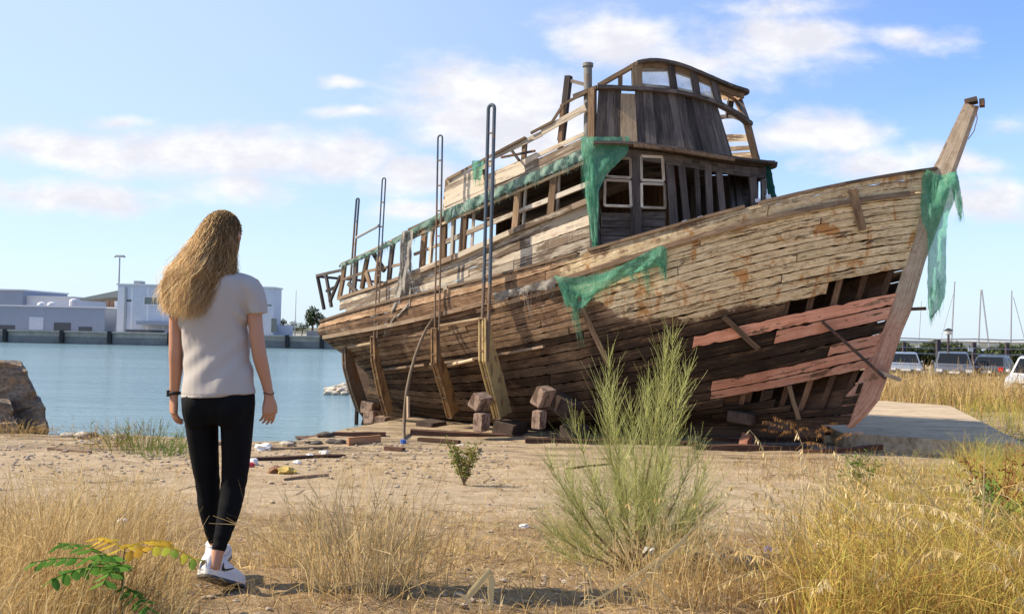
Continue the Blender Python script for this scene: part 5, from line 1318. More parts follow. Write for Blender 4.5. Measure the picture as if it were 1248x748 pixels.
# the right hand thicket
b1 = gpts(8600, lambda: (lambda x, y: (x, y) if x > 965+max(0, (760-y))*.0+30*math.sin(y*.05) or random.random() < .04 else None)(random.uniform(940, 1520), random.uniform(655, 815)))
field('tall_grass', b1, .26, .70, .003, .007, goldgreen_m, .0, .72, .25, .4, None, 7, 'thick yellow green grass in the lower right corner')
b2 = gpts(7600, lambda: (lambda x, y: (x, y) if x > 1000+(650-y)*.55+20*math.sin(y*.1) else None)(random.uniform(980, 1500), random.uniform(572, 660)))
field('tall_grass', b2, .26, .66, .004, .008, goldgreen_m, .0, .85, .22, .35, None, 6, 'yellow green grass between the slab and the lower right corner')
seedheads('oat_grass', gpts(180, lambda: (lambda x, y: (x, y) if x > 975 else None)(random.uniform(960, 1300), random.uniform(630, 800))), .5, .95, straw_m, .35, .95, 'nodding straw coloured oat grass at the right', 18, .03, .5, az=math.pi)
seedheads('oat_grass', gpts(80, lambda: (random.uniform(1010, 1270), random.uniform(590, 650))), .45, .75, straw_m, .3, .85, 'nodding oat grass in front of the slab', 14, .03, .5)
seedheads('oat_grass', gpts(14, lambda: (random.gauss(985, 22), random.uniform(556, 572))), .7, 1.15, redtwig_m, .5, 1, 'brown drooping seed stems at the foot of the bow', 34, .06, .6)
b = gpts(650, lambda: (random.gauss(1000, 60), random.uniform(556, 590)))
field('dry_grass', b, .15, .4, .005, .009, straw_m, .0, .7, .3, .35, None, 5, 'low dry grass between the cradle timbers and the thicket')
# golden band before the car park
b = wpts(12500, 10.5, 46, 26.2, 37, lambda x, y: rng.random(len(x)) < .35+.65*np.clip((36-y)/8, 0, 1))
field('dry_grass', b, .85, 1.75, .016, .034, straw_m, .1, .8, .22, .3, None, 5, 'belt of golden dry grass in front of the parked cars')
b = wpts(2000, 13, 44, 26, 31)
field('tall_grass', b, .4, 1.05, .014, .028, goldgreen_m, .4, .95, .22, .3, None, 5, 'greenish weeds mixed into the golden belt by the cars')
b = wpts(5200, 9.4, 24, 15.2, 25.5, lambda x, y: (x > 9.7+(y-15.75)*.36))
field('tall_grass', b, .4, 1.15, .008, .016, goldgreen_m, .1, .9, .25, .35, None, 6, 'mixed grass growing beside the slab at the right edge')
# tufts
def tuft(px, py, n, r_, hlo, hhi, label, m_=straw_m, ta=.25, tb=.95, lean=.33, name='grass_tuft', droop=.12, wlo=.002, whi=.0042):
    c = ground(px, py); x = c.x+rng.normal(0, r_, n); y = c.y+rng.normal(0, r_*.7, n); base = np.stack((x, y, gz(x, y)), 1); h = rng.uniform(hlo, hhi, n)
    az = np.arctan2(y-c.y, x-c.x)+rng.normal(0, .8, n)
    P = blades(base, h, az, np.abs(rng.normal(0, lean, n)).clip(0, .85), np.abs(rng.normal(0, droop, n)), 6)
    Q = []                                # side branches
    for i in range(n):
        for k in range(3):
            j = rng.integers(2, 5); d_ = P[i, j+1]-P[i, j]; d_ = d_/np.linalg.norm(d_); d2 = d_+rng.normal(size=3)*.45; L = h[i]*rng.uniform(.08, .22); Q.append([P[i, j]+d2*L*t for t in np.linspace(0, 1, 6)])
    P2 = np.concatenate((P, np.array(Q))); W_ = rng.uniform(wlo, whi, len(P2))[:, None]*np.linspace(1, .4, 6)[None]
    return tag(ribbon_mesh(name, P2, W_, m_, None, tint=tints(len(P2), ta, tb), origin=tuple(c)), label, 'tuft')
tuft(440, 722, 230, .13, .26, .60, 'wispy golden grass tuft right of the woman, biggest in the middle foreground')
tuft(405, 705, 70, .1, .2, .5, 'thin golden grass tuft just right of the woman'); tuft(500, 705, 90, .14, .18, .42, 'low brownish grass tuft right of the biggest golden tuft', ta=.0, tb=.7)
tuft(352, 690, 100, .07, .12, .3, 'low straw tuft by the woman\'s shadow'); tuft(60, 705, 260, .16, .3, .6, 'dense golden tuft in the lower left corner'); tuft(130, 655, 240, .2, .3, .55, 'golden tuft behind the yellow leaved sapling')
tuft(425, 595, 90, .16, .18, .42, 'thin pale grass tuft in front of the rubbish'); tuft(250, 570, 60, .15, .15, .3, 'sparse tuft behind the woman\'s knees')
tuft(820, 735, 240, .16, .18, .42, 'straw tuft at the lower edge below the green bush'); tuft(915, 735, 260, .2, .15, .36, 'brownish straw tuft around the rotten log', ta=0, tb=.6)
tuft(560, 670, 60, .15, .08, .2, 'small flat straw tuft near the bent yellow reed')
tuft(170, 548, 150, .35, .25, .6, 'greenish brown scrub tuft on the bank behind the woman', leaf_m, .0, .8, .45, 'scrub_tuft', .1, .006, .012); tuft(130, 545, 110, .3, .2, .55, 'dry scrub tuft on the bank left of the woman', straw_m, 0, .6, .4, 'scrub_tuft', .1, .005, .01)
tuft(200, 555, 120, .3, .15, .4, 'low green scrub tuft beside the woman\'s hand', leaf_m, .4, 1, .45, 'scrub_tuft', .1, .006, .012)
tuft(150, 528, 24, .06, .5, .85, 'tall bare grey weed on the waterline', redtwig_m, .2, .7, .2, 'weed', .05, .006, .01)
tuft(20, 532, 120, .3, .2, .45, 'arched dry grass at the foot of the boulder', straw_m, 0, .6, .5, 'grass_tuft', .4, .005, .009)

# the green broom bush
c0 = ground(772, 694); root = empty('broom_bush', tuple(c0)); tag(root, 'feathery olive green broom bush with two tall plumes in the middle foreground', 'bush')
tips = [(668, 560, .1, 1), (684, 610, -.1, .8), (700, 520, .2, 1), (733, 470, .25, 1.2), (741, 440, .1, 1.3), (768, 500, -.1, 1.1), (790, 470, .2, 1.1), (812, 430, .05, 1.5), (822, 408, 0, 1.5), (838, 450, -.1, 1.3), (850, 545, .2, 1), (858, 600, -.15, .9), (846, 640, .1, .7), (664, 640, -.2, .8), (676, 668, .1, .6), (866, 655, .05, .7), (872, 610, .15, .8), (860, 570, -.1, .9), (690, 575, -.25, .9), (826, 520, .2, 1), (752, 530, .2, 1), (720, 585, -.3, .9), (760, 560, -.35, .9), (808, 560, -.3, 1), (700, 655, .1, .7), (785, 600, .3, .8)]
m = MB(); shoots = []; r = np.random.default_rng(5)
for (x, y, dy, wgt) in tips:
    e = np.array(at(x, y, c0.y+dy)); b = np.array(c0); mid = b+(e-b)*.45+np.array([(e-b)[0]*.12+r.normal()*.03, dy*.2, -.04]); t = np.linspace(0, 1, 14)[:, None]
    C_ = (1-t)**2*b+2*t*(1-t)*mid+t*t*e+r.normal(size=(14, 3))*.004; L = np.linalg.norm(e-b)
    m.tube([Vector(p) for p in C_[:12]], [.0105*(1-.85*k/11)*min(1, L) for k in range(12)], 5)
    n = int(140*wgt)
    for _ in range(n):
        k = r.uniform(3.5, 13); j = min(int(k), 12); f = k-j; p = C_[j]*(1-f)+C_[j+1]*f; d_ = C_[j+1]-C_[j]; d_ /= np.linalg.norm(d_)
        s_ = r.normal(size=3); s_ /= np.linalg.norm(s_); lo = k < 7
        v = d_*.6+s_*(.95 if lo else .55)+np.array([0, 0, .3]); v /= np.linalg.norm(v); ln = r.uniform(.1, .3)*(1.0 if k < 11 else .55)
        q1 = p+v*ln*.5; q2 = q1+(v+np.array([0, 0, .25])+r.normal(size=3)*.12)*ln*.5; shoots.append([p, p+v*ln*.25, q1, q2])
for _ in range(380):                    # low skirt of loose shoots
    a = r.uniform(0, 6.28); R_ = abs(r.normal(0, .25)); p = np.array(c0)+np.array([math.cos(a)*R_*1.5, math.sin(a)*R_, r.uniform(.02, .42)]); v = np.array([math.cos(a)*.7, math.sin(a)*.7, r.uniform(-.1, 1)])+r.normal(size=3)*.4; v /= np.linalg.norm(v); ln = r.uniform(.08, .24)
    shoots.append([p, p+v*ln*.3, p+v*ln*.65, p+v*ln+np.array([0, 0, -.01])])
m.build('stem', twig_m, root)
P = np.array(shoots); tube_mesh('shoots', P, np.linspace(.0012, .0006, 4)[None]*np.ones((len(P), 1)), broom_m, root, tint=tints(len(P), 0, 1))

def leafy(name, label, c, w_, h_, n, m_, ta, tb, lsz, nst=9, seed=0, cat='shrub', stem_m=twig_m):
    root = empty(name, tuple(c)); tag(root, label, cat); r = np.random.default_rng(seed); m = MB(); Ps, Wd = [], []
    for k in range(nst):
        a = r.uniform(0, 6.28); R_ = w_*r.uniform(.3, 1); e = np.array(c)+np.array([math.cos(a)*R_, math.sin(a)*R_, h_*r.uniform(.65, 1)]); b = np.array(c); t = np.linspace(0, 1, 7)[:, None]
        C_ = b+(e-b)*t+np.array([0, 0, .1*h_])*np.sin(t*3.14)+r.normal(size=(7, 3))*.01*h_; m.tube([Vector(p) for p in C_], [.012*h_*(1-.8*i/6) for i in range(7)], 5)
        for _ in range(n//nst):
            q = r.uniform(1.2, 6); j = min(int(q), 5); p = C_[j]+(C_[j+1]-C_[j])*(q-j)+r.normal(size=3)*.035*w_/.25; v = r.normal(size=3)*[1, 1, .6]+[0, 0, .7]; v /= np.linalg.norm(v); L = lsz*r.uniform(.6, 1.4)
            Ps.append([p, p+v*L*.5, p+v*L]); Wd.append([.15*L, .4*L, .05*L])
    m.build('stem', stem_m, root); P = np.array(Ps); ribbon_mesh('foliage', P, np.array(Wd), m_, root, tint=tints(len(P), ta, tb)); return root
leafy('small_shrub', 'small yellow green shrub on the sand in front of the stern blocks', ground(566, 592), .3, .60, 620, leaf_m, .1, .72, .05, 12, 3)
leafy('red_brown_shrub', 'twiggy red brown shrub in the right hand grass below the parked cars', at(1214, 625, 6.6)+Vector((0, 0, -.25)), .24, .72, 700, redtwig_m, .0, .8, .03, 16, 4, stem_m=redtwig_m)
leafy('green_weed', 'bright green weed among the grass at the right edge', ground(1225, 690), .22, .5, 700, leaf_m, .5, 1, .03, 9, 6)
leafy('green_weed', 'leafy green weed in front of the slab', ground(1045, 610), .3, .6, 700, leaf_m, .3, 1, .04, 9, 7)

# pinnate sapling in the left foreground
g = mat('leaflet green'); sp = g.sep(g.attr('tint')); leafletm = thin(g, g.ramp(sp[0], [(0, (.06, .17, .03)), (.45, (.17, .34, .06)), (.6, (.48, .46, .06)), (.8, (.68, .45, .06)), (1, (.40, .20, .04))]), .5)
c = ground(150, 760); Ysp = c.y; root = empty('sapling', tuple(c)); tag(root, 'pinnate leaved sapling, green fronds left and yellow fronds right, in the lower left', 'sapling')
m = MB(); top = at(150, 690, Ysp); m.tube([c, at(148, 730, Ysp), top, at(152, 668, Ysp)], [.006, .005, .004, .003], 6); m.build('stem', twig_m, root)
def frond(x0, y0, x1, y1, n, t0, t1, dy, sag=10, lw=1.0):
    a, b = at(x0, y0, Ysp), at(x1, y1, Ysp+dy); m = MB(); pts = []; 
    for i in range(9):
        t = i/8; p = a.lerp(b, t)+Vector((0, 0, .003*sag*math.sin(t*3.14))); pts.append(p)
    m.tube(pts, [.002]*9, 5, (t0, .5, .5))
    for i in range(n):
        t = (i+.6)/n; k = min(int(t*8), 7); p = pts[k].lerp(pts[k+1], t*8-k); ax = (pts[k+1]-pts[k]).normalized(); L = .068*lw*(1-.35*abs(t-.4))
        for s_ in (-1, 1):
            sd = ax.cross(Vector((0, 0, 1))).normalized()*s_; v = (sd*.85+ax*.45+Vector((0, 0, random.uniform(-.55, .0)))).normalized(); wv = v.cross(Vector((random.uniform(-.3, .3), random.uniform(-.3, .3), 1))).normalized(); G_ = []
            for q in range(6):
                u = q/5; hw_ = L*.27*math.sin(math.pi*min(1, u*.92+.08))**.8; cc = p+v*(L*u)+Vector((0, 0, -.006*u*u)); up_ = v.cross(wv)
                G_.append([cc-wv*hw_+up_*hw_*.25, cc, cc+wv*hw_+up_*hw_*.25])
            tt = t0+(t1-t0)*t+random.uniform(-.12, .12); m.grid(G_, None, (max(0, min(1, tt)), .5, .5))
    o = m.build('frond', leafletm, root, True); return o
frond(150, 692, 36, 686, 9, .2, .25, -.1); frond(150, 690, 70, 662, 8, .2, .1, .15); frond(150, 696, 62, 706, 8, .25, .1, -.3); frond(152, 690, 125, 712, 5, .3, .3, -.35); frond(152, 672, 118, 655, 5, .7, .85, .1, 6)
frond(152, 668, 208, 660, 6, .75, .75, .1, 6); frond(152, 674, 240, 682, 8, .9, .45, -.05, 14); frond(148, 712, 182, 742, 5, .1, .2, -.2, 4, .9); frond(150, 690, 120, 676, 5, .2, .2, -.2, 5)
# bent yellow reed and loose dry reeds
def reed(pts, Y, wd, label, tt, dY=0):
    P = [at(x, y, Y+dY*i) for i, (x, y) in enumerate(pts)]; m = MB(); G_ = []
    for i, p in enumerate(P):
        d_ = (P[min(i+1, len(P)-1)]-P[max(0, i-1)]).normalized(); sd = d_.cross(Vector((.2, 1, .3))).normalized(); w_ = wd*(1 if 0 < i < len(P)-1 else .35); G_.append([p-sd*w_/2, p+Vector((0, -w_*.25, 0)), p+sd*w_/2])
    m.grid(G_, None, (tt, .5, .5)); o = m.build('dry_reed', straw_m, None, True); tag(o, label, 'reed'); return o
Yr = ground(575, 742).y
reed([(566, 735), (574, 722), (586, 708), (598, 694), (599, 706), (598, 722), (599, 742)], Yr, .03, 'bent yellow reed folded over at its top in the lower middle', .8)
reed([(556, 722), (566, 726), (573, 736), (577, 750)], Yr-.05, .018, 'short curled yellow reed beside the bent one', .95)
Yr2 = ground(790, 745).y
for pts, l in (([(690, 752), (740, 722), (800, 684), (850, 640)], 'long straight dry reed slanting across the foot of the green bush'), ([(752, 748), (790, 700), (832, 660), (846, 640)], 'second dry reed crossing the slanting one'), ([(780, 692), (800, 712), (818, 738), (826, 752)], 'dry reed falling right below the bush'),
        ([(700, 684), (712, 688), (718, 700), (722, 722)], 'arched pale reed left of the bush foot'), ([(852, 640), (870, 672), (888, 700)], 'dry reed leaning over the rotten log')): reed(pts, Yr2-.1, .011, l, .85)
for x0, y0, x1, y1, l in ((935, 745, 1010, 640, 'dry stalk leaning right in the right foreground'), (1030, 640, 1052, 745, 'straight dry stalk standing in the right foreground'), (1090, 560, 1248, 748, 'long dry stalk slanting down to the right corner'), (1105, 745, 1080, 600, 'tall dry stalk in the middle of the right grass'), (1200, 545, 1190, 745, 'tall dry stalk near the red brown shrub')):
    reed([(x0, y0), ((x0+x1)/2+3, (y0+y1)/2-4), (x1, y1)], 4.2, .009, l, .8)
# ================================================================== the woman
PO = at(262, 705, 3.97)
def lx(px): return (px-262)/262
def lz(py): return (705-py)/262
def cat(pts, n):
    P = [np.array(p, float) for p in pts]; P = [2*P[0]-P[1]]+P+[2*P[-1]-P[-2]]; out = []; S_ = len(pts)-1
    for i in range(n+1):
        u = i/n*S_; k = min(int(u), S_-1); t = u-k; a, b, c_, d_ = P[k:k+4]
        out.append(.5*((2*b)+(c_-a)*t+(2*a-5*b+4*c_-d_)*t*t+(3*b-a-3*c_+d_)*t**3))
    return np.array(out)
def limb(m, rows, ref=(1, 0, 0), sides=18, n=24, cap=.5, sq=2.0):
    """rows: (x, y, z, ra, rb); a closed smooth limb, ra along ref"""
    R_ = cat(rows, n); rings = []; ref = Vector(ref)
    C_ = [Vector(r[:3]) for r in R_]; D = [(C_[min(i+1, n)]-C_[max(i-1, 0)]).normalized() for i in range(n+1)]
    seq = [(C_[0]-D[0]*min(R_[0][3], R_[0][4])*cap*k, D[0], math.sqrt(max(0.02, 1-k*k))) for k in (.98, .8, .5)]+[(c_, d_, 1) for c_, d_ in zip(C_, D)]+[(C_[-1]+D[-1]*min(R_[-1][3], R_[-1][4])*cap*k, D[-1], math.sqrt(max(0.02, 1-k*k))) for k in (.5, .8, .98)]
    rr = [R_[0]]*3+list(R_)+[R_[-1]]*3
    for (c_, d_, s_), r in zip(seq, rr):
        x = (ref-d_*ref.dot(d_)).normalized(); y = d_.cross(x); row = []
        for j in range(sides):
            a = 2*math.pi*j/sides; ca, sa = math.cos(a), math.sin(a); e = 2/sq
            row.append(c_+x*(max(r[3], .002)*s_*math.copysign(abs(ca)**e, ca))+y*(max(r[4], .002)*s_*math.copysign(abs(sa)**e, sa)))
        rings.append(row)
    m.grid(rings, lambda a, b: (a*.05, b/sides), (.5, .5, .5), close=True)
    k = len(m.v)-len(rings)*sides; m.face(tuple(k+j for j in range(sides))[::-1]); m.face(tuple(k+(len(rings)-1)*sides+j for j in range(sides)))
def fuse(m, name, mt, parent, voxel, smooth=3, disp=None):
    import bmesh
    me = bpy.data.meshes.new('tmp'); me.from_pydata([tuple(v_) for v_ in m.v], [], m.f); bm = bmesh.new(); bm.from_mesh(me)
    bmesh.ops.remove_doubles(bm, verts=bm.verts, dist=1e-6); bmesh.ops.recalc_face_normals(bm, faces=bm.faces); bm.to_mesh(me); bm.free()
    o = bpy.data.objects.new('tmp', me); COL.objects.link(o); md = o.modifiers.new('r', 'REMESH'); md.mode = 'VOXEL'; md.voxel_size = voxel
    if smooth: sm_ = o.modifiers.new('s', 'SMOOTH'); sm_.iterations = smooth; sm_.factor = .5
    bpy.context.view_layer.update(); dg = bpy.context.evaluated_depsgraph_get(); me2 = bpy.data.meshes.new_from_object(o.evaluated_get(dg)); bpy.data.objects.remove(o); bpy.data.meshes.remove(me)
    me2.name = name; me2.materials.clear(); me2.materials.append(mt); me2.polygons.foreach_set('use_smooth', [True]*len(me2.polygons))
    n = len(me2.vertices); co = np.empty(n*3, np.float32); me2.vertices.foreach_get('co', co); co = co.reshape(-1, 3)
    if disp is not None:
        nr = np.empty(n*3, np.float32); me2.vertices.foreach_get('normal', nr); nr = nr.reshape(-1, 3); co = co+nr*disp(co)[:, None]
        me2.vertices.foreach_set('co', co.astype(np.float32).ravel())
    me2.update(); return link(name, me2, parent, PO)
g = mat('skin'); n1 = g.noise(g.obj(), 9, 4, .6); skin = done(g, g.mix(n1, (.43, .20, .112), (.53, .28, .175)), .5, None, .4); g.b.inputs['Subsurface Weight'].default_value = .12; g.b.inputs['Subsurface Radius'].default_value = (.02, .008, .004); g.b.inputs['Subsurface Scale'].default_value = .5
woman = empty('person', tuple(PO)); tag(woman, 'woman with long wavy blonde hair, grey t-shirt and black leggings, walking away', 'person')
m = MB()
HC = (lx(268), .01)
# head turned a little to the right
FD = Vector((math.sin(.2), math.cos(.2), 0)); SDv = Vector((FD.y, -FD.x, 0))
limb(m, [(HC[0], HC[1]+.01, 1.485, .046, .058), (HC[0], HC[1]+.012, 1.52, .061, .078), (HC[0], HC[1], 1.56, .069, .092), (HC[0], HC[1]-.004, 1.60, .074, .097), (HC[0], HC[1]-.004, 1.64, .069, .09), (HC[0], HC[1], 1.672, .046, .062)], SDv, 24, 26, .6)
h0 = Vector((HC[0], HC[1], 0))
def fpt(f, s_, z): p = h0+FD*f+SDv*s_; return (p.x, p.y, z)
limb(m, [(*fpt(.088, 0, 1.60), .008, .008), (*fpt(.104, 0, 1.578), .010, .010), (*fpt(.112, 0, 1.560), .014, .012), (*fpt(.096, 0, 1.548), .012, .009)], SDv, 10, 8)
limb(m, [(*fpt(.075, 0, 1.50), .022, .018), (*fpt(.084, 0, 1.497), .016, .014)], SDv, 12, 5)
limb(m, [(*fpt(.089, -.022, 1.527), .006, .006), (*fpt(.097, 0, 1.528), .008, .008), (*fpt(.089, .022, 1.527), .006, .006)], (0, 0, 1), 8, 8)
for s_ in (-1, 1):
    limb(m, [(*fpt(.084, s_*.016, 1.603), .007, .006), (*fpt(.084, s_*.034, 1.607), .008, .006), (*fpt(.07, s_*.052, 1.600), .006, .005)], (0, 0, 1), 8, 8)
    limb(m, [(*fpt(-.004, s_*.074, 1.605), .012, .006), (*fpt(-.006, s_*.078, 1.585), .014, .007), (*fpt(.0, s_*.072, 1.56), .008, .006)], FD, 10, 8)
# neck and trunk
limb(m, [(lx(269), .0, 1.52, .05, .055), (lx(268), -.012, 1.46, .05, .053), (lx(267), -.02, 1.425, .062, .06), (lx(266), -.02, 1.395, .115, .075), (lx(265), -.015, 1.35, .158, .092), (lx(263), -.005, 1.27, .152, .102), (lx(259), 0, 1.18, .14, .1), (lx(261), .0, 1.06, .122, .09), (lx(264), -.002, .95, .14, .1), (lx(265), -.008, .85, .155, .112), (lx(265), -.005, .77, .150, .10)], n=40)
LEGL = [(492, 243, 21, .0, .098), (526, 244, 18.5, .01, .085), (565, 245.5, 16, .035, .07), (596, 247, 14, .06, .06), (619, 248, 13, .065, .058), (641, 250, 10, .07, .045), (665, 253.5, 6.7, .08, .033), (684, 254.5, 6.5, .085, .034)]
LEGR = [(492, 287, 21, .0, .098), (526, 287, 18.7, .0, .085), (565, 285.5, 16.5, .005, .07), (596, 283, 14.6, .0, .06), (619, 281.5, 13.2, -.03, .058), (641, 278.5, 10.6, -.065, .045), (665, 274.5, 7.4, -.1, .033), (683, 272.5, 6.8, -.125, .034)]
for LG in (LEGL, LEGR): limb(m, [(lx(x), y, lz(py), r/262*.94, d_*.94) for py, x, r, y, d_ in LG])
ARML = [(348, 225, 11, -.015, .048), (365, 217, 9.5, -.015, .045), (386, 214, 8.4, -.015, .04), (421, 214.5, 8.6, -.02, .036), (435, 213.8, 8.2, -.018, .034), (449, 213, 7.9, -.005, .033), (470, 210, 6.3, .012, .026), (484, 208, 5.6, .02, .021)]
ARMR = [(348, 303, 11, -.015, .048), (365, 307.5, 9.5, -.015, .045), (386, 308.5, 8.7, -.015, .04), (414, 312, 8.6, -.02, .036), (435, 315, 8.6, -.018, .034), (449, 317.5, 8, -.005, .033), (468, 321.3, 6.4, .012, .026), (484, 324, 5.6, .02, .021)]
for A_ in (ARML, ARMR): limb(m, [(lx(x), y, lz(py), r/262, d_) for py, x, r, y, d_ in A_])
def hand(w_, sgn):
    """w_ wrist; sgn +1 for the right hand: palm looks to the body, thumb forward, back of the hand half to the camera"""
    W_ = Vector(w_); out = Vector((sgn*.80, -.60, 0)); fwd = Vector((sgn*.60, .80, 0)); dn = Vector((sgn*.03, .05, -1)).normalized()
    limb(m, [(*(W_-dn*.02), .021, .017), (*(W_+dn*.018), .026, .017), (*(W_+dn*.05), .037, .016), (*(W_+dn*.082), .039, .014)], fwd, 16, 12, .6, 2.6)
    for i, (off, L, cu) in enumerate(((.029, .068, .35), (.0100, .075, .45), (-.0095, .070, .55), (-.0285, .055, .65))):
        p = W_+dn*.078+fwd*off; d_ = (dn+fwd*off*1.2-out*.12).normalized(); rows = [(*(p-d_*.014), .0085, .008)]
        for k, f in enumerate((.45, .31, .24)):
            rows.append((*p, .0084-.0008*k, .0078-.0007*k)); d_ = (d_-out*cu*(.55+.25*k)).normalized(); p = p+d_*L*f
        rows.append((*p, .0058, .0054)); limb(m, rows, fwd, 10, 12, .7)
    p = W_+dn*.022+fwd*.018; d_ = (dn*.75+fwd*.62-out*.35).normalized(); rows = [(*p, .013, .012)]
    for k, f in enumerate((.036, .028, .022)): p = p+d_*f; rows.append((*p, .0115-.0018*k, .0105-.0016*k)); d_ = (d_+dn*.35-out*.12).normalized()
    limb(m, rows, out, 10, 10, .7)
hand((lx(208), .02, lz(484)), -1); hand((lx(324), .02, lz(484)), 1)
fuse(m, 'body', skin, woman, .0042, 2)
eyem = paintm('eye white', (.7, .68, .66), .2, .05); iris = paintm('brown iris', (.06, .035, .02), .2, .05)
for s_ in (-1, 1):
    m = MB(); p = Vector(fpt(.078, s_*.033, 1.588)); limb(m, [(*(p-FD*.009), .006, .006), (*p, .012, .012), (*(p+FD*.009), .006, .006)], (0, 0, 1), 12, 8)
    m.v = [tuple(Vector(v_)+PO) for v_ in m.v]; e = m.build('eye', eyem, woman, True)
    m = MB(); q = p+FD*.0115; limb(m, [(*(q-FD*.001), .005, .005), (*(q+FD*.0008), .0045, .0045)], (0, 0, 1), 10, 3); m.v = [tuple(Vector(v_)+PO) for v_ in m.v]; i_ = m.build('iris', iris, woman, True); i_.parent = e
# leggings
g = mat('black leggings cloth'); n1 = g.noise(g.obj(), 14, 3); legm = done(g, g.mix(n1, (.004, .004, .0045), (.008, .008, .009)), .85, g.bump(n1, .3, .004), .12)
m = MB(); limb(m, [(lx(265), -.005, .9, .150, .108), (lx(265), -.008, .85, .166, .12), (lx(265), -.008, .80, .166, .12), (lx(265), -.004, .765, .155, .105)], n=16)
for x in (246, 284): limb(m, [(lx(x), -.035, .86, .06, .06), (lx(x), -.055, .80, .075, .078), (lx(x), -.04, .735, .07, .07)], n=10)
for LG in (LEGL, LEGR): limb(m, [(lx(x), y, lz(min(py, 668)), r/262, d_) for py, x, r, y, d_ in LG[:-1]], cap=.1)
fuse(m, 'leggings', legm, woman, .0055, 4, lambda c_: .0016*np.sin(c_[:, 2]*90+c_[:, 0]*40)*np.exp(-((c_[:, 2]-.42)/.06)**2)+.0014*np.sin(c_[:, 2]*120+c_[:, 1]*60)*np.exp(-((c_[:, 2]-.19)/.05)**2))
# t-shirt
g = mat('grey cotton'); p_ = g.obj(); n1 = g.noise(p_, 5, 4); n2 = g.noise(g.scale(p_, (1, 1, 1)), 420, 2); shirtm = done(g, g.mix(n1, (.40, .36, .325), (.48, .435, .395)), .9, g.bump(n2, .25, .001), .1); g.b.inputs['Sheen Weight'].default_value = .2
m = MB()
limb(m, [(lx(267), -.022, 1.432, .068, .066), (lx(266), -.022, 1.405, .122, .084), (lx(265), -.018, 1.355, .172, .104), (lx(262), -.008, 1.28, .168, .116), (lx(258), -.002, 1.19, .160, .118), (lx(260), .0, 1.10, .152, .112), (lx(262), -.002, 1.0, .153, .116), (lx(264.5), -.006, .91, .162, .127), (lx(265.5), -.008, .842, .171, .135)], n=44, cap=.04, sides=28)
limb(m, [(lx(242), -.018, 1.372, .046, .066), (lx(226), -.018, 1.338, .056, .067), (lx(213), -.018, 1.285, .048, .06), (lx(209.5), -.018, 1.222, .045, .054)], n=14, cap=.05)
limb(m, [(lx(286), -.018, 1.372, .046, .066), (lx(302), -.018, 1.338, .056, .067), (lx(310), -.018, 1.285, .048, .06), (lx(312), -.018, 1.222, .047, .055)], n=14, cap=.05)
def wr(c_):
    x, y, z = c_[:, 0], c_[:, 1], c_[:, 2]; lo = sstep((1.22-z)/.3)
    d_ = lo*(.003*np.sin(x*52+8*np.sin(z*9)+y*25)*sstep((z-.8)/.1)+.0018*np.sin(x*31-z*38+2))+.0015*np.sin(z*46+np.abs(x)*60)*np.exp(-((z-1.1)/.09)**2)
    d_ += .0045*np.sin((z+np.abs(x)*1.2)*70)*np.exp(-((np.abs(x)-.15)/.05)**2-((z-1.2)/.09)**2)
    return d_-.004*np.exp(-((z-.852)/.003)**2)
fuse(m, 't_shirt', shirtm, woman, .0055, 3, wr)
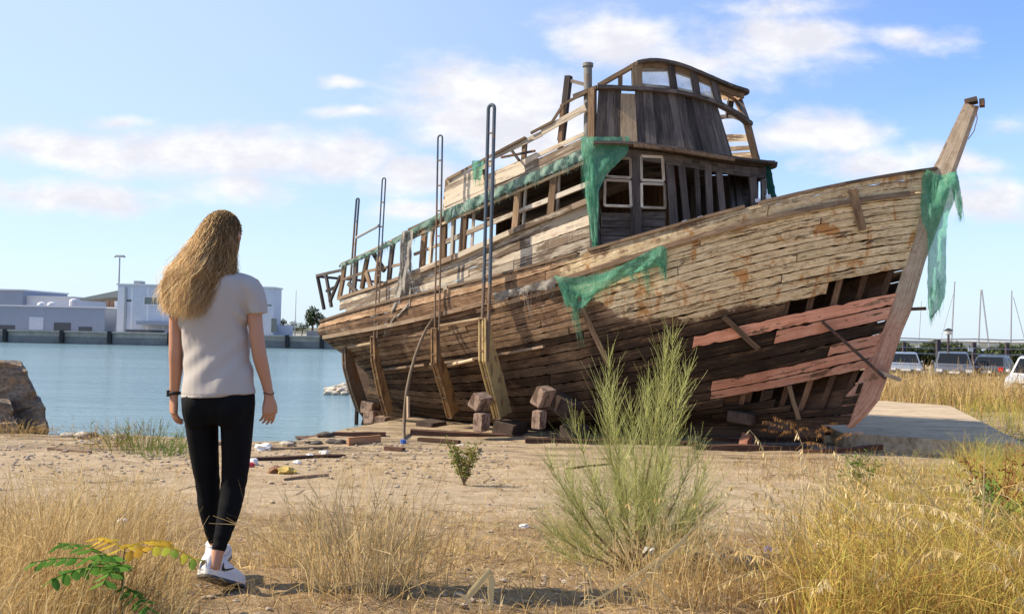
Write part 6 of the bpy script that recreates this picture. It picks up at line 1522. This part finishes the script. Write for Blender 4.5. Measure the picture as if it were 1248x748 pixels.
# shoes
whites = paintm('white shoe leather', (.72, .70, .69), .55, .05, 12); solem = paintm('dark rubber sole', (.09, .085, .08), .8, .2, 20); midm = paintm('white midsole', (.68, .67, .65), .6, .08, 10); black = paintm('black fabric logo', (.012, .012, .014), .6, .1)
def shoe(heel, toe, roll, logo_side):
    H, T = Vector(heel), Vector(toe); f = (T-H).normalized(); s0 = f.cross(Vector((0, 0, 1))).normalized(); u_ = s0.cross(f).normalized()
    s_ = (s0*math.cos(roll)+u_*math.sin(roll)); u_ = s_.cross(f).normalized(); Ls = (T-H).length
    def q(y, x, z): return H+f*(y*Ls)+s_*x+u_*z+PO
    prof = [(-.04, .018, .05), (0, .030, .082), (.1, .036, .098), (.24, .0375, .098), (.38, .039, .088), (.52, .042, .07), (.68, .045, .055), (.84, .042, .045), (.95, .03, .036), (1.0, .014, .026)]
    root = None; m = MB(); rings = []
    for r in cat([(a, b, c_) for a, b, c_ in prof], 26):
        row = []
        for j in range(20):
            a = 2*math.pi*j/20; ca, sa = math.cos(a), math.sin(a); zz = .022+r[2]*.5*(1+math.copysign(abs(sa)**.75, sa))*(1-.0)-.0; xx = r[1]*math.copysign(abs(ca)**.8, ca)*(1-.28*max(0, sa)); row.append(q(r[0], xx, zz))
        rings.append(row)
    m.grid(rings, lambda a, b: (a*.02, b*.05), (.5, .5, .5), close=True); k = 0; m.face(tuple(range(20))[::-1]); m.face(tuple(26*20+j for j in range(20)))
    root = m.build('shoe', whites, woman, True)
    for nm, z0, z1, mt, ex in (('midsole', .008, .034, midm, .004), ('sole', -.002, .010, solem, .005)):
        m = MB(); R_ = cat([(a, b, c_) for a, b, c_ in prof], 20); ol = [(r[0], r[1]+ex) for r in R_]+[(r[0], -r[1]-ex) for r in R_[::-1]]; n = len(ol)
        k = m.add([q(a, b, z0) for a, b in ol]+[q(a, b, z1) for a, b in ol]); m.face(tuple(range(n))); m.face(tuple(range(2*n-1, n-1, -1)))
        for i in range(n): m.face((i, i+n, (i+1) % n+n, (i+1) % n))
        o = m.build(nm, mt, woman); o.parent = root
    sw = [(.30, .078), (.27, .060), (.285, .044), (.34, .040), (.45, .050), (.66, .076), (.45, .058), (.36, .051), (.315, .056), (.305, .066)]
    def side(y, z):
        rr = np.interp(y, [p[0] for p in prof], [p[1] for p in prof]); hh = np.interp(y, [p[0] for p in prof], [p[2] for p in prof]); sa = np.clip(2*(z-.022)/hh-1, -1, 1); sa = math.copysign(abs(sa)**(1/.75), sa); ca = math.sqrt(max(0, 1-sa*sa)); return rr*ca**.8*(1-.28*max(0, sa))
    for sg in (logo_side,):
        m = MB(); P = []
        up_, lo_ = sw[5::-1], sw[5:]+sw[:1]
        n = 10; A = cat([(a, b, 0) for a, b in [sw[5], sw[4], sw[3], sw[2], sw[1], sw[0]]], n); B = cat([(a, b, 0) for a, b in [sw[5], sw[6], sw[7], sw[8], sw[9], sw[0]]], n)
        G_ = [[q(a[0], sg*(side(a[0], a[1])+.0022), a[1]), q((a[0]+b[0])/2, sg*(side((a[0]+b[0])/2, (a[1]+b[1])/2)+.0028), (a[1]+b[1])/2), q(b[0], sg*(side(b[0], b[1])+.0022), b[1])] for a, b in zip(A, B)]
        m.grid(G_); o = m.build('logo', black, woman); o.parent = root
    m = MB(); limb(m, [(*(Vector(q(.20, 0, .09))-PO), .036, .046), (*(Vector(q(.18, 0, .122))-PO), .034, .042)], s_, 16, 5, .1); m.v = [tuple(Vector(v_)+PO) for v_ in m.v]; o = m.build('collar', whites, woman, True); o.parent = root
    return root
shoe((lx(262), -.165, lz(690)), (lx(291), .03, lz(719)), .22, 1)
zl = lz(700); shoe((lx(252.5), .05, zl+.002), (lx(247), .30, zl+.018), 0, -1)
# watch and bracelet
m = MB(); c_ = Vector((lx(208.3), .019, lz(481.5)))+PO
for z0 in (0,): m.tube([c_+Vector((math.cos(a)*.0245, math.sin(a)*.0245, 0)) for a in np.linspace(0, 6.2832, 25)], .0075, 8)
wt = m.build('watch', black, woman, True); m = MB(); m.box(c_+Vector((-.024, -.012, 0)), (.012, .03, .03), .45); o = m.build('watch_face', paintm('watch case', (.03, .03, .035), .25, .05), woman); o.parent = wt
m = MB(); c_ = Vector((lx(323.8), .019, lz(482)))+PO; m.tube([c_+Vector((math.cos(a)*.0235, math.sin(a)*.0235, .004*math.sin(a*2))) for a in np.linspace(0, 6.2832, 25)], .0022, 6); m.build('bracelet', paintm('dark cord', (.05, .03, .025), .7), woman, True)
# hair
g = mat('blonde hair'); sp = g.sep(g.attr('tint')); c = g.ramp(sp[0], [(0, (.10, .052, .022)), (.3, (.30, .18, .08)), (.6, (.58, .40, .20)), (1, (.80, .62, .37))]); c = g.mix(1, c, g.math('ADD', .65, g.math('MULTIPLY', sp[1], .7)), 'MULTIPLY')
d_ = g.n('ShaderNodeBsdfDiffuse'); g.put(d_.inputs[0], c); t_ = g.n('ShaderNodeBsdfTranslucent'); g.put(t_.inputs[0], c); s_ = g.n('ShaderNodeBsdfAnisotropic') if False else g.n('ShaderNodeBsdfGlossy'); s_.inputs[0].default_value = (.75, .62, .42, 1); s_.inputs[1].default_value = .38
a_ = g.n('ShaderNodeMixShader'); a_.inputs[0].default_value = .5; g.L.new(d_.outputs[0], a_.inputs[1]); g.L.new(t_.outputs[0], a_.inputs[2]); b_ = g.n('ShaderNodeMixShader'); b_.inputs[0].default_value = .045; g.L.new(a_.outputs[0], b_.inputs[1]); g.L.new(s_.outputs[0], b_.inputs[2]); g.L.new(b_.outputs[0], g.out.inputs[0]); hairm = g.m
r = np.random.default_rng(21); N = 8000; K = 20; KW = .0018; Ps = np.empty((N, K, 3)); T_ = np.empty((N, K, 3))
ctr = np.array([HC[0], HC[1]-.004, 1.60]); FDn = np.array(FD); SDn = np.array(SDv)
clump = r.normal(size=(90, 3)); cph = r.uniform(0, 6.28, 90)
for i in range(N):
    # root on the scalp: back and sides, down to the hairline in front
    while True:
        d_ = r.normal(size=3); d_ /= np.linalg.norm(d_); f = d_@FDn
        if d_[2] > -.35 and not (f > .45 and d_[2] < .62) and not (f > .05 and d_[2] < .1): break
    if d_[2] > .8 and f > .5: pass
    root_ = ctr+SDn*(d_@SDn)*.076+FDn*f*.102+np.array([0, 0, d_[2]*.105])
    u = d_@SDn*.95+r.normal()*.34; u = max(-1, min(1, u)); ly = r.random()          # place across the back, depth layer
    x2 = lx(250+u*(42 if u < 0 else 32)); y2 = -.105-.035*(1-abs(u))-.03*ly+.05*abs(u)
    ln = r.uniform(.84, 1.0) if r.random() < .72 else r.uniform(.55, .9)
    p1 = ctr+SDn*(d_@SDn)*(.108 if d_@SDn < 0 else .080)+FDn*min(f, .2)*.1+np.array([-.006, -.028 if f < .3 else .0, -.02]); p1[1] = min(p1[1], ctr[1]-.03+.09*abs(d_@SDn))
    q0 = root_; q1 = root_*.35+p1*.65+np.array([0, 0, max(0, d_[2])*.055]); q2 = np.array([lx(259+u*(37 if u < 0 else 27)-4*ly), y2+.012, 1.455]); q3 = np.array([x2, y2, 1.35]); q4 = np.array([lx(239+u*31+r.normal()*4), y2+.005+r.normal()*.012, 1.188+.015*abs(u)+r.normal()*.012])
    C_ = cat([q0, q1, q2, q3, q4], 40); L = int(40*ln); C_ = C_[:max(12, L+1)]; idx = np.linspace(0, len(C_)-1, K); lo = np.floor(idx).astype(int).clip(0, len(C_)-2); fr = (idx-lo)[:, None]; C_ = C_[lo]*(1-fr)+C_[lo+1]*fr
    k = int((u*.5+.5)*59)+int(ly*30); t = np.linspace(0, 1, K)[:, None]
    am = .017*sstep((t-.2)/.5); wv = np.sin(t*17+cph[k])*am; w2 = np.cos(t*13+cph[k]*1.7)*am
    C_ = C_+np.concatenate((wv, w2*.8, 0*wv), 1)+r.normal(size=(1, 3))*.006*t+r.normal(size=(K, 3))*.0012
    if r.random() < .1: C_ += np.array([[-.02-.03*r.random(), -.01, .01]])*t**2*r.uniform(-.4, 1.4)
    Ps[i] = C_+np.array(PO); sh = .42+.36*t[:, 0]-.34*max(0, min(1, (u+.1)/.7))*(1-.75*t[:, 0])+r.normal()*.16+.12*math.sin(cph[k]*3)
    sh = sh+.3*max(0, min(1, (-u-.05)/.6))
    T_[i, :, 0] = sh; T_[i, :, 1] = r.random(); T_[i, :, 2] = .5
W_ = np.linspace(.0022, .0013, K)[None]*np.ones((N, 1)); W_[:, -1] = .0004
TT_ = np.gradient(Ps, axis=1); sd = np.cross(TT_, r.normal(size=(N, 1, 3))); sd /= np.linalg.norm(sd, axis=2, keepdims=True)+1e-9
V = np.stack((Ps-sd*W_[..., None]/2, Ps+sd*W_[..., None]/2), 2).reshape(-1, 3); i_ = np.arange(N)[:, None]*K*2+np.arange(K-1)[None, :]*2
raw_mesh('hair', V, np.stack((i_, i_+1, i_+3, i_+2), -1).reshape(-1, 4), hairm, woman, np.clip(np.repeat(T_.reshape(-1, 3), 2, axis=0), 0, 1), 1, None, True)

woman.rotation_euler = (0, -.021, 0)      # a slight lean
# ================================================================== car park side: cars, fence, hedge, masts
carglass = paintm('tinted car glass', (.012, .014, .016), .25, .1, 1, spec=.25); tyre = paintm('tyre rubber', (.018, .018, .019), .8, .2); rimm = paintm('alloy rim', (.4, .41, .42), .35, .1, 4, metal=.8)
redlamp = paintm('red tail lamp', (.42, .02, .02), .25, .1); headl = paintm('clear head lamp', (.7, .72, .75), .15, .05); trim = paintm('black car trim', (.02, .02, .022), .6, .1); plate = paintm('number plate white', (.7, .7, .68), .5, .05)
def carpaint(name, c): 
    m_ = paintm(name, c, .32, .04, .6, spec=.5); m_.node_tree.nodes['Principled BSDF'].inputs['Coat Weight'].default_value = .6; return m_
def car(px, py_base, Y, heading, col, label, L=4.3, Wd=1.76, H=1.5, kind='suv', cat='car'):
    c = at(px, py_base, Y); zb = gzf(c.x, Y)+.002; root = empty('parked_car', (c.x, Y, zb)); tag(root, label, cat, 'cars parked beyond the grass')
    X = Vector((math.cos(heading), math.sin(heading), 0)); Yv = Vector((-X.y, X.x, 0)); O = Vector((c.x, Y, zb))
    w = lambda x, y, z: O+X*x+Yv*y+Vector((0, 0, z))
    hb = H*.56; hl = L/2                      # belt line; half length
    if kind == 'suv': prof = [(-hl, .42), (-hl+.02, hb*.95), (-hl+.12, hb+.05), (-.1, hb+.06), (hl-1.25, hb+.03), (hl-.35, hb-.1), (hl-.05, hb-.25), (hl, .45), (hl-.1, .26), (-hl+.12, .27)]
    else: prof = [(-hl, .42), (-hl+.03, hb*.9), (-hl+.25, hb+.04), (-.1, hb+.04), (hl-1.2, hb), (hl-.35, hb-.1), (hl-.05, hb-.24), (hl, .42), (hl-.1, .24), (-hl+.12, .25)]
    import bmesh
    def shell(pr, wlo, whi, zlo, zhi, name, m_, bev=.06, parent=root):
        bm = bmesh.new(); A, B = [], []
        for x, z in pr:
            t = (z-zlo)/(zhi-zlo) if zhi > zlo else 0; hw = wlo+(whi-wlo)*max(0, min(1, t)); A.append(bm.verts.new(w(x, -hw, z))); B.append(bm.verts.new(w(x, hw, z)))
        n = len(pr); bm.faces.new(A); bm.faces.new(B[::-1])
        for i in range(n): bm.faces.new((A[(i+1) % n], A[i], B[i], B[(i+1) % n]))
        bmesh.ops.recalc_face_normals(bm, faces=bm.faces)
        if bev: bmesh.ops.bevel(bm, geom=list(bm.edges), offset=bev, segments=2, affect='EDGES', profile=.6, clamp_overlap=True)
        bm.verts.index_update(); m = MB(); m.arr([v_.co.copy() for v_ in bm.verts], [[v_.index for v_ in f.verts] for f in bm.faces]); bm.free()
        o = m.build(name, m_, root, True); o.data.set_sharp_from_angle(angle=.6); return o
    body = shell(prof, Wd/2*.97, Wd/2, .3, hb, 'body', col)
    rx0, rx1 = (-hl+.35, .55) if kind == 'suv' else (-hl+1.0, .45)
    cab = [(rx0-.15 if kind == 'suv' else rx0-.55, hb-.02), (rx0+.12, H-.06), (rx0+.4, H), (rx1-.35, H), (rx1-.05, H-.07), (rx1+.75, hb-.02)]
    shell(cab, Wd/2*.95, Wd/2*.74, hb, H, 'roof', col, .05)
    sl = lambda z: (Wd/2*.95+(Wd/2*.74-Wd/2*.95)*(z-hb)/(H-hb))
    def pan(name, pts, m_, t=.012):
        P = [Vector(p) for p in pts]; n_ = (P[1]-P[0]).cross(P[2]-P[0]).normalized(); 
        if n_.dot((P[0]+P[2])/2-(O+Vector((0, 0, H*.5)))) < 0: n_ = -n_
        m = MB(); m.prism([p+n_*.004 for p in P], n_*t); return m.build(name, m_, root)
    z0, z1 = hb+.07, H-.1
    fx = lambda z: rx1-.05+(.8)*(H-.07-z)/(H-.07-hb+.02); bx = lambda z: cab[0][0]+(cab[1][0]-cab[0][0])*(z-hb+.02)/(H-.06-hb+.02)
    pan('windscreen', [w(fx(z0), -sl(z0)+.1, z0), w(fx(z0), sl(z0)-.1, z0), w(fx(z1), sl(z1)-.08, z1), w(fx(z1), -sl(z1)+.08, z1)], carglass)
    pan('rear_window', [w(bx(z0), -sl(z0)+.12, z0), w(bx(z0), sl(z0)-.12, z0), w(bx(z1), sl(z1)-.1, z1), w(bx(z1), -sl(z1)+.1, z1)], carglass)
    for s_ in (-1, 1):
        for xa, xb in ((bx(z0)+.18, -.35), (-.27, fx(z0)-.2)):
            xa1 = max(xa, bx(z1)+.2); xb1 = min(xb, fx(z1)-.15); pan('side_window', [w(xa, s_*sl(z0), z0), w(xb, s_*sl(z0), z0), w(xb1, s_*sl(z1), z1), w(xa1, s_*sl(z1), z1)], carglass)
        m = MB(); p = w(fx(z0)-.25, s_*(sl(z0)+.1), z0+.06); m.rock(p, (.09, .09, .075), 3, 0, 2); m.build('wing_mirror', col, root, True)
        m = MB(); m.beam(w(hl-.12, s_*(Wd/2-.38), hb-.27), w(hl-.12, s_*(Wd/2-.1), hb-.27), .2, .13); m.build('headlight', headl, root)
        m = MB(); m.beam(w(-hl+.06, s_*(Wd/2-.32), hb-.1), w(-hl+.06, s_*(Wd/2-.08), hb-.1), .16, .22); m.build('tail_lamp', redlamp, root)
        for xw in (hl-.82, -hl+.8):
            r_ = .33; a = w(xw, s_*(Wd/2-.2), r_); b = w(xw, s_*(Wd/2+.015), r_); m = MB(); m.tube([a, a.lerp(b, .15), a.lerp(b, .85), b], [r_*.9, r_, r_, r_*.9], 20); t_ = m.build('wheel', tyre, root, False)
            m = MB(); m.tube([b, b+(b-a).normalized()*.012], r_*.62, 14); q = m.build('rim', rimm, root); q.parent = t_
    m = MB(); m.beam(w(hl-.02, -.5, hb-.34), w(hl-.02, .5, hb-.34), .06, .14); m.build('grille', trim, root)
    m = MB(); m.beam(w(hl+.012, -.7, .4), w(hl+.012, .7, .4), .05, .12); m.build('bumper', trim, root)
    for xx in (hl+.04, -hl-.012): m = MB(); m.beam(w(xx, -.25, .5), w(xx, .25, .5), .02, .11); m.build('number_plate', plate, root)
    return root
D = rad
car(1101, 470, 48, D(-112), carpaint('silver blue car paint', (.20, .235, .29)), 'silver blue car half hidden behind the stem post', 4.2, 1.72, 1.42)
car(1161, 470, 46, D(-116), carpaint('dark silver car paint', (.085, .092, .105)), 'dark silver off road car facing the camera, between the lamp and the fence post', 4.6, 1.84, 1.52)
car(1212, 470, 47, D(50), carpaint('charcoal car paint', (.045, .05, .055)), 'low charcoal car with red tail lamps beside the white car', 4.3, 1.76, 1.36, 'saloon')
car(1268, 470, 33, D(-130), carpaint('white car paint', (.55, .56, .58)), 'white car cut off by the right edge of the picture', 4.3, 1.78, 1.6)
# hedge behind the car park
a, b = at(1060, 440, 60), at(1420, 440, 60); root = empty('hedge', ((a.x+b.x)/2, 60, 0)); tag(root, 'long dusty green hedge behind the parked cars', 'hedge'); r = random.Random(3)
bl = [(a.x+(b.x-a.x)*(i+r.random())/46, 60+r.uniform(-.6, .6), r.uniform(.7, 1.35), r.uniform(.7, 1.1), .8, r.uniform(.6, .85)) for i in range(46)]
crown('foliage', bl, 9000, .28, hedge_leaf, root, 9)
m = MB()
for i in range(30): x = a.x+(b.x-a.x)*(i+.5)/30; m.tube([(x, 60, -.05), (x+r.uniform(-.2, .2), 60, 1.1)], [.05, .02], 5)
m.build('stem', bark, root)['kind'] = 'stuff'
# wire fence
def Zt(px, py, Y): return at(px, py, Y).z
root = empty('wire_fence', (at(1165, 440, 50).x, 50, 0)); tag(root, 'wire fence on dark posts between cars and hedge', 'fence'); fpst = paintm('dark fence post', (.06, .045, .05), .8, .3)
pxs = (1062, 1102, 1143.5, 1187, 1227.5, 1268, 1310)
for i, px in enumerate(pxs):
    t = at(px, 417 if i != 2 else 413, 50); m = MB(); m.beam((t.x, 50, -.05), (t.x, 50, t.z), .26 if i == 2 else .18, .18); m.build('post', fpst, root)
for k, py in enumerate((413, 417, 424, 431)):
    m = MB(); m.tube([at(px, py+(px-1150)*.012+((-1)**i)*.5, 50-.1) for i, px in enumerate(pxs)], .026 if k else .045, 5); m.build('wire', galv, root)
q = at(1183, 426, 49.8); m = MB(); m.box(q, (.3, .02, .22)); tag(m.build('small_sign', plate), 'small white sign on the wire fence', 'sign')
t = at(1156, 408, 46); root = empty('lamp_post', (t.x, 46, 0)); tag(root, 'short lamp post with a boxy white lantern behind the dark silver car', 'lamp post')
m = MB(); m.tube([(t.x-.05, 46, -.05), (t.x, 46, t.z)], [.09, .06], 8); m.build('pole', fpst, root)
m = MB(); m.tube([(t.x, 46, t.z), (t.x, 46, t.z+.06), (t.x, 46, t.z+.22)], [.1, .17, .22], 8); m.build('lantern', plate, root)
m = MB(); m.tube([(t.x, 46, t.z+.224), (t.x, 46, t.z+.3), (t.x, 46, t.z+.36)], [.26, .16, .04], 8); m.build('cap', trim, root)
# sailing boats behind the hedge
gelm = paintm('white hull gelcoat', (.7, .7, .68), .4, .05); alu = paintm('aluminium mast', (.30, .31, .33), .45, .1, 3)
def yacht(top, foot, stay, label, Y, r_=.075, hd=.5):
    T = at(*top, Y); B = at(*foot, Y); zb = 0.0; root = empty('sailing_boat', (B.x, Y, zb)); tag(root, label, 'sailing boat', 'sailing boats behind the hedge')
    X = Vector((math.cos(hd), math.sin(hd), 0)); Yv = Vector((-X.y, X.x, 0)); O = Vector((B.x, Y+.1, 0)); m = MB(); rows = []
    for i in range(13):
        t = i/12; hw = 1.1*math.sin(math.pi*min(1, .25+t*.75))**.8+.02; x = -2.8+6.2*t; row = []
        for j in range(9):
            a = math.pi*j/8; row.append(O+X*x+Yv*(hw*math.cos(a))+Vector((0, 0, 1.0+.12*t-(.75-.3*t)*math.sin(a)**.7)))
        rows.append(row)
    m.grid(rows, lambda a, b: (a, b), (.5, .5, .5)); k = m.add([p for r in rows for p in (r[0], r[-1])])
    for i in range(12): m.face((k+2*i, k+2*i+1, k+2*i+3, k+2*i+2))
    m.face(tuple(m.add(rows[0])+i for i in range(9))); m.build('hull', gelm, root)
    m = MB(); m.prism([O+X*-.8+Yv*-.6+Vector((0, 0, 1.03)), O+X*1.6+Yv*-.4+Vector((0, 0, 1.06)), O+X*1.6+Yv*.4+Vector((0, 0, 1.06)), O+X*-.8+Yv*.6+Vector((0, 0, 1.03))], (0, 0, .35)); m.build('cabin', gelm, root)
    m = MB(); m.tube([Vector((B.x, Y, .6)), B, T], [r_*1.1, r_, r_*.7], 8); m.build('mast', alu, root)
    m = MB(); m.beam(Vector((B.x, Y, 1.75)), Vector((B.x, Y, 1.75))-X*2.4, .09, .09); m.build('boom', alu, root)
    for k in (.35, .2): m = MB(); m.beam(O+X*(-1.2+k*6)+Vector((0, 0, -.02)), O+X*(-1.2+k*6)+Vector((0, 0, .6)), .2, .2); m.build('prop', fpst, root)
    for a_, b_, rr in stay: m = MB(); m.tube([at(*a_, Y-.1), at(*b_, Y-.1)], rr, 5); m.build('stay', alu, root)
yacht((1163.5, 343), (1159, 425), [((1162, 358), (1147, 412), .022)], 'sailing boat mast leaning right, tallest, just right of the stem post', 72)
yacht((1195.5, 353), (1192, 430), [((1196.5, 353), (1206, 428), .06)], 'sailing boat mast with a thick dark backstay, middle of the three tall masts', 70)
yacht((1233, 354), (1231.5, 430), [((1235, 362), (1249, 415), .03)], 'sailing boat mast nearest the right edge', 71)
yacht((1123, 367), (1119, 430), [], 'thin sailing boat mast close beside the stem post', 82, .04)
# taller weeds at the right edge and extra grass under the cars
b = gpts(2400, lambda: (random.uniform(1165, 1320), random.uniform(566, 640)))
field('tall_grass', b, .45, 1.0, .005, .011, goldgreen_m, .1, .95, .2, .35, None, 7, 'tall yellow green weeds at the right edge in front of the cars')
b = wpts(5200, 20, 44, 33, 50)
field('dry_grass', b, .2, .8, .02, .04, straw_m, .15, .8, .25, .3, None, 4, 'sparse dry grass around the parked cars')
